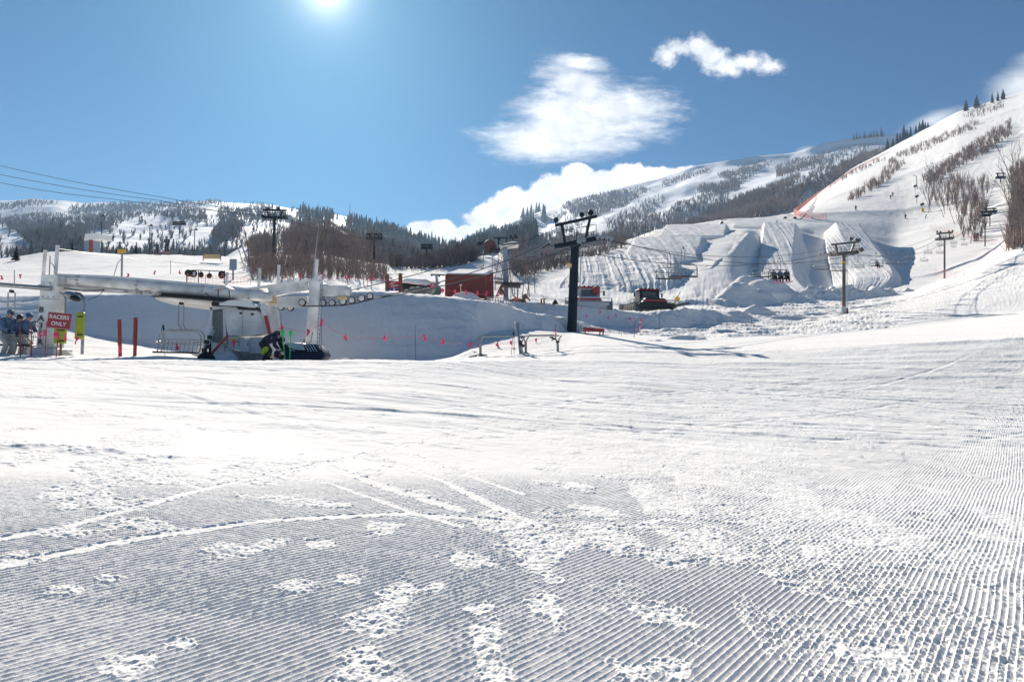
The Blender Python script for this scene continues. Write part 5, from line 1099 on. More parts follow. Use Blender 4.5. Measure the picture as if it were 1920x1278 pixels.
# snowmaking guns and lamp masts beside the right-hand run
def gun(px, py, d, h, lab):
    t = wthing('snow_gun', lab, 'snow gun', V(px, py, d)); u = mpp(d)
    b = MB(); b.tube([V(px, py + 2, d), V(px, py - h, d)], .09, 7); b.build('mast', M['galv'], t); b = MB(); b.lathe(V(px, py - h, d), [(.28, -.5), (.42, -.4), (.42, .35), (.36, .5)], 14, m=Matrix.Rotation(R(65), 3, 'Y')); b.build('barrel', M['darksteel'], t, True); return t
def gp(px, py, dmin=95): return ground.hit(px, py, dmin).y
for k, (x, y, h, lab) in enumerate(((1716, 365, 16, 'upper snow gun on a mast at the edge of the wide run'), (1719, 382, 14, 'middle snow gun of the group beside the wide run'), (1729, 398, 15, 'lowest snow gun, orange padding round its foot'))):
    t = gun(x, y, gp(x, y), h, lab)
    if k == 2: d = gp(x, y); b = MB(); b.tube([V(x + 1, y + 1, d), V(x + 1, y - 7, d)], .38, 10); b.build('foot_pad', M['yellow'], t)
for x, y, h, lab in ((1720, 355, 26, 'lamp mast above the snow guns'), (1751, 328, 22, 'lamp mast beside the brush strip on the run'), (1787, 306, 18, 'highest lamp mast on the wide run'), (1898, 463, 40, 'brown lamp mast before the right edge wood')):
    d = gp(x, y) if y < 460 else 122; t = wthing('lamp_mast', lab, 'lamp mast', V(x, y, d)); b = MB(); b.tube([V(x, y + 2, d), V(x - 2 if x < 1890 else x, y - h, d)], [.16, .10], 7); b.build('mast', M['towergrey'], t); b = MB(); q = V(x - 2 if x < 1890 else x, y - h, d); b.bar(q, q + Vector((-4.5 * mpp(d), 0, .02)), .16, .1); b.rbox(q + Vector((-4.5 * mpp(d), 0, -.05)), (3 * mpp(d), .4, .2), .05); b.build('lamp_head', M['darksteel'], t)
# ------------------------------------------------------------------ ropes
def rope(lab, pts, sag, r=0.022, n=18, name='haul_rope', cat='rope', m=None, group=None):
    w = [V(*p) for p in pts]; out = []
    for i in range(len(w) - 1):
        for k in range(n):
            f = k / n; q = w[i].lerp(w[i + 1], f); q.z -= (sag[i] if isinstance(sag, (list, tuple)) else sag) * 4 * f * (1 - f); out.append(q)
    out.append(w[-1]); b = MB(); b.tube(out, r, 6); o = b.build(name, m or M['rope'], None, True); tag(o, lab, cat, group); return out
ropeA = rope('uppermost thin cable from the white station up to the top beam of the nearest pylon', [(640, 548, 26.3), (1047, 428, 40), (1560, 464, 62), (1760, 438, 104)], [.25, 1.35, 1.2], .018)
ropeB = rope('haul rope over the left sheaves of the nearest pylon', [(497, 567, 26.0), (545, 570, 26.1), (694, 560, 26.3), (1020, 458, 40.8), (1560, 473, 62), (1757, 449, 104)], [0, .02, .3, 1.35, 1.3], .024)
ropeC = rope('haul rope over the right sheaves of the nearest pylon', [(567, 574, 25.6), (643, 572.5, 26.0), (700, 560, 26.4), (1088, 456, 39.6), (1145, 450, 40.8), (1606, 476, 62), (1784, 447, 104)], [0, .02, .35, -.05, 1.25, 1.3], .024)
rope('highest of the cables crossing the sky at the left edge', [(-40, 301, 92), (300, 369, 95), (506, 400, 96)], [.3, .2], .035)
rope('middle cable crossing the sky at the left edge', [(-40, 319, 92), (300, 376, 95), (492, 406, 96)], [.3, .2], .035)
rope('lowest cable crossing the sky at the left edge', [(-40, 334, 92), (200, 372, 95), (534, 406, 96)], [.3, .2], .035)
rope('distant haul rope from the black pylon to the pylon by the blue slope', [(530, 407, 96), (688, 447, 100), (789, 465, 112), (853, 467, 112)], [.5, .4, .2], .03)
rope('thin haul rope climbing from the fenced pylon up the right gully', [(1785, 447, 104), (1838, 404, 126), (1868, 333, 205), (1888, 275, 330)], [.6, .8, .8], .04)
# ------------------------------------------------------------------ chairs
def make_chair(name, w=2.0):
    t = thing(name, '', 'chairlift chair'); r = .026       # origin at the grip on the rope
    b = MB(); b.rbox((0, 0, 0), (.10, .22, .12), .02); b.build('grip', M['darksteel'], t)
    b = MB()
    for s in (-.12, .12): b.tube([(s, 0, -.05), (s, .03, -.9), (s + .03, .22, -1.12)], r, 6)
    b.tube([(-.35, .22, -1.12), (.42, .22, -1.12)], r * 1.5, 6); b.build('hanger', M['galv'], t, True)
    b = MB()
    for y in (.22, .0):
        z1 = -1.12 if y > .1 else -1.18
        b.tube([(-w / 2, y - .10, -2.12), (-w / 2, y, -1.9), (-w / 2, y, z1 - .22), (-w / 2 + .16, y, z1 - .04), (-w / 2 + .3, y, z1), (w / 2 - .3, y, z1), (w / 2 - .16, y, z1 - .04), (w / 2, y, z1 - .22), (w / 2, y, -1.9), (w / 2, y - .10, -2.12)], r, 6)
    b.build('frame', M['galv'], t, True)
    b = MB(); b.rbox((0, -.22, -2.10), (w * .96, .46, .07), .025); b.build('seat', M['black'], t)
    b = MB()
    for k in range(9): x = -w / 2 + w * (k + 1) / 10; b.tube([(x, .02, -2.05), (x, .10, -1.55)], r * .6, 5)
    b.tube([(-w / 2, .10, -1.55), (w / 2, .10, -1.55)], r, 6); b.tube([(-w / 2, .08, -1.75), (w / 2, .08, -1.75)], r * .7, 6); b.build('backrest', M['galv'], t, True)
    b = MB(); b.tube([(-w / 2, .1, -1.62), (-w / 2 + .05, -.45, -1.70), (w / 2 - .05, -.45, -1.70), (w / 2, .1, -1.62)], r * .7, 6); b.build('safety_bar', M['galv'], t, True)
    return t
CH0 = make_chair('lift_chair')
chn = [0]
def chair(px, py, d, label, rz=0.0, s=1.0):
    o = CH0 if chn[0] == 0 else copy_tree(CH0); chn[0] += 1
    o.location = V(px, py, d); o.rotation_euler = (0, 0, rz); o.scale = (s, s, s); o['label'] = label; o['group'] = 'chairs on the chairlift'; return o
# sizes from the picture: chair height 2.15 m * s
c1 = chair(1281, 465, 48, 'large empty chair hanging nearest, right of its twin, above the second snowcat', R(-8), 1.05)
c2 = chair(1255, 475, 49, 'large empty chair overlapping the left side of the nearest one', R(-6), .95)
c3 = chair(1427, 483, 56, 'empty chair hanging left beside the chair with riders', R(-6), .82)
c4 = chair(1461, 484, 57, 'chair carrying a row of riders over the snow heaps', R(-6), .90)
for k, (x, y, d, s, lab) in enumerate(((1538, 476, 59, .70, 'empty chair over the shaded gully just left of the slim grey pylon'), (1570, 478, 60, .72, 'empty chair partly behind the slim grey pylon'), (1609, 479, 64, .58, 'first empty chair right of the slim grey pylon'), (1643, 474, 67, .68, 'chair with one seated rider right of the slim grey pylon'), (1667, 473, 71, .62, 'empty chair against the blue shaded ramp side'), (1692, 477, 75, .56, 'lowest empty chair against the blue shaded ramp side'),
   (1706, 467, 80, .60, 'chair at the right tip of the ramp shadow'), (1733, 476, 84, .46, 'pale chair right of the ramp shadow'), (1740, 461, 86, .50, 'chair on the rising rope left of the fenced pylon'), (1764, 447, 100, .55, 'chair just behind the fenced pylon head'), (1762, 462, 98, .52, 'lower chair just left of the fenced pylon mast'), (1788, 445, 107, .50, 'upper chair right of the fenced pylon'), (1788, 454, 108, .40, 'lower chair of the pair right of the fenced pylon'), (1806, 442, 112, .36, 'dark upper chair before the faded red fence'), (1808, 449, 112, .48, 'pale lower chair before the faded red fence'))):
    chair(x, y, d, lab, R(-5), s)
for k, (x, y, d, s) in enumerate(((1825, 447, 122, .42), (1834, 420, 135, .40), (1840, 434, 132, .36), (1852, 408, 150, .40), (1860, 366, 190, .55), (1883, 344, 215, .60), (1862, 342, 210, .5), (1879, 308, 280, .8), (1893, 309, 330, .8))):
    chair(x, y - 4, d, 'tiny dark chair on the rope climbing the right gully', R(-5), s)['group'] = 'tiny chairs up the right gully'
for k, (x, y, d, s) in enumerate(((617, 455, 98, .42), (647, 454, 98, .42), (684, 461, 100, .42), (719, 463, 102, .40), (744, 474, 104, .4), (753, 472, 104, .4), (770, 478, 108, .45), (806, 463, 112, .35), (820, 468, 112, .35), (842, 471, 112, .3))):
    chair(x, y - 10 * s, d, 'small far chair hanging before the brown wooded hill', R(10), s)['group'] = 'small far chairs before the brown hill'
for k, (x, y, d, s, lab) in enumerate(((958, 478, 62, .42, 'chair with snowy seat left of the nearest pylon, first of four'), (979, 480, 63, .42, 'dark seated chair second left of the nearest pylon'), (996, 474, 66, .40, 'snowy chair third left of the nearest pylon'), (1020, 470, 68, .42, 'chair with riders close left of the nearest pylon'), (1047, 462, 70, .40, 'pale chair just left of the nearest pylon mast'))):
    chair(x, y - 18 * s, d, lab, R(4), s)
cA = chair(340, 569, 24.6, 'empty grey chair standing low at the loading place under the big wheel', R(-10), .90)
cB = chair(22, 546, 24.4, 'grey chair beside the three waiting skiers at the left edge', R(12), .98)
# ------------------------------------------------------------------ middle lift station
MS = wthing('lift_station', 'farther lift station with white column, snowy roof and dark crossarms beside the red container', 'lift station', V(948, 568, 60)); q = 60
b = MB(); b.bar(V(949, 568, q), V(947, 462, q), .46, .46); b.build('column', M['panelblue'], MS)
b = MB(); b.bar(V(936, 463, q), V(972, 459, q), 1.8, .12); b.build('roof', M['boxgrey'], MS)
b = MB(); b.prism([V(936, 461, q - .9), V(945, 456, q - .9), V(962, 452, q - .9), V(971, 454, q - .9), V(972, 458, q - .9)], (0, 1.8, 0)); b.build('snow_cap', M['snow_cap'], MS)
b = MB(); b.bar(V(925, 446, q), V(953, 446, q), .12, .10); b.bar(V(934, 446, q), V(937, 470, q), .12, .12); b.bar(V(949, 446, q), V(949, 460, q), .08, .08); b.rbox(V(936, 448, q), (.2, .2, .25), .03); b.build('crossarm', M['navysteel'], MS)
b = MB(); b.bar(V(955, 446, q + 1), V(972, 445, q + 1), .10, .09); b.bar(V(961, 446, q + 1), V(963, 462, q + 1), .12, .12); b.rbox(V(958, 442, q + 1), (.2, .2, .2), .04); b.rbox(V(966, 442, q + 1), (.2, .2, .2), .04); b.build('crossarm', M['navysteel'], MS)
b = MB(); b.lathe(V(918, 461, q - .3), [(.1, -.08), (.62, -.06), (.62, .06), (.1, .08)], 24, m=Matrix.Rotation(R(118), 3, 'X') @ Matrix.Rotation(R(12), 3, 'Y')); b.build('disc', mat('maroon disc', (.07, .03, .035), .6), MS, True)
b = MB(); b.bar(V(920, 471, q - .3), V(936, 468, q - .3), .3, .3); b.rbox(V(931, 473, q - .4), (.4, .3, .2), .04); b.build('drive', M['darksteel'], MS)
b = MB(); b.bar(V(928, 530, q - .6), V(982, 532, q - .6), 1.2, .10); b.bar(V(940, 536, q - .6), V(976, 537, q - .6), 1.0, .22); b.build('platform', M['towergrey'], MS)
for x, y0 in ((958, 562), (965, 562), (970, 560), (945, 562)): b = MB(); b.bar(V(x, y0, q - .5), V(x, 533, q - .5), .09, .09); b.build('leg', M['galv'], MS)
for x, ya, yb in ((906, 468, 505), (923, 476, 525), (941, 472, 500)): b = MB(); b.bar(V(x, yb, q), V(x + .5, ya, q), .07, .07); b.build('post', M['galv'], MS)
b = MB(); b.bar(V(926, 522, q), V(944, 524, q), .8, .16); b.bar(V(922, 530, q), V(945, 523, q), .06, .06); b.build('walkway', M['galv'], MS)
# ------------------------------------------------------------------ snowcats
def snowcat(label, px, py, d, rz, red, w=3.9):
    t = thing('snowcat', label, 'snowcat', V(px, py, d), rz, None); t.scale = (.88, .88, .86)          # local: x right, y away, z up
    body = M['red'] if red else M['signred']
    for s in (-1, 1):
        b = MB(); x0 = s * (w / 2 - .42)
        prof = [(-1.9, .28), (-1.7, .05), (1.7, .05), (2.0, .35), (1.9, .72), (1.5, .86), (-1.5, .86), (-1.95, .62)]
        b.prism([(x0 - .40, y, z) for y, z in prof], (.80, 0, 0)); o = b.build('track', M['track'], t)
        b = MB()
        for k in range(5): b.lathe((x0, -1.4 + .7 * k, .43), [(.22, -.43), (.27, -.42), (.27, .42), (.22, .43)], 14, 'X')
        b.build('wheel', M['darksteel'], o, True)
        b = MB()
        for k in range(9): b.bar((x0 - .44, -1.6 + .4 * k, .90), (x0 + .44, -1.6 + .4 * k, .90), .06, .07); 
        for k in range(4): b.bar((x0 - .44, -1.93, .2 + .16 * k), (x0 + .44, -1.93, .2 + .16 * k), .05, .05)
        b.build('cleat', M['galv'], o)
    b = MB(); b.rbox((0, -.35, .80), (w - 1.7, 3.1, .5), .06); b.rbox((0, -1.3, 1.12), (w - 2.0, 1.2, .34), .08); b.build('chassis', M['boxgrey'] if red else M['darksteel'], t); b = MB(); b.bar((-(w - 1.9) / 2, -1.93, 1.05), ((w - 1.9) / 2, -1.93, 1.05), .05, .16); b.build('trim', M['red'], t)
    b = MB(); b.prism([(-.95, -.1, 1.0), (-.95, -.15, 1.35), (-.90, .15, 2.25), (-.90, 1.25, 2.25), (-.95, 1.75, 1.3), (-.95, 1.75, 1.0)], (1.9, 0, 0)); o_ = b.build('cab', M['darksteel'] if not red else M['boxgrey'], t); bv = o_.modifiers.new('b', 'BEVEL'); bv.width = .05; bv.segments = 2
    b = MB(); b.prism([(-.68, -.18, 1.42), (-.64, .08, 2.10), (.64, .08, 2.10), (.68, -.18, 1.42)], (0, -.03, 0)); b.build('rear_window', M['glass'], t)
    b = MB(); b.rbox((0, .70, 2.31), (1.96, 1.35, .12), .04); b.build('roof', body, t)
    if red: b = MB(); b.rbox((.62, -.12, 2.0), (.52, .34, .62), .06); b.build('corner_box', body, t)
    for k in range(5): b = MB(); b.rbox((-.75 + .37 * k, .10, 2.42), (.18, .14, .11), .03); b.build('work_light', M['darksteel'], t)
    for s in (-1, 1): b = MB(); b.bar((s * .95, .5, 1.95), (s * 1.28, .35, 1.95), .04, .04); b.rbox((s * 1.30, .33, 1.82), (.16, .08, .42), .03); b.build('mirror', M['black'], t)
    b = MB(); b.tube([(-w / 2 + .5, -2.3, .40), (w / 2 - .5, -2.3, .40)], .18, 12); b.rbox((0, -2.3, .62), (w - .6, .35, .28), .06); b.bar((-.4, -1.6, .8), (-.4, -2.4, .6), .1, .14); b.bar((.4, -1.6, .8), (.4, -2.4, .6), .1, .14); b.build('tiller', M['boxgrey'] if red else M['track'], t)
    b = MB(); b.prism([(-w / 2 - .2, 2.7, .1), (-w / 2 - .2, 2.62, 1.1), (-w / 2 - .2, 2.75, 1.15), (-w / 2 - .2, 2.95, .1)], (w + .4, 0, 0)); b.build('blade', M['galv'], t)
    if not red: b = MB(); b.prism([(1.9, -.9, .55), (3.6, -.7, .95), (3.6, -.7, 1.15), (1.9, -.9, .85)], (0, .5, 0)); b.build('side_tank', M['towergrey'], t)
    b = MB()
    for s in (-1, 1):
        b.bar((s * (w / 2 - .05), -1.7, .9), (s * (w / 2 - .05), -1.4, 1.2), .05, .05); b.bar((s * (w / 2 - .05), -1.4, 1.2), (s * (w / 2 - .05), .6, 1.15), .05, .05); b.bar((s * (w / 2 - .05), -.4, .9), (s * (w / 2 - .05), -.4, 1.18), .05, .05); b.bar((s * .9, -1.4, 1.2), (s * (w / 2 - .05), -1.4, 1.2), .05, .05)
    b.build('track_guard', M['galv'], t)
    return t
snowcat('red and white snowcat half hidden by the dark blue pylon, seen from behind', 1103, 588, 47.5, R(-6), True)
snowcat('snowcat with dark cab and black tracks standing right of the other', 1217, 588, 52, R(5), False)
t = wthing('slope_sign', 'yellow diamond shaped board tilted beside the right snowcat', 'sign', V(1268, 568, 50)); b = MB(); c = V(1270, 560, 49.8); b.box(c, (.34, .03, .34), ry=R(40)); b.build('board', M['yellow'], t); b = MB(); b.tube([V(1264, 570, 49.85), V(1276, 546, 49.85)], .025, 6); b.build('stake', M['wood'], t)
# ------------------------------------------------------------------ container, trail board, lodge
CT = wthing('storage_container', 'red brown metal container with thick snow on its roof', 'container', V(868, 556, 58)); d = 56
A0 = V(834, 556, d); A1 = V(910, 560, d - .8); A2 = V(926, 560, d + 2.2); top = 515
B0, B1, B2 = V(835, 514, d), V(910, 515, d - .8), V(925, 510, d + 2.2)
A3 = A0 + (A2 - A1); B3 = B0 + (B2 - B1)
b = MB(); b.add([A0, A1, A2, A3, B0, B1, B2, B3], [(0, 1, 5, 4), (1, 2, 6, 5), (2, 3, 7, 6), (3, 0, 4, 7), (4, 5, 6, 7), (3, 2, 1, 0)]); b.build('wall', M['rust'], CT)
b = MB()
for k in range(24):
    f = (k + .5) / 24; p = A0.lerp(A1, f); q_ = B0.lerp(B1, f); b.bar(p + Vector((0, -.02, .05)), q_ + Vector((0, -.02, -.1)), .055, .03)
for k in range(8):
    f = (k + .5) / 8; b.bar(A1.lerp(A2, f) + Vector((.02, 0, .05)), B1.lerp(B2, f) + Vector((.02, 0, -.1)), .04, .05)
b.build('rib', M['rust'], CT)
b = MB(); up = Vector((0, 0, .10)); b.add([B0 + up * -.4, B1 + up * -.4 + Vector((0, -.05, 0)), B2 + up * -.4, B3 + up * -.4, B0 + Vector((.15, .1, .12)), B1 + Vector((-.1, .15, .13)), B2 + Vector((-.2, -.1, .20)), B3 + Vector((.4, -.2, .24))], [(0, 1, 5, 4), (1, 2, 6, 5), (2, 3, 7, 6), (3, 0, 4, 7), (4, 5, 6, 7), (3, 2, 1, 0)]); o_ = b.build('snow_cap', M['snow_cap'], CT); bv = o_.modifiers.new('b', 'BEVEL'); bv.width = .05; bv.segments = 2
b = MB(); b.bar(A1 + Vector((.0, -.05, 0)), B1 + Vector((0, -.05, 0)), .06, .06); b.bar(B0 + Vector((0, -.04, -.03)), B1 + Vector((0, -.04, -.03)), .06, .08); b.bar(B1 + Vector((.03, -.04, -.03)), B2 + Vector((.03, -.04, -.03)), .06, .08); b.build('edge_trim', M['wood'], CT)
b = MB(); b.bar(V(919, 519, d + .4) + Vector((.06, -.1, 0)), V(919, 527, d + .4) + Vector((.06, -.1, 0)), .05, .05); b.build('handle', M['galv'], CT)
TB = wthing('trail_board', 'red trail board with blue patches hung between two brown timber posts', 'sign', V(740, 548, 44)); d = 42
for x, y in ((726, 514), (751, 513)): b = MB(); b.tube([V(x, 552, d), V(x - .3, y, d)], .13, 10); b.build('post', M['brownwood'], TB, True)
b = MB(); p0, p1 = V(728, 545, d - .05), V(749, 527, d - .05); b.box((p0 + p1) / 2, (abs(p1.x - p0.x), .06, abs(p1.z - p0.z))); b.build('board', M['red'], TB)
b = MB()
for x, y in ((731, 542), (733.5, 542), (745.5, 541.5)): b.rbox(V(x, y, d - .1), (.16, .03, .17), .03)
b.build('trail_mark', M['blue'], TB)
b = MB()
for x, y, w in ((737, 530, .3), (734, 533, .25), (742, 535, .35), (736, 537, .25)): b.box(V(x, y, d - .1), (w, .03, .035))
b.rbox(V(739, 542, d - .1), (.10, .03, .15), .01); b.build('lettering', M['signwhite'], TB)
LG = wthing('lodge', 'low dark lodge with a deep snow roof behind the trail board', 'building', V(790, 550, 60)); d = 56
b = MB(); b.prism([V(752, 533, d), V(806, 537, d), V(806, 556, d), V(752, 556, d)], (0, 5, 0)); b.build('wall', M['asphaltroof'], LG)
b = MB(); b.prism([V(748, 529.5, d - 1), V(778, 532, d - 1), V(808, 535.5, d - 1), V(808, 537.5, d - 1), (V(778, 534, d - 1)), V(748, 534, d - 1)], (0, 7, 0.3)); b.build('roof', M['black'], LG)
b = MB(); b.prism([V(746, 529, d - 1.2), V(760, 522, d - 1.2), V(790, 523, d - 1.2), V(806, 528, d - 1.2), V(810, 535, d - 1.2), V(778, 531.5, d - 1.2)], (0, 7, 1.0)); o_ = b.build('snow_cap', M['snow_cap'], LG); bv = o_.modifiers.new('b', 'BEVEL'); bv.width = .25; bv.segments = 3
b = MB(); b.prism([V(788, 526, d - 1.5), V(797, 522.5, d - 1.5), V(806, 527, d - 1.5)], (0, 1.2, 0)); b.build('dormer', M['boxgrey'], LG)
t = wthing('rubble_bank', 'grey stone bank in front of the dark lodge', 'rock bank', V(783, 550, 50)); b = MB()
for k in range(26): b.ell(V(762 + rg.random() * 48, 540 + rg.random() * 10 + (4 if k % 3 else 0), 48), (rg.uniform(.18, .45), .3, rg.uniform(.12, .26)), 7, 5, Matrix.Rotation(rg.uniform(-.5, .5), 3, 'Y'))
b.build('rubble_bank', M['rubble'], t)
t = wthing('gantry', 'grey T-shaped gantry post between the lodge and the red container', 'gantry', V(819, 545, 57)); d = 55; b = MB(); b.bar(V(822, 552, d), V(818, 515, d), .20, .20); b.build('post', M['galv'], t); b = MB(); b.bar(V(808, 514.5, d), V(834, 515.5, d), .16, .10); b.rbox(V(823.5, 517, d), (.14, .14, .2), .02); b.rbox(V(809.5, 516, d), (.14, .14, .14), .02); b.build('crossarm', M['darksteel'], t)
t = wthing('spool', 'dull green cable drum left of the red container', 'drum', V(820, 552, 52)); b = MB(); b.lathe(V(818, 544, 51), [(.42, -.3), (.42, -.25), (.3, -.24), (.3, .24), (.42, .25), (.42, .3)], 18, 'Y'); b.build('drum', mat('dull green paint', (.10, .13, .11), .6), t, True)
t = wthing('slope_sign', 'small pale T-shaped marker sign before the red container', 'sign', V(864, 558, 40)); d = 39; b = MB(); b.bar(V(864.5, 560, d), V(863.5, 534, d), .05, .05); b.build('stake', M['tan'], t); b = MB(); b.rbox(V(864, 534, d - .05), (.18, .03, .07), .01); b.build('board', M['boxgrey'], t)
# A-frame rack, machine parts and orange barriers right of the container
t = wthing('a_frame_stand', 'brown A-shaped timber stand between red container and middle station', 'stand', V(939, 556, 52)); d = 50; b = MB(); b.bar(V(931, 556, d), V(939, 537, d), .14, .14); b.bar(V(947, 556, d), V(939, 537, d), .14, .14); b.bar(V(934, 548, d), V(944, 548, d), .1, .1); b.build('frame', M['brownwood'], t); b = MB(); b.prism([V(936, 552, d + .1), V(939, 540, d + .1), V(943, 552, d + .1)], (0, .3, 0)); b.build('panel', M['wood'], t)
t = wthing('timber_barrier', 'pile of dark timber and orange straps on the snow bank crest', 'barrier', V(968, 562, 44)); d = 42; b = MB(); b.bar(V(953, 564, d), V(986, 565, d), .3, .14); b.bar(V(960, 562, d), V(980, 563, d), .25, .18); b.bar(V(984, 551, d), V(994, 564, d), .12, .10); b.bar(V(984, 556, d), V(980, 564, d), .3, .2); b.ell(V(983, 557, d), (.14, .12, .2)); b.build('timber', M['wood'], t); b = MB(); b.rbox(V(966, 560, d - .2), (.14, .05, .3), .02); b.rbox(V(970, 561, d - .2), (.12, .05, .26), .02); b.build('strap', M['orange'], t)
for x in (1015, 1020):
    t = wthing('short_post', 'short orange brown post on the crest left of the snowcats, ' + ('left' if x == 1015 else 'right') + ' of a pair', 'post', V(x, 569, 43)); b = MB(); b.bar(V(x, 570, 43), V(x, 560, 43), .10, .10); b.build('post', M['brownwood'], t); b = MB(); b.rbox(V(x + .4, 561, 42.9), (.16, .08, .08), .02); b.build('cap', M['orange'], t)
t = wthing('plough_blade', 'black angled blade lying on the crest left of the snowcats', 'blade', V(1041, 569, 44)); b = MB(); b.prism([V(1035, 569, 44), V(1041, 560, 44), V(1047, 569, 44)], (0, .6, 0)); b.build('blade', M['black'], t)
t = wthing('chain_fence', 'low grey tubular fence on the bank crest before the middle station', 'fence', V(935, 570, 38)); d = 37; b = MB()
for k in range(9): x = 914 + 5 * k; b.bar(V(x, 570 + .3 * k, d), V(x, 557 + .25 * k, d), .04, .04)
for y in (557, 562, 567): b.bar(V(912, y, d), V(956, y + 2.4, d), .035, .035)
b.build('rail', M['galv'], t)
# ------------------------------------------------------------------ glove rack and orange mesh on the upper slope
GR = wthing('helmet_rack', 'dark rail hung with black gear above orange mesh', 'rack', V(386, 528, 52)); d = 50
b = MB(); b.tube([V(350, 506, d), V(386, 507, d), V(422, 509, d)], .035, 6); b.build('rail', M['darksteel'], GR)
for x in (350, 372, 421): b = MB(); b.bar(V(x, 534, d), V(x, 507, d), .05, .05); b.build('post', M['darksteel'], GR)
for k, (x, y, wx, wz, nm, lab) in enumerate(((354, 512, .34, .28, 'helmet', 'black shiny helmet hung at the left end of the rail'), (363, 513, .30, .30, 'gear_sack', 'grey and black sack second on the rail'), (377, 515, .20, .24, 'glove', 'black mitten hung in the middle of the rail'), (392.5, 517, .2, .22, 'boot', 'dark boot hung askew on the rail'), (416, 515, .30, .32, 'gear_sack', 'large black sack at the right end of the rail'))):
    t = wthing(nm, lab, nm.replace('_', ' '), V(x, y, d - .1)); b = MB(); b.ell(V(x, y, d - .1), (wx, .18, wz), 12, 8, Matrix.Rotation(R(35 if nm == 'boot' else 4), 3, 'Y')); b.tube([V(x, y - 2, d - .1), V(x, 507, d)], .03, 5); b.build(nm, M['blackglove'] if nm != 'helmet' else M['black'], t, True)
    if nm == 'gear_sack': b = MB(); b.rbox(V(x + 1, y, d - .32), (wx * .7, .04, wz), .02); b.build('pocket', M['boxgrey'] if k == 1 else M['wood'], t)
def mesh_fence(label, pts, h, m, name='mesh_fence', hole=True, group=None, post=None, kd=None):
    """pts (px, py, d) along the foot; netting of thin strands, real height h (m)"""
    t = wthing(name, label, 'fence', V(*pts[0]), group); b = MB(); w = [V(*p) for p in pts]
    pp = MB(); r = max(.010, .10 * mpp(pts[0][2]))
    for i in range(len(w) - 1):
        a, c = w[i], w[i + 1]; L_ = (c - a).length
        n = max(2, int(L_ / max(.25, r * 9)))
        for z in np.linspace(.08, h, 7 if h > .9 else 5): b.bar(a + UP * z, c + UP * z, r, r * 1.6)
        for k in range(n): q_ = a.lerp(c, k / n); b.bar(q_ + UP * .05, q_ + UP * h, r * 1.2, r)
        pp.bar(a, a + UP * (h + .12), r * 2.5, r * 2.5)
    pp.bar(w[-1], w[-1] + UP * (h + .12), r * 2.5, r * 2.5); b.build('netting', m, t); pp.build('pole', post or m, t); return t
mesh_fence('orange safety netting under the gear rail', [(351, 530, 49), (385, 532, 49), (425, 533, 49), (470, 534, 49)], .62, M['orange'])
mesh_fence('faded red netting round the foot of the fenced pylon', [(1752, 519, 103), (1772, 521, 101), (1792, 525, 99), (1808, 527, 98), (1810, 527, 97)], 1.3, M['fadedorange'])
mesh_fence('faded red fence along the foot of the aspen grove', [(1744, 433, 140), (1770, 437, 138), (1795, 446, 132), (1822, 450, 130), (1850, 457, 127), (1868, 461, 125)], 1.3, M['fadedorange'])
for lab, pts in (('faded red fence curling down the left edge of the wide run', [(1668, 287), (1640, 300), (1600, 320), (1565, 345), (1530, 368), (1500, 386), (1490, 393), (1489, 402), (1500, 407), (1520, 410), (1550, 411)]),):
    w = []
    for x, y in pts:
        p = ground.hit(x, y, 180)
        if p is None: continue
        w.append((x, y, p.y))
    mesh_fence(lab, w, 1.8, M['fadedorange'])
t = wthing('bent_rail', 'curved brown rail feature at the top of the snow ramps', 'rail', V(1506, 412, 200)); b = MB(); wtube(b, [(1497, 413, 196), (1502, 410, 196), (1507, 406, 196), (1511, 401, 196)], 1.0, 8); b.build('rail', M['wood'], t, True)
t = wthing('snow_tent', 'dark little A-shaped hut at the top of the ramps', 'hut', V(1353, 418, 190)); b = MB(); b.prism([V(1349, 419, 186), V(1353.5, 413.5, 186), V(1358, 419, 186)], (0, 2, 0)); b.build('hut', M['towergrey'], t); b = MB(); b.bar(V(1353.5, 414, 187), V(1354, 408, 187), .15, .15); b.bar(V(1351, 412, 187), V(1363, 412, 187), .15, .12); b.build('mast', M['darksteel'], t)
for k, (x, y, lab) in enumerate(((1418, 406, 'left of two small dark machines above the ramps'), (1426, 406, 'right of two small dark machines above the ramps'), (1472, 410, 'flat dark sled between the machines and the bent rail'), (1490, 410, 'small grey sled just left of the bent rail'))):
    d = 198; t = wthing('snow_sled' if k > 1 else 'snow_machine', lab, 'machine', V(x, y, d)); b = MB(); b.rbox(V(x, y - 1.5, d), (1.1 if k > 1 else .7, .8, .35), .1); b.build('body', M['darksteel'], t); b = MB(); b.rbox(V(x + .3, y - 3.2, d), (.5, .5, .3 if k > 1 else .6), .08); b.build('top', M['towergrey'], t)
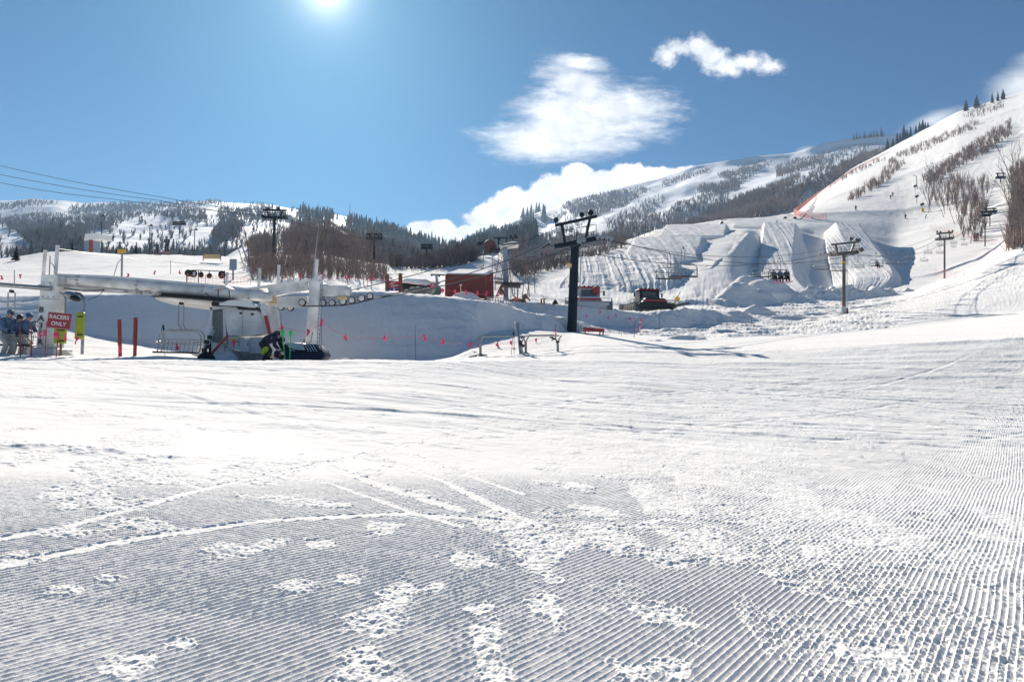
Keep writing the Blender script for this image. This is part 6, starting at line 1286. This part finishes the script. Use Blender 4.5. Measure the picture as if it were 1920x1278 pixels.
# boards on the upper left slope
t = wthing('slope_sign', 'yellow board on a grey leaning post on the upper left slope', 'sign', V(228, 520, 56)); d = 54; b = MB(); b.bar(V(228, 524, d), V(229, 474, d), .11, .11); b.tube([V(212, 522, d), V(220, 494, d), V(229, 484, d)], .035, 6); b.build('post', M['galv'], t); b = MB(); b.rbox(V(228.5, 471, d - .05), (16.5 * mpp(d), .05, 7.5 * mpp(d)), .02); b.build('board', M['yellow'], t)
t = wthing('banner', 'tan banner stretched across the upper left slope', 'banner', V(398, 486, 88)); d = 86; b = MB(); b.rbox(V(398, 481, d), (33 * mpp(d), .05, 8 * mpp(d)), .02); b.build('cloth', M['tan'], t); b = MB(); b.bar(V(381, 489, d), V(381, 477, d), .08, .08); b.bar(V(414, 489, d), V(414, 477, d), .08, .08); b.build('pole', M['wood'], t)
t = wthing('notice_board', 'blank grey blue board standing before the brown grove', 'sign', V(437, 520, 58)); d = 56; b = MB(); b.rbox(V(437, 496, d), (13.5 * mpp(d), .06, 21 * mpp(d)), .02); b.build('board', M['panelblue'], t); b = MB(); b.bar(V(437, 526, d + .1), V(437, 500, d + .1), .12, .12); b.build('post', M['galv'], t)
t = wthing('pole', 'long pale pole leaning left before the brown grove', 'pole', V(472, 520, 60)); b = MB(); wtube(b, [(474, 525, 58), (454, 460, 58), (437, 412, 58)], [1.6, 1.3, .6], 7); b.build('pole', M['galv'], t)
t = wthing('pole', 'pale pole leaning right behind the round pillar', 'pole', V(588, 500, 60)); b = MB(); wtube(b, [(586, 520, 58), (592, 470, 58), (598, 420, 58)], [1.4, 1.2, .6], 7); b.build('pole', M['galv'], t)
t = wthing('cabin', 'small blue shaded hut with a brick red corner behind the left crest', 'cabin', V(168, 472, 128)); d = 126; b = MB(); b.prism([V(158, 474, d), V(170, 474, d), V(170, 446, d), (V(158, 452, d))], (0, 3, 0)); b.build('wall', M['panelblue'], t); b = MB(); b.bar(V(171, 475, d - .2), V(171, 450, d - .2), .5, .5); b.build('corner', M['rust'], t); b = MB(); b.prism([V(157, 451, d - .4), V(160, 438, d - .4), V(186, 438, d - .4), V(186, 448, d - .4)], (0, 4, .4)); b.build('snow_roof', M['snow_cap'], t)
# ------------------------------------------------------------------ flagged ropes and poles
FLG = [0]
def flag(px, py, d, lab, group, s=1.0, k=0):
    t = thing('flag', lab, 'flag', V(px, py, d), rg.uniform(-.6, .6), group); b = MB(); w = .10 * s; h = .26 * s
    n = 5; L0 = [(-w * (.5 + .4 * math.sin(i * 1.7 + k)), .03 * s * math.sin(i * 2 + k), h / 2 - h * i / (n - 1)) for i in range(n)]; R0 = [(w * (.5 + .35 * math.cos(i * 1.3 + k * 2)), -.03 * s * math.cos(i + k), h / 2 - h * i / (n - 1)) for i in range(n)]
    b.prism([Vector(p) for p in L0] + [Vector(p) for p in reversed(R0)], (0, .012 * s, 0)); b.build('flag', M['pink'], t); return t
def line(lab, pts, r=.006, m=None): return rope(lab, pts, [.03] * (len(pts) - 1), r, 4, 'marker_rope', 'rope', m or M['pink'])
def bpole(px, y0, y1, d, lab, group=None, r=.014, lean=0, m='bamboo'):
    t = wthing('marker_stake', lab, 'stake', V(px, y0, d), group); b = MB(); b.tube([V(px, y0 + 4, d), V(px + lean, y1, d)], [r, r * .8], 6); b.build('stake', M[m], t)
fg = 'pink flags on the rope before the blue bank'
near = [(512, 622, 25), (528, 612, 25), (577, 622, 25), (603, 604, 25.6), (648, 631, 26), (721, 633, 26.4), (779, 630, 26.6), (796, 632, 26.8), (830, 639, 27), (883, 645, 28), (933, 644, 28.5), (958, 641, 28.5), (1005, 637, 30), (1042, 622, 33)]
line('thin pink rope strung with pink flags before the blue bank', near)
for k, (x, y, d) in enumerate(near):
    if x != 779: flag(x, y + 1, d - .05, 'pink flag on the rope before the blue shaded bank', fg, 1.0 if x < 950 else .8, k)
for x, y0, y1, d, lab in ((527, 668, 585, 25, 'dark stake with pink flag behind the crouching person'), (603, 668, 598, 25.6, 'dark stake just right of the round white pillar'), (779, 677, 608, 26.6, 'lone dark stake against the blue bank'), (1042, 640, 608, 33, 'dark stake right of the ski rack'), (1189, 645, 600, 36, 'thin dark stake right of the red bench'), (1237, 617, 588, 44, 'thin stake before the second snowcat'), (1165, 634, 624, 38, 'short thin stake right of the bench'), (1409, 622, 594, 48, 'thin stake on the snow below the ramps'), (1504, 612, 590, 52, 'thin stake left of the slim grey pylon'), (1201, 620, 598, 42, 'stake with two pink flags right of the bench')):
    bpole(x, y0, y1, d, lab, None, .012 if d < 30 else .018)
line('second flagged rope on the crest of the bank', [(520, 540, 33), (563, 536, 33), (604, 520, 34), (652, 521, 34), (696, 521, 35), (760, 530, 36), (809, 534, 37), (853, 548, 38), (912, 551, 39)], .008)
for k, (x, y, d) in enumerate(((563, 519, 33.5), (604, 518, 34), (652, 520, 34), (696, 521, 35), (809, 534, 37), (830, 545, 36), (853, 548, 36), (874, 548, 36), (895, 549, 36), (912, 550, 36), (934, 551, 37))): flag(x, y, d, 'pink flag on the rope along the crest of the big bank', 'pink flags along the bank crest', 1.1, k)
for x, y0, y1, d, lab in ((563, 548, 514, 33.5, 'stake with pink flag at the right end of the orange netting'), (604, 548, 514, 34, 'stake with pink flag right of the round pillar mast'), (652, 546, 515, 34, 'stake with pink flag over the sheave wheels'), (696, 546, 515, 35, 'stake with pink flag left of the trail board')): bpole(x, y0, y1, d, lab, None, .02)
for k, (x, y, d) in enumerate(((1090, 577, 44), (1100, 592, 43.5), (1125, 585, 44.5), (1141, 595, 44.4), (1155, 590, 45), (1180, 597, 45), (1188, 598, 45), (1202, 601, 41.9), (1201, 612, 41.9))): flag(x, y, d - .6, 'small pink flag on the blue bank before the snowcats', 'small pink flags on the bank before the snowcats', 1.1 if k > 6 else .8, k)
for k, (x, y, d) in enumerate(((38, 518, 50), (3, 520, 50), (240, 516, 52), (290, 511, 54), (337, 510, 54), (105, 628, 22.6), (122, 632, 22.5), (74, 627, 22.7), (83, 624, 22.7), (143, 638, 23), (225, 654, 23.4), (332, 650, 24.5), (438, 644, 23.6))): flag(x, y, d, 'pink flag near the white lift station' if d < 30 else 'pink flag on the upper left slope', 'pink flags near the white lift station' if d < 30 else 'pink flags on the upper left slope', (1.0 if x != 225 else 1.1) if d < 30 else 1.3, k)
for x, y0, y1, d, lab in ((38, 672, 610, 22.8, 'dark red stake in front of the waiting skiers, left'), (59, 672, 608, 22.8, 'dark red stake in front of the waiting skiers, right'), (27, 530, 506, 50, 'thin stake on the upper left slope at the edge'), (320, 527, 488, 60, 'thin stake on the upper slope left of the gear rail')): bpole(x, y0, y1, d, lab, None, .02 if d < 30 else .03, m='red' if d < 30 else 'bamboo')
line('thin pink rope by the red sign', [(64, 626, 22.7), (74, 623, 22.7), (84, 628, 22.6), (103, 627, 22.6), (122, 634, 22.5), (143, 640, 23)], .006)
rope('upper slack line over the upper left slope', [(108, 466, 24.6), (228, 480, 54), (320, 490, 60), (440, 497, 60)], [.05, .2, .2], .012, 8, 'guy_line', 'rope')
rope('lower slack line between the white masts', [(426, 514, 25.6), (487, 506, 25.9), (523, 500, 26), (594, 490, 26)], [.04, .02, .03], .008, 5, 'guy_line', 'rope')
t = wthing('slope_stake', 'leaning dark stake at the right edge on the wide run', 'stake', V(1912, 512, 95)); b = MB(); b.tube([V(1918, 524, 94), V(1903, 502, 94)], .09, 6); b.tube([V(1903, 502, 94), V(1904, 509, 94)], .06, 6); b.build('stake', M['wood'], t)
t = wthing('slope_stake', 'short dark stake on the snow below the aspen grove', 'stake', V(1736, 410, 150)); dd = gp(1736, 410); b = MB(); b.tube([V(1735, 410, dd), V(1737, 402, dd)], .12, 6); b.build('stake', M['darksteel'], t)
# ------------------------------------------------------------------ people
def skin_mesh(name, pts, edges, radii, root=0, sub=2):
    me = bpy.data.meshes.new(name); me.from_pydata([Vector(p) for p in pts], edges, []); o = bpy.data.objects.new('tmp', me); COL.objects.link(o)
    sk = o.modifiers.new('s', 'SKIN'); sk.use_smooth_shade = True; sk.branch_smoothing = 0.4
    for i, r in enumerate(radii):
        q = me.skin_vertices[0].data[i]; q.radius = (r, r) if not isinstance(r, tuple) else r; q.use_root = (i == root)
    su = o.modifiers.new('u', 'SUBSURF'); su.levels = sub; su.render_levels = sub
    dg = bpy.context.evaluated_depsgraph_get(); dg.update(); out = bpy.data.meshes.new_from_object(o.evaluated_get(dg)); out.name = name
    bpy.data.objects.remove(o); out.polygons.foreach_set('use_smooth', [True] * len(out.polygons)); out.materials.clear(); return out
def person(label, loc, rz, J, jacket, trousers, helmet, skis=None, s=1.0, group=None, boots='black', glove='black'):
    """J: joints (pelvis, chest, neck, head, shL, elL, haL, shR, elR, haR, hipL, knL, anL, toL, hipR, ...), metres"""
    t = thing('person', label, 'person', loc, rz, group, s)
    g = lambda k: Vector(J[k])
    ks = ['pelvis', 'chest', 'neck', 'head', 'shL', 'elL', 'haL', 'shR', 'elR', 'haR', 'hipL', 'knL', 'anL', 'toL', 'hipR', 'knR', 'anR', 'toR']; ix = {k: i for i, k in enumerate(ks)}
    E = [('pelvis', 'chest'), ('chest', 'neck'), ('neck', 'head'), ('neck', 'shL'), ('shL', 'elL'), ('elL', 'haL'), ('neck', 'shR'), ('shR', 'elR'), ('elR', 'haR'), ('pelvis', 'hipL'), ('hipL', 'knL'), ('knL', 'anL'), ('anL', 'toL'), ('pelvis', 'hipR'), ('hipR', 'knR'), ('knR', 'anR'), ('anR', 'toR')]
    rad = dict(pelvis=.09, chest=.09, neck=.055, head=.08, shL=.05, elL=.048, haL=.035, shR=.05, elR=.048, haR=.035, hipL=.09, knL=.06, anL=.045, toL=.04, hipR=.09, knR=.06, anR=.045, toR=.04)
    me = skin_mesh('body', [g(k) for k in ks], [(ix[a], ix[b]) for a, b in E], [rad[k] for k in ks]); mesh_obj('body', me, M['skin'], t)
    # clothing grown on the same skeleton
    pe, ch, ne = g('pelvis'), g('chest'), g('neck')
    pt = [pe + (ch - pe) * -.12, pe.lerp(ch, .45), ch, ch.lerp(ne, .75), ne.lerp(g('head'), .35)]; rr = [.185, .18, .195, .14, .095]; ed = [(0, 1), (1, 2), (2, 3), (3, 4)]
    me = skin_mesh('jacket', pt, ed, rr, 2)
    mesh_obj('jacket', me, jacket, t)
    for sd in 'LR':
        s0, e0, h0 = g('sh' + sd), g('el' + sd), g('ha' + sd); c0 = ch.lerp(ne, .6)
        me = skin_mesh('sleeve', [c0.lerp(s0, .35), s0, s0.lerp(e0, .5), e0, e0.lerp(h0, .5), e0.lerp(h0, .88)], [(0, 1), (1, 2), (2, 3), (3, 4), (4, 5)], [.11, .105, .09, .08, .068, .06]); mesh_obj('sleeve', me, jacket, t)
    sub = ['pelvis', 'hipL', 'knL', 'anL', 'hipR', 'knR', 'anR']; jx = {k: i for i, k in enumerate(sub)}; tr = dict(pelvis=.155, hipL=.12, knL=.088, anL=.085, hipR=.12, knR=.088, anR=.085)
    me = skin_mesh('trousers', [g(k) for k in sub], [(jx[a], jx[b]) for a, b in E if a in jx and b in jx], [tr[k] for k in sub]); mesh_obj('trousers', me, trousers, t)
    for sd in 'LR':
        b = MB(); b.tube([g('an' + sd) + Vector((0, 0, .10)), g('an' + sd), g('an' + sd).lerp(g('to' + sd), .4), g('to' + sd)], [.075, .085, .07, .05], 8); b.build('boot', M[boots], t, True)
        # hand: palm, four fingers, thumb
        h = g('ha' + sd); f = (h - g('el' + sd)).normalized(); up_ = Vector((0, 0, 1)) if abs(f.z) < .9 else Vector((0, 1, 0)); a = f.cross(up_).normalized(); c = a.cross(f)
        b = MB(); b.tube([h - f * .03, h + f * .05], [.04, .045], 8)
        for i in range(4): o_ = a * (.027 - .018 * i); b.tube([h + f * .04 + o_, h + f * (.085 - .006 * abs(i - 1)) + o_ - c * .012, h + f * (.105 - .008 * abs(i - 1)) + o_ - c * .035], [.012, .011, .009], 6)
        b.tube([h + a * .035, h + f * .04 + a * .06 - c * .01, h + f * .07 + a * .055 - c * .025], [.014, .012, .010], 6); b.build('glove', M[glove], t, True)
    hd = g('head'); ax = (hd - g('neck')).normalized(); fw = Vector(J.get('face', (0, -1, 0))).normalized()
    x_ = fw.cross(ax).normalized(); fw = ax.cross(x_) * -1 if ax.cross(x_).dot(fw) < 0 else ax.cross(x_); A = Matrix((x_, fw, ax)).transposed()
    b = MB(); b.ell(hd + ax * .03 + fw * .03, (.075, .085, .115), 12, 8, A); b.ell(hd + fw * .115 + ax * .015, (.014, .02, .03), 8, 5, A); b.build('face', M['skin'], t, True)
    b = MB(); b.ell(hd + ax * .075 - fw * .01, (.108, .125, .105), 14, 8, A); b.build('helmet', helmet, t, True)
    b = MB(); b.ell(hd + ax * .055 + fw * .10, (.075, .03, .035), 10, 6, A); b.build('goggles', M['black'], t, True)
    b = MB(); b.ell(hd - ax * .035 + fw * .105, (.028, .012, .008), 8, 4, A); b.build('mouth', mat('lips', (.35, .12, .1), .5) if 'lips' not in M else M['lips'], t, True)
    if skis:
        for sd in 'LR':
            q = g('an' + sd); q = Vector((q.x, q.y, min(g('an' + sd).z, g('to' + sd).z) - .10)); dr = Vector(skis); n = dr.normalized(); b = MB(); b.bar(q - n * .55, q + n * .75, .09, .018); b.tube([q + n * .73, q + n * .88 + UP * .05, q + n * .95 + UP * .12], [.04, .035, .01], 6); b.build('ski', M['red'], t)
    return t
M['lips'] = mat('lips', (.35, .12, .1), .5)
# crouching person at the navy mat, bent right over towards the right
Jc = dict(pelvis=(-.28, .05, .66), chest=(.05, 0, .93), neck=(.26, -.02, .93), head=(.36, -.03, .84), shL=(.20, .22, .90), elL=(.28, .20, .62), haL=(.42, .06, .44), shR=(.20, -.22, .88), elR=(.22, -.26, .58), haR=(.38, -.10, .42),
 hipL=(-.28, .16, .62), knL=(-.06, .20, .38), anL=(-.20, .16, .09), toL=(.02, .16, .05), hipR=(-.28, -.10, .62), knR=(-.02, -.14, .36), anR=(-.18, -.10, .09), toR=(.04, -.12, .05), face=(.7, 0, -.6))
pl = V(507, 677, 23.6)
pc = person('person in navy jacket bent right over beside the navy mat, one lime green knee patch', pl, 0.0, Jc, M['navyjacket'], M['blacktrousers'], M['navyjacket'], None, 1.0)
b = MB(); b.tube([(-.24, -.20, .24), (-.17, -.22, .34), (-.10, -.235, .44), (-.05, -.22, .53)], [.04, .085, .10, .05], 10); b.build('knee_patch', M['limeglove'], pc, True)
b = MB(); b.tube([(.14, -.235, .84), (.14, -.25, .84)], .045, 12); b.build('badge', M['signwhite'], pc)
t = wthing('binding_tools', 'tangle of grey bindings and boots the crouching person is handling', 'ski gear', V(522, 676, 23.2)); b = MB(); d = 23.1
for x, y, w in ((522, 655, 10), (526, 660, 12), (524, 667, 9), (530, 674, 10), (518, 672, 8)): b.bar(V(x - w / 2, y + 1, d), V(x + w / 2, y, d), .05, .05)
b.build('binding', M['galv'], t); b = MB(); b.rbox(V(520, 664, d), (.22, .16, .26), .05); b.rbox(V(527, 669, d + .05), (.2, .16, .2), .05); b.build('boot', M['black'], t); b = MB(); b.rbox(V(525, 665, d - .1), (.08, .06, .12), .02); b.rbox(V(499, 675, d), (.14, .1, .06), .02); b.build('buckle', M['red'], t)
# three skiers waiting at the left edge, knees bent, looking right
def waiter(k): 
    q = .04 * math.sin(k * 2.1)
    return dict(pelvis=(-.14 + q, 0, .86), chest=(.02 + q, 0, 1.22), neck=(.06 + q, 0, 1.40), head=(.10 + q, 0, 1.52), shL=(.04 + q, .20, 1.36), elL=(.12, .26, 1.08), haL=(.34, .18, .98), shR=(.04 + q, -.20, 1.36), elR=(.10, -.26, 1.08), haR=(.32 + q, -.20, .96),
     hipL=(-.14 + q, .11, .82), knL=(.14, .13, .52), anL=(-.02, .12, .11), toL=(.17, .12, .05), hipR=(-.14 + q, -.11, .82), knR=(.18, -.13, .52), anR=(.0, -.12, .11), toR=(.19, -.12, .05), face=(1, -.1, -.1))
for k, (x, y, d, lab, hl) in enumerate(((10, 673, 24.0, 'leftmost waiting skier in blue jacket and pale trousers at the picture edge', 'bluejacket'), (29, 673, 24.25, 'middle of three waiting skiers in blue jackets and pale trousers', 'black'), (47, 673, 24.5, 'rightmost of three waiting skiers, next to the white pillar', 'bluejacket'))):
    person(lab, V(x, y, d), R((-12, -25, 4)[k]), waiter(k), M['bluejacket'], M['paletrousers'], M[hl], (1, 0, 0), (1.10, 1.0, 1.05)[k])
# seated riders
Js = dict(pelvis=(0, 0, .12), chest=(0, .06, .46), neck=(0, .07, .62), head=(0, .05, .74), shL=(.2, .06, .58), elL=(.26, -.06, .34), haL=(.2, -.3, .30), shR=(-.2, .06, .58), elR=(-.26, -.06, .34), haR=(-.2, -.3, .30), hipL=(.1, -.02, .10), knL=(.13, -.44, .12), anL=(.13, -.48, -.32), toL=(.13, -.68, -.38), hipR=(-.1, -.02, .10), knR=(-.13, -.44, .12), anR=(-.13, -.48, -.32), toR=(-.13, -.68, -.38), face=(0, -1, 0))
M['greyjacket'] = mat('grey jacket nylon', (.10, .11, .13), .7)
for k, (off, jk) in enumerate(((-.62, 'greyjacket'), (0.0, 'bluejacket'), (.62, 'navyjacket'))):
    q = V(1461, 484, 57) + Vector((off * .9, -.2, -2.06 * .9)); person('seated rider in ' + ('grey' if k == 0 else 'muted blue' if k == 1 else 'navy') + ' jacket on the loaded chair', q, R(-6), Js, M[jk], M['blacktrousers'], M['black'], (0, -1, 0), .9)
person('lone rider seated on the chair right of the slim grey pylon', V(1643, 474, 67) + Vector((-.05, -.2, -2.06 * .68)), R(-5), Js, M['panelblue'], M['blacktrousers'], M['darksteel'], (0, -1, 0), .68)
for k, (off) in enumerate((-.25, .25)): person('one of two small riders on the chair close left of the nearest pylon', V(1020, 470 - 18 * .42, 68) + Vector((off, -.1, -2.06 * .42)), R(4), Js, M['red'] if k else M['greyjacket'], M['greyjacket'], M['black'], None, .42, 'two riders left of the nearest pylon')
# tiny skiers on the slopes
Jst = dict(pelvis=(0, 0, .9), chest=(0, -.03, 1.25), neck=(0, -.05, 1.43), head=(0, -.07, 1.55), shL=(.2, -.03, 1.38), elL=(.3, -.1, 1.12), haL=(.3, -.34, 1.0), shR=(-.2, -.03, 1.38), elR=(-.3, -.1, 1.12), haR=(-.3, -.34, 1.0), hipL=(.1, 0, .86), knL=(.14, -.12, .48), anL=(.14, .0, .11), toL=(.14, -.18, .05), hipR=(-.1, 0, .86), knR=(-.14, -.12, .48), anR=(-.14, 0, .11), toR=(-.14, -.18, .05), face=(0, -1, 0))
first = None
for x, y, lab, s in ((1671, 373, 'tiny skier on the wide run, left of two together', .95), (1675, 369, 'tiny skier on the wide run, right of two together', 1.1), (1699, 411, 'tiny lone skier standing below the snow guns', 1.0), (1605, 395, 'tiny skier on the run above the tallest ramp', 1.1), (1830, 453, 'small dark skier by the faded red fence, left one', 1.2), (1835, 452, 'small dark skier by the faded red fence, right one', 1.2), (294, 476, 'tiny skier on the crest at left, arms out', 1.2), (313, 473, 'tiny skier on the crest left of the long white run', 1.6)):
    p = ground.hit(x, y, 95) or V(x, y, 110)
    if first is None: first = o = person(lab, p, 0, Jst, M['greyjacket'], M['blacktrousers'], M['black'], (0.3, -1, 0), s)
    else: o = copy_tree(first); o.location = p; o['label'] = lab
    o.scale = (s, s, s)
# ------------------------------------------------------------------ air
hz = MB(); hz.box((0, 900, 196), (5200, 4200, 408)); ho = hz.build('haze', None); tag(ho, kind='stuff'); 
hm = bpy.data.materials.new('thin blue air'); ht = nt(hm); ht.nodes.remove(ht.nodes['Principled BSDF']); pv = ht.nodes.new('ShaderNodeVolumePrincipled'); pv.inputs['Color'].default_value = (.50, .72, 1, 1); pv.inputs['Density'].default_value = 0.0002; pv.inputs['Anisotropy'].default_value = 0.2
ht.links.new(pv.outputs[0], ht.nodes['Material Output'].inputs['Volume']); ho.data.materials.clear(); ho.data.materials.append(hm)
